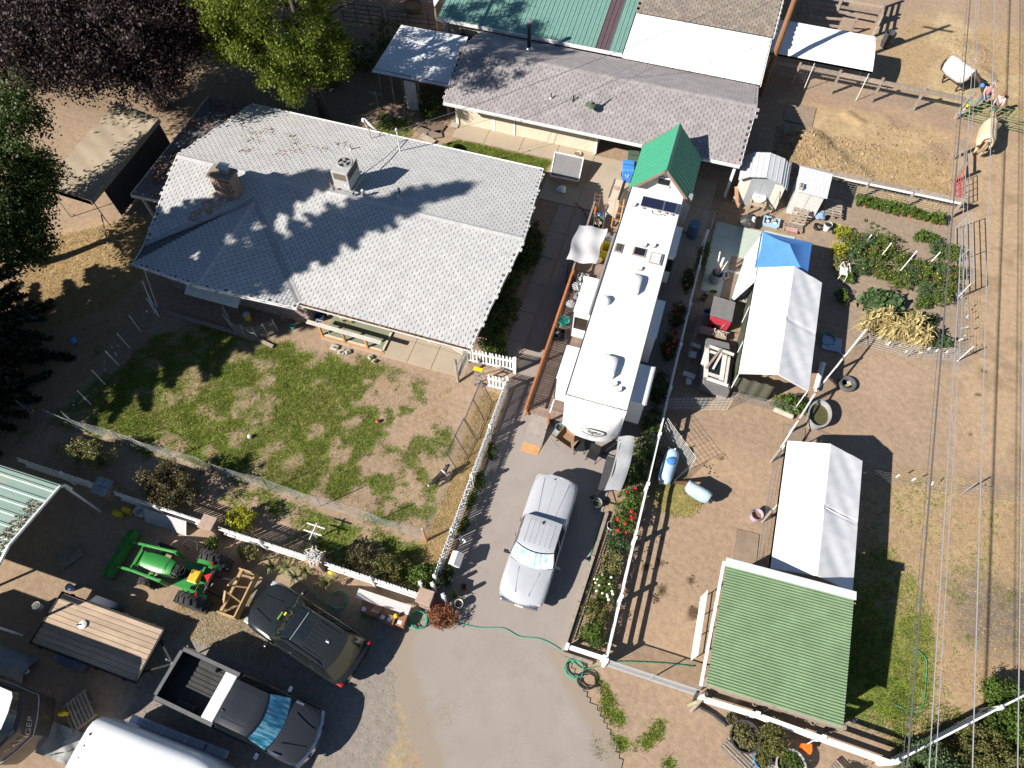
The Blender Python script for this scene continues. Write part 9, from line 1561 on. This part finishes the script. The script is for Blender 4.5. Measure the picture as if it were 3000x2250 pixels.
tb2 = thing('tool_barrel', 'barrel stuffed with tools, pipes and a bagged liner', 'barrel', (3.0, 24.5, 0)); MB().lathe((3.0, 24.5, 0), [(.26, 0), (.3, .1), (.32, .62), (.28, .62), (.24, .1)], 16).bd('drum', M('bag_grey', (.30, .31, .36), (.2, .21, .25), rough=.5, scale=6), tb2, sm=40)
for i, (dx, dy, h_, m_, r_) in enumerate(((-.2, .5, 1.6, TRIM, .035), (.05, .35, 1.4, TRIM, .06), (.25, .2, 1.3, TRIM, .025), (.1, .2, 1.1, WOODN, .03), (-.1, .15, 1.0, WOODN, .025), (.3, .4, 1.2, WIREW, .02))): MB().tube([(3.0+dx*.2, 24.5+dy*.2, .1), (3.0+dx, 24.5+dy, h_)], r_, 7).bd('tool', m_, tb2)
hose('bundle of grey rope hung beside the tool barrel', coil(3.45, 24.95, .14, 3, 1.6), .018, WIREW, 'rope_bundle')
for x, y, w_, d_, lb_ in ((3.95, 24.4, .9, 1.7, 'brown stall mat on the painted slab beside the barrel'), (4.0, 25.9, .8, .9, 'brown square mat at the top of the painted slab')): mat_sheet(x-w_/2, y-d_/2, x+w_/2, y+d_/2, .03, lb_, -2)
bucket(2.65, 23.2, 0, .15, .25, 'green plant pot with orange fruit in shade', GRNP, ORF, 'pot', 'pot', handle=False); bucket(3.05, 23.75, 0, .12, .1, 'yellow tray on the ground in shade', YELP, DARKT, 'tray', 'tray', sx=1.7, handle=False); bucket(2.95, 22.3, 0, .2, .35, 'pale blue bin behind the dog house', LBLP, DARKT, 'bin', 'bin')
# around the tin sheds
bag(4.05, 28.75, 0, .42, 'black plastic sack with white lining in front of the tin shed', PLB); bag(4.2, 28.65, .42, .14, 'white liner showing out of the black sack', PLW)
crate('blue_tray', 'blue tray full of white pots before the tin shed', 'tray', 5.2, 29.2, 0, .8, .55, .22, LBLP, .92, -3, fill=[TRIM, TRIM, DARKT, CONCB]); sq2 = thing('wooden_stand', 'pale wooden stand with framed top in front of the tin shed', 'stand', (4.2, 29.75, 0)); [MB().b2((x-.04, y-.04, 0), (x+.04, y+.04, .78)).bd('leg', WOODF, sq2) for x in (3.9, 4.6) for y in (29.5, 29.95)]; [MB().bar(a, b, .1, .05).bd('top_board', M('pale_wood', (.42, .33, .22), (.35, .27, .18), rough=.85), sq2) for a, b in (((3.85, 29.95, .8), (4.65, 29.95, .8)), ((3.85, 29.48, .8), (4.65, 29.48, .8)), ((3.88, 29.5, .8), (3.88, 29.95, .8)), ((4.62, 29.5, .8), (4.62, 29.95, .8)))]; MB().b2((3.95, 29.5, .72), (4.55, 29.9, .75)).bd('shelf', MATS['pale_wood'], sq2)
dsc = thing('white_disc', 'big round white lid resting on the wooden stand', 'lid', (4.25, 30.0, .86)); MB().lathe((4.25, 29.98, .86), [(.36, 0), (.36, .06), (.34, .08), (.01, .08)], 24).bd('disc', TRIM, dsc, sm=40); MB().box((4.25, 29.98, .945), (.12, .04, .01)).bd('grip', DARKT, dsc)
pk = thing('long_plank', 'orange wooden plank leaning on the left tin shed corner', 'plank', (3.1, 29.9, 0)); MB().bar((3.35, 29.5, .1), (2.95, 30.2, 1.1), .18, .05).bd('plank', M('orange_plank', (.52, .30, .17), (.45, .25, .14), rough=.8), pk); MB().bar((3.33, 29.53, .16), (3.3, 29.58, .24), .19, .055).bd('end_stain', WOODF, pk)
shv = thing('broom', 'long handled broom leaning on the right of the tin shed', 'broom', (5.1, 29.9, 0)); MB().tube([(5.05, 29.65, .1), (5.12, 30.1, 1.5)], .018).bd('handle', WOODF, shv); MB().box((5.05, 29.62, .1), (.4, .08, .1)).bd('head', DARKT, shv)
bucket(8.05, 29.7, 0, .2, .4, 'white bucket right of the flat tin shed', TRIM, DARKT, fillz=.9); hose('coiled dark hose beside the white bucket', coil(7.6, 29.65, .2, 4), .02, DARKT); bag(7.65, 30.4, .0, .3, 'clear blue plastic bag beside the flat tin shed', M('clear_blue', (.25, .36, .48), (.15, .22, .32), scale=7, rough=.25))
rtr = thing('red_rack', 'red wire tray on a wooden pallet end', 'tray', (6.3, 29.05, 0)); MB().box((6.3, 28.95, .16), (.62, .3, .03)).bd('tray', M('red_tray', (.42, .1, .1), rough=.6), rtr); [MB().box((6.02+.045*i, 28.95, .18), (.012, .28, .012)).bd('wire', TRIM, rtr) for i in range(13)]
cbl = thing('cinder_block', 'grey hollow block sitting on the flat tin shed roof', 'block', (6.02, 30.2, 1.9)); MB().box((6.02, 30.2, 2.0), (.2, .36, .18)).bd('block', CONCB, cbl); [MB().box((6.02, 30.2+dy, 2.093), (.1, .1, .008)).bd('core', DARKT, cbl) for dy in (-.08, .08)]
for x, y, h_, lb_ in ((10.7, 28.14, 1.5, 'leaning white pipe stake left of the tomato rows'), (11.87, 27.88, 1.6, 'leaning white pipe stake in the middle tomatoes'), (13.3, 28.88, .9, 'short white stake at the right of the tomatoes'), (9.99, 29.13, .8, 'short white stake at the top of the tomatoes')): t = thing('garden_stake', lb_, 'stake', (x, y, 0)); MB().tube([(x, y, 0), (x+.1, y+.05, h_)], .028, 7).bd('pipe', TRIM, t); MB().lathe((x+.1, y+.05, h_), [(.034, -.05), (.034, .02), (.01, .03)], 8).bd('cap', TRIM, t)
bucket(14.4, 29.95, 0, .17, .32, 'white bucket tipped beside the pipe panel', TRIM, None); bucket(9.25, 27.1, 0, .18, .3, 'white bucket beside the yellowing plants', TRIM, SOILM); bucket(8.5, 29.6, 0, .18, .25, 'black pot at the left garden edge', DARKT, SOILM, 'pot', 'pot', handle=False)
ch2 = thing('garden_chair', 'broken white chair frame at the left of the garden', 'chair', (8.95, 26.6, 0)); [MB().tube(p_, .02, 6).bd('frame_tube', TRIM, ch2) for p_ in ([(8.8, 27.0, 0), (8.85, 26.95, .8), (9.0, 26.3, .9)], [(9.1, 27.0, 0), (9.15, 26.95, .8), (9.2, 26.3, .9)], [(8.85, 26.3, 0), (8.9, 26.35, .5), (8.85, 26.95, .5)], [(9.2, 26.3, 0), (9.2, 26.35, .5), (9.15, 26.95, .5)])]; MB().box((9.02, 26.65, .5), (.38, .5, .03)).bd('seat', TRIM, ch2)
lgp = thing('log_planter', 'pale log edging in front of the tent plant', 'edging', (7.2, 17.85, 0)); MB().tube([(6.75, 17.95, .12), (7.6, 17.8, .12)], .13, 10).bd('log', M('pale_log', (.45, .4, .34), rough=.9), lgp); MB().lathe((7.6, 17.8, .12), [(.12, -.01), (.12, .01)], 10, ax='x').bd('cut_end', WOODF, lgp)
# black barrel at top right, bale ring top
bb2 = thing('plastic_barrel', 'dark grey open barrel near the top right corral', 'barrel', (10.25, 46.6, 0)); MB().lathe((10.25, 46.6, 0), [(.3, 0), (.33, .2), (.34, .9), (.3, .92), (.29, .88), (.27, .1)], 18).bd('drum', M('barrel_black', (.06, .065, .07), rough=.5), bb2, sm=40); MB().lathe((10.25, 46.6, .3), [(.345, 0), (.345, .03)], 18).bd('hoop', DARKT, bb2)
rb2 = thing('feed_ring', 'rusty round feed tub under the trees at the top', 'tub', (-19.9, 41.2, 0)); MB().lathe((-19.9, 41.2, 0), [(.55, 0), (.62, .35), (.58, .35), (.5, .05)], 22).bd('tub', M('tub_rust', (.22, .14, .09), rough=.8), rb2, sm=40); MB().lathe((-19.9, 41.2, .2), [(.54, 0), (.53, .01)], 22).bd('feed', M('feed_brown', (.3, .19, .11), rough=.9), rb2)
wrf = thing('white_lean_roof', 'corner of a white metal roof at the top edge', 'shed', (-18.6, 41, 0)); MB().slab([(-17.0, 38.2, 2.5), (-16.6, 42.5, 2.9), (-19.5, 45, 2.9), (-20.5, 45, 2.6)], .05).bd('roof', WHITEM, wrf); [MB().b2((x, y, 0), (x+.1, y+.1, 2.5)).bd('post', WOOD, wrf) for x, y in ((-17.3, 38.8), (-17.0, 42.2))]
# planted tubs at the bottom
def tub(x, y, r, h, label, mat, leafm, plant='tub plants', n=40, z=.13):
 t = thing('planting_tub', label, 'planter', (x, y, z)); MB().lathe((0, 0, 0), [(r*.82, 0), (r, h), (r*1.05, h+.02), (r*1.05, h-.02) if False else (r*.95, h+.02), (r*.85, h*.5)], 26).bd('tub', mat, t, sm=40, lc=1); MB().lathe((0, 0, h*.78), [(r*.93, 0), (r*.92, .01)], 26).bd('soil', SOILM, t, lc=1); P_ = clumps((x, y, z+h*.95), (r*.8, r*.8, .18), n, 26, .12, bottom=z+h*.7); v, q = leaves(P_, .09, .4); npmesh('foliage', v, q, leafm, parent=t)
tub(7.3, 4.15, .52, .5, 'big black half barrel tub with weedy plants below the fence', M('tub_black', (.05, .052, .055), rough=.5), LOL); tub(8.05, 3.65, .3, .35, 'bright blue tub with a bush below the fence', M('tub_blue', (.04, .30, .70), rough=.4), LJU, z=0); tub(8.95, 3.75, .5, .45, 'pale grey cut barrel planter with strappy leaves', M('tub_grey', (.45, .46, .46), rough=.5), LGR); tub(6.85, 4.65, .2, .25, 'small dark green pot beside the black tub', GRNP, LRB, n=10, z=0); tub(10.95, 3.9, .28, .3, 'grey pot with white and yellow flowers at the bottom', M('pot_grey', (.3, .31, .33), rough=.5), LYE, n=20)
blades('iris_clump', 'long strappy leaves growing in the pale grey planter', [(9.0, 3.8), (9.2, 4.0)], LIR, 20, .6)
dp = thing('drain_pipe', 'black drain pipe lying by the corner of the green barn', 'pipe', (6.2, 4.6, 0)); MB().tube([(5.35, 5.0, 1.2), (5.38, 4.9, .7), (5.45, 4.82, .2), (5.7, 4.72, .08), (6.2, 4.62, .07), (6.72, 4.42, .07)], .06, 10).bd('pipe', M('pipe_black', (.04, .042, .05), rough=.5), dp, sm=60); MB().lathe((6.72, 4.42, .07), [(.07, -.03), (.07, .03)], 10, ax='x').bd('end_collar', DARKT, dp)
lg2 = thing('log_posts', 'crossed wooden post ends at the barn corner', 'logs', (5.5, 4.75, 0)); MB().tube([(5.2, 4.55, .5), (5.75, 4.95, .7)], .07, 8).bd('log', M('mossy_log', (.36, .36, .2), (.28, .27, .15), rough=.9), lg2); MB().tube([(5.45, 4.5, 0), (5.6, 5.0, 1.3)], .08, 8).bd('log', WOODF, lg2)
osh = thing('snow_shovel', 'orange plastic shovel hanging over the white fence', 'shovel', (9.5, 4.6, 0)); MB().loft([[(9.25, 4.55, .45), (9.6, 4.65, .5)], [(9.2, 4.4, .42), (9.65, 4.45, .46)], [(9.22, 4.3, .36), (9.62, 4.3, .4)]], cap=False).bd('blade', M('shovel_orange', (.75, .13, .01), rough=.5), osh); MB().tube([(9.45, 4.6, .5), (9.8, 5.0, 1.2)], .015).bd('handle', TRIM, osh)
bucket(7.0, 5.6, 0, .22, .4, 'white bucket under the barn eave', TRIM, None); tg_ = tube_gate((5.1, 6.2), (5.05, 8.6), 'white tube gate standing against the left side of the green barn', VINYL, 1.3, 6, .2, .02)
rock = thing('litter_paper', 'scrap of white paper on the grass right of the barn', 'litter', (11.1, 5.9, 0)); MB().add([(11.05, 5.85, .05), (11.17, 5.83, .06), (11.2, 5.97, .05), (11.08, 5.99, .07), (11.12, 5.91, .09)], [(0,1,4), (1,2,4), (2,3,4), (3,0,4)]).bd('paper', TRIM, rock); MB().add([(11.2, 5.97, .05), (11.26, 5.98, .06), (11.22, 6.03, .05)], [(0,1,2)]).bd('torn_corner', TRIM, rock)
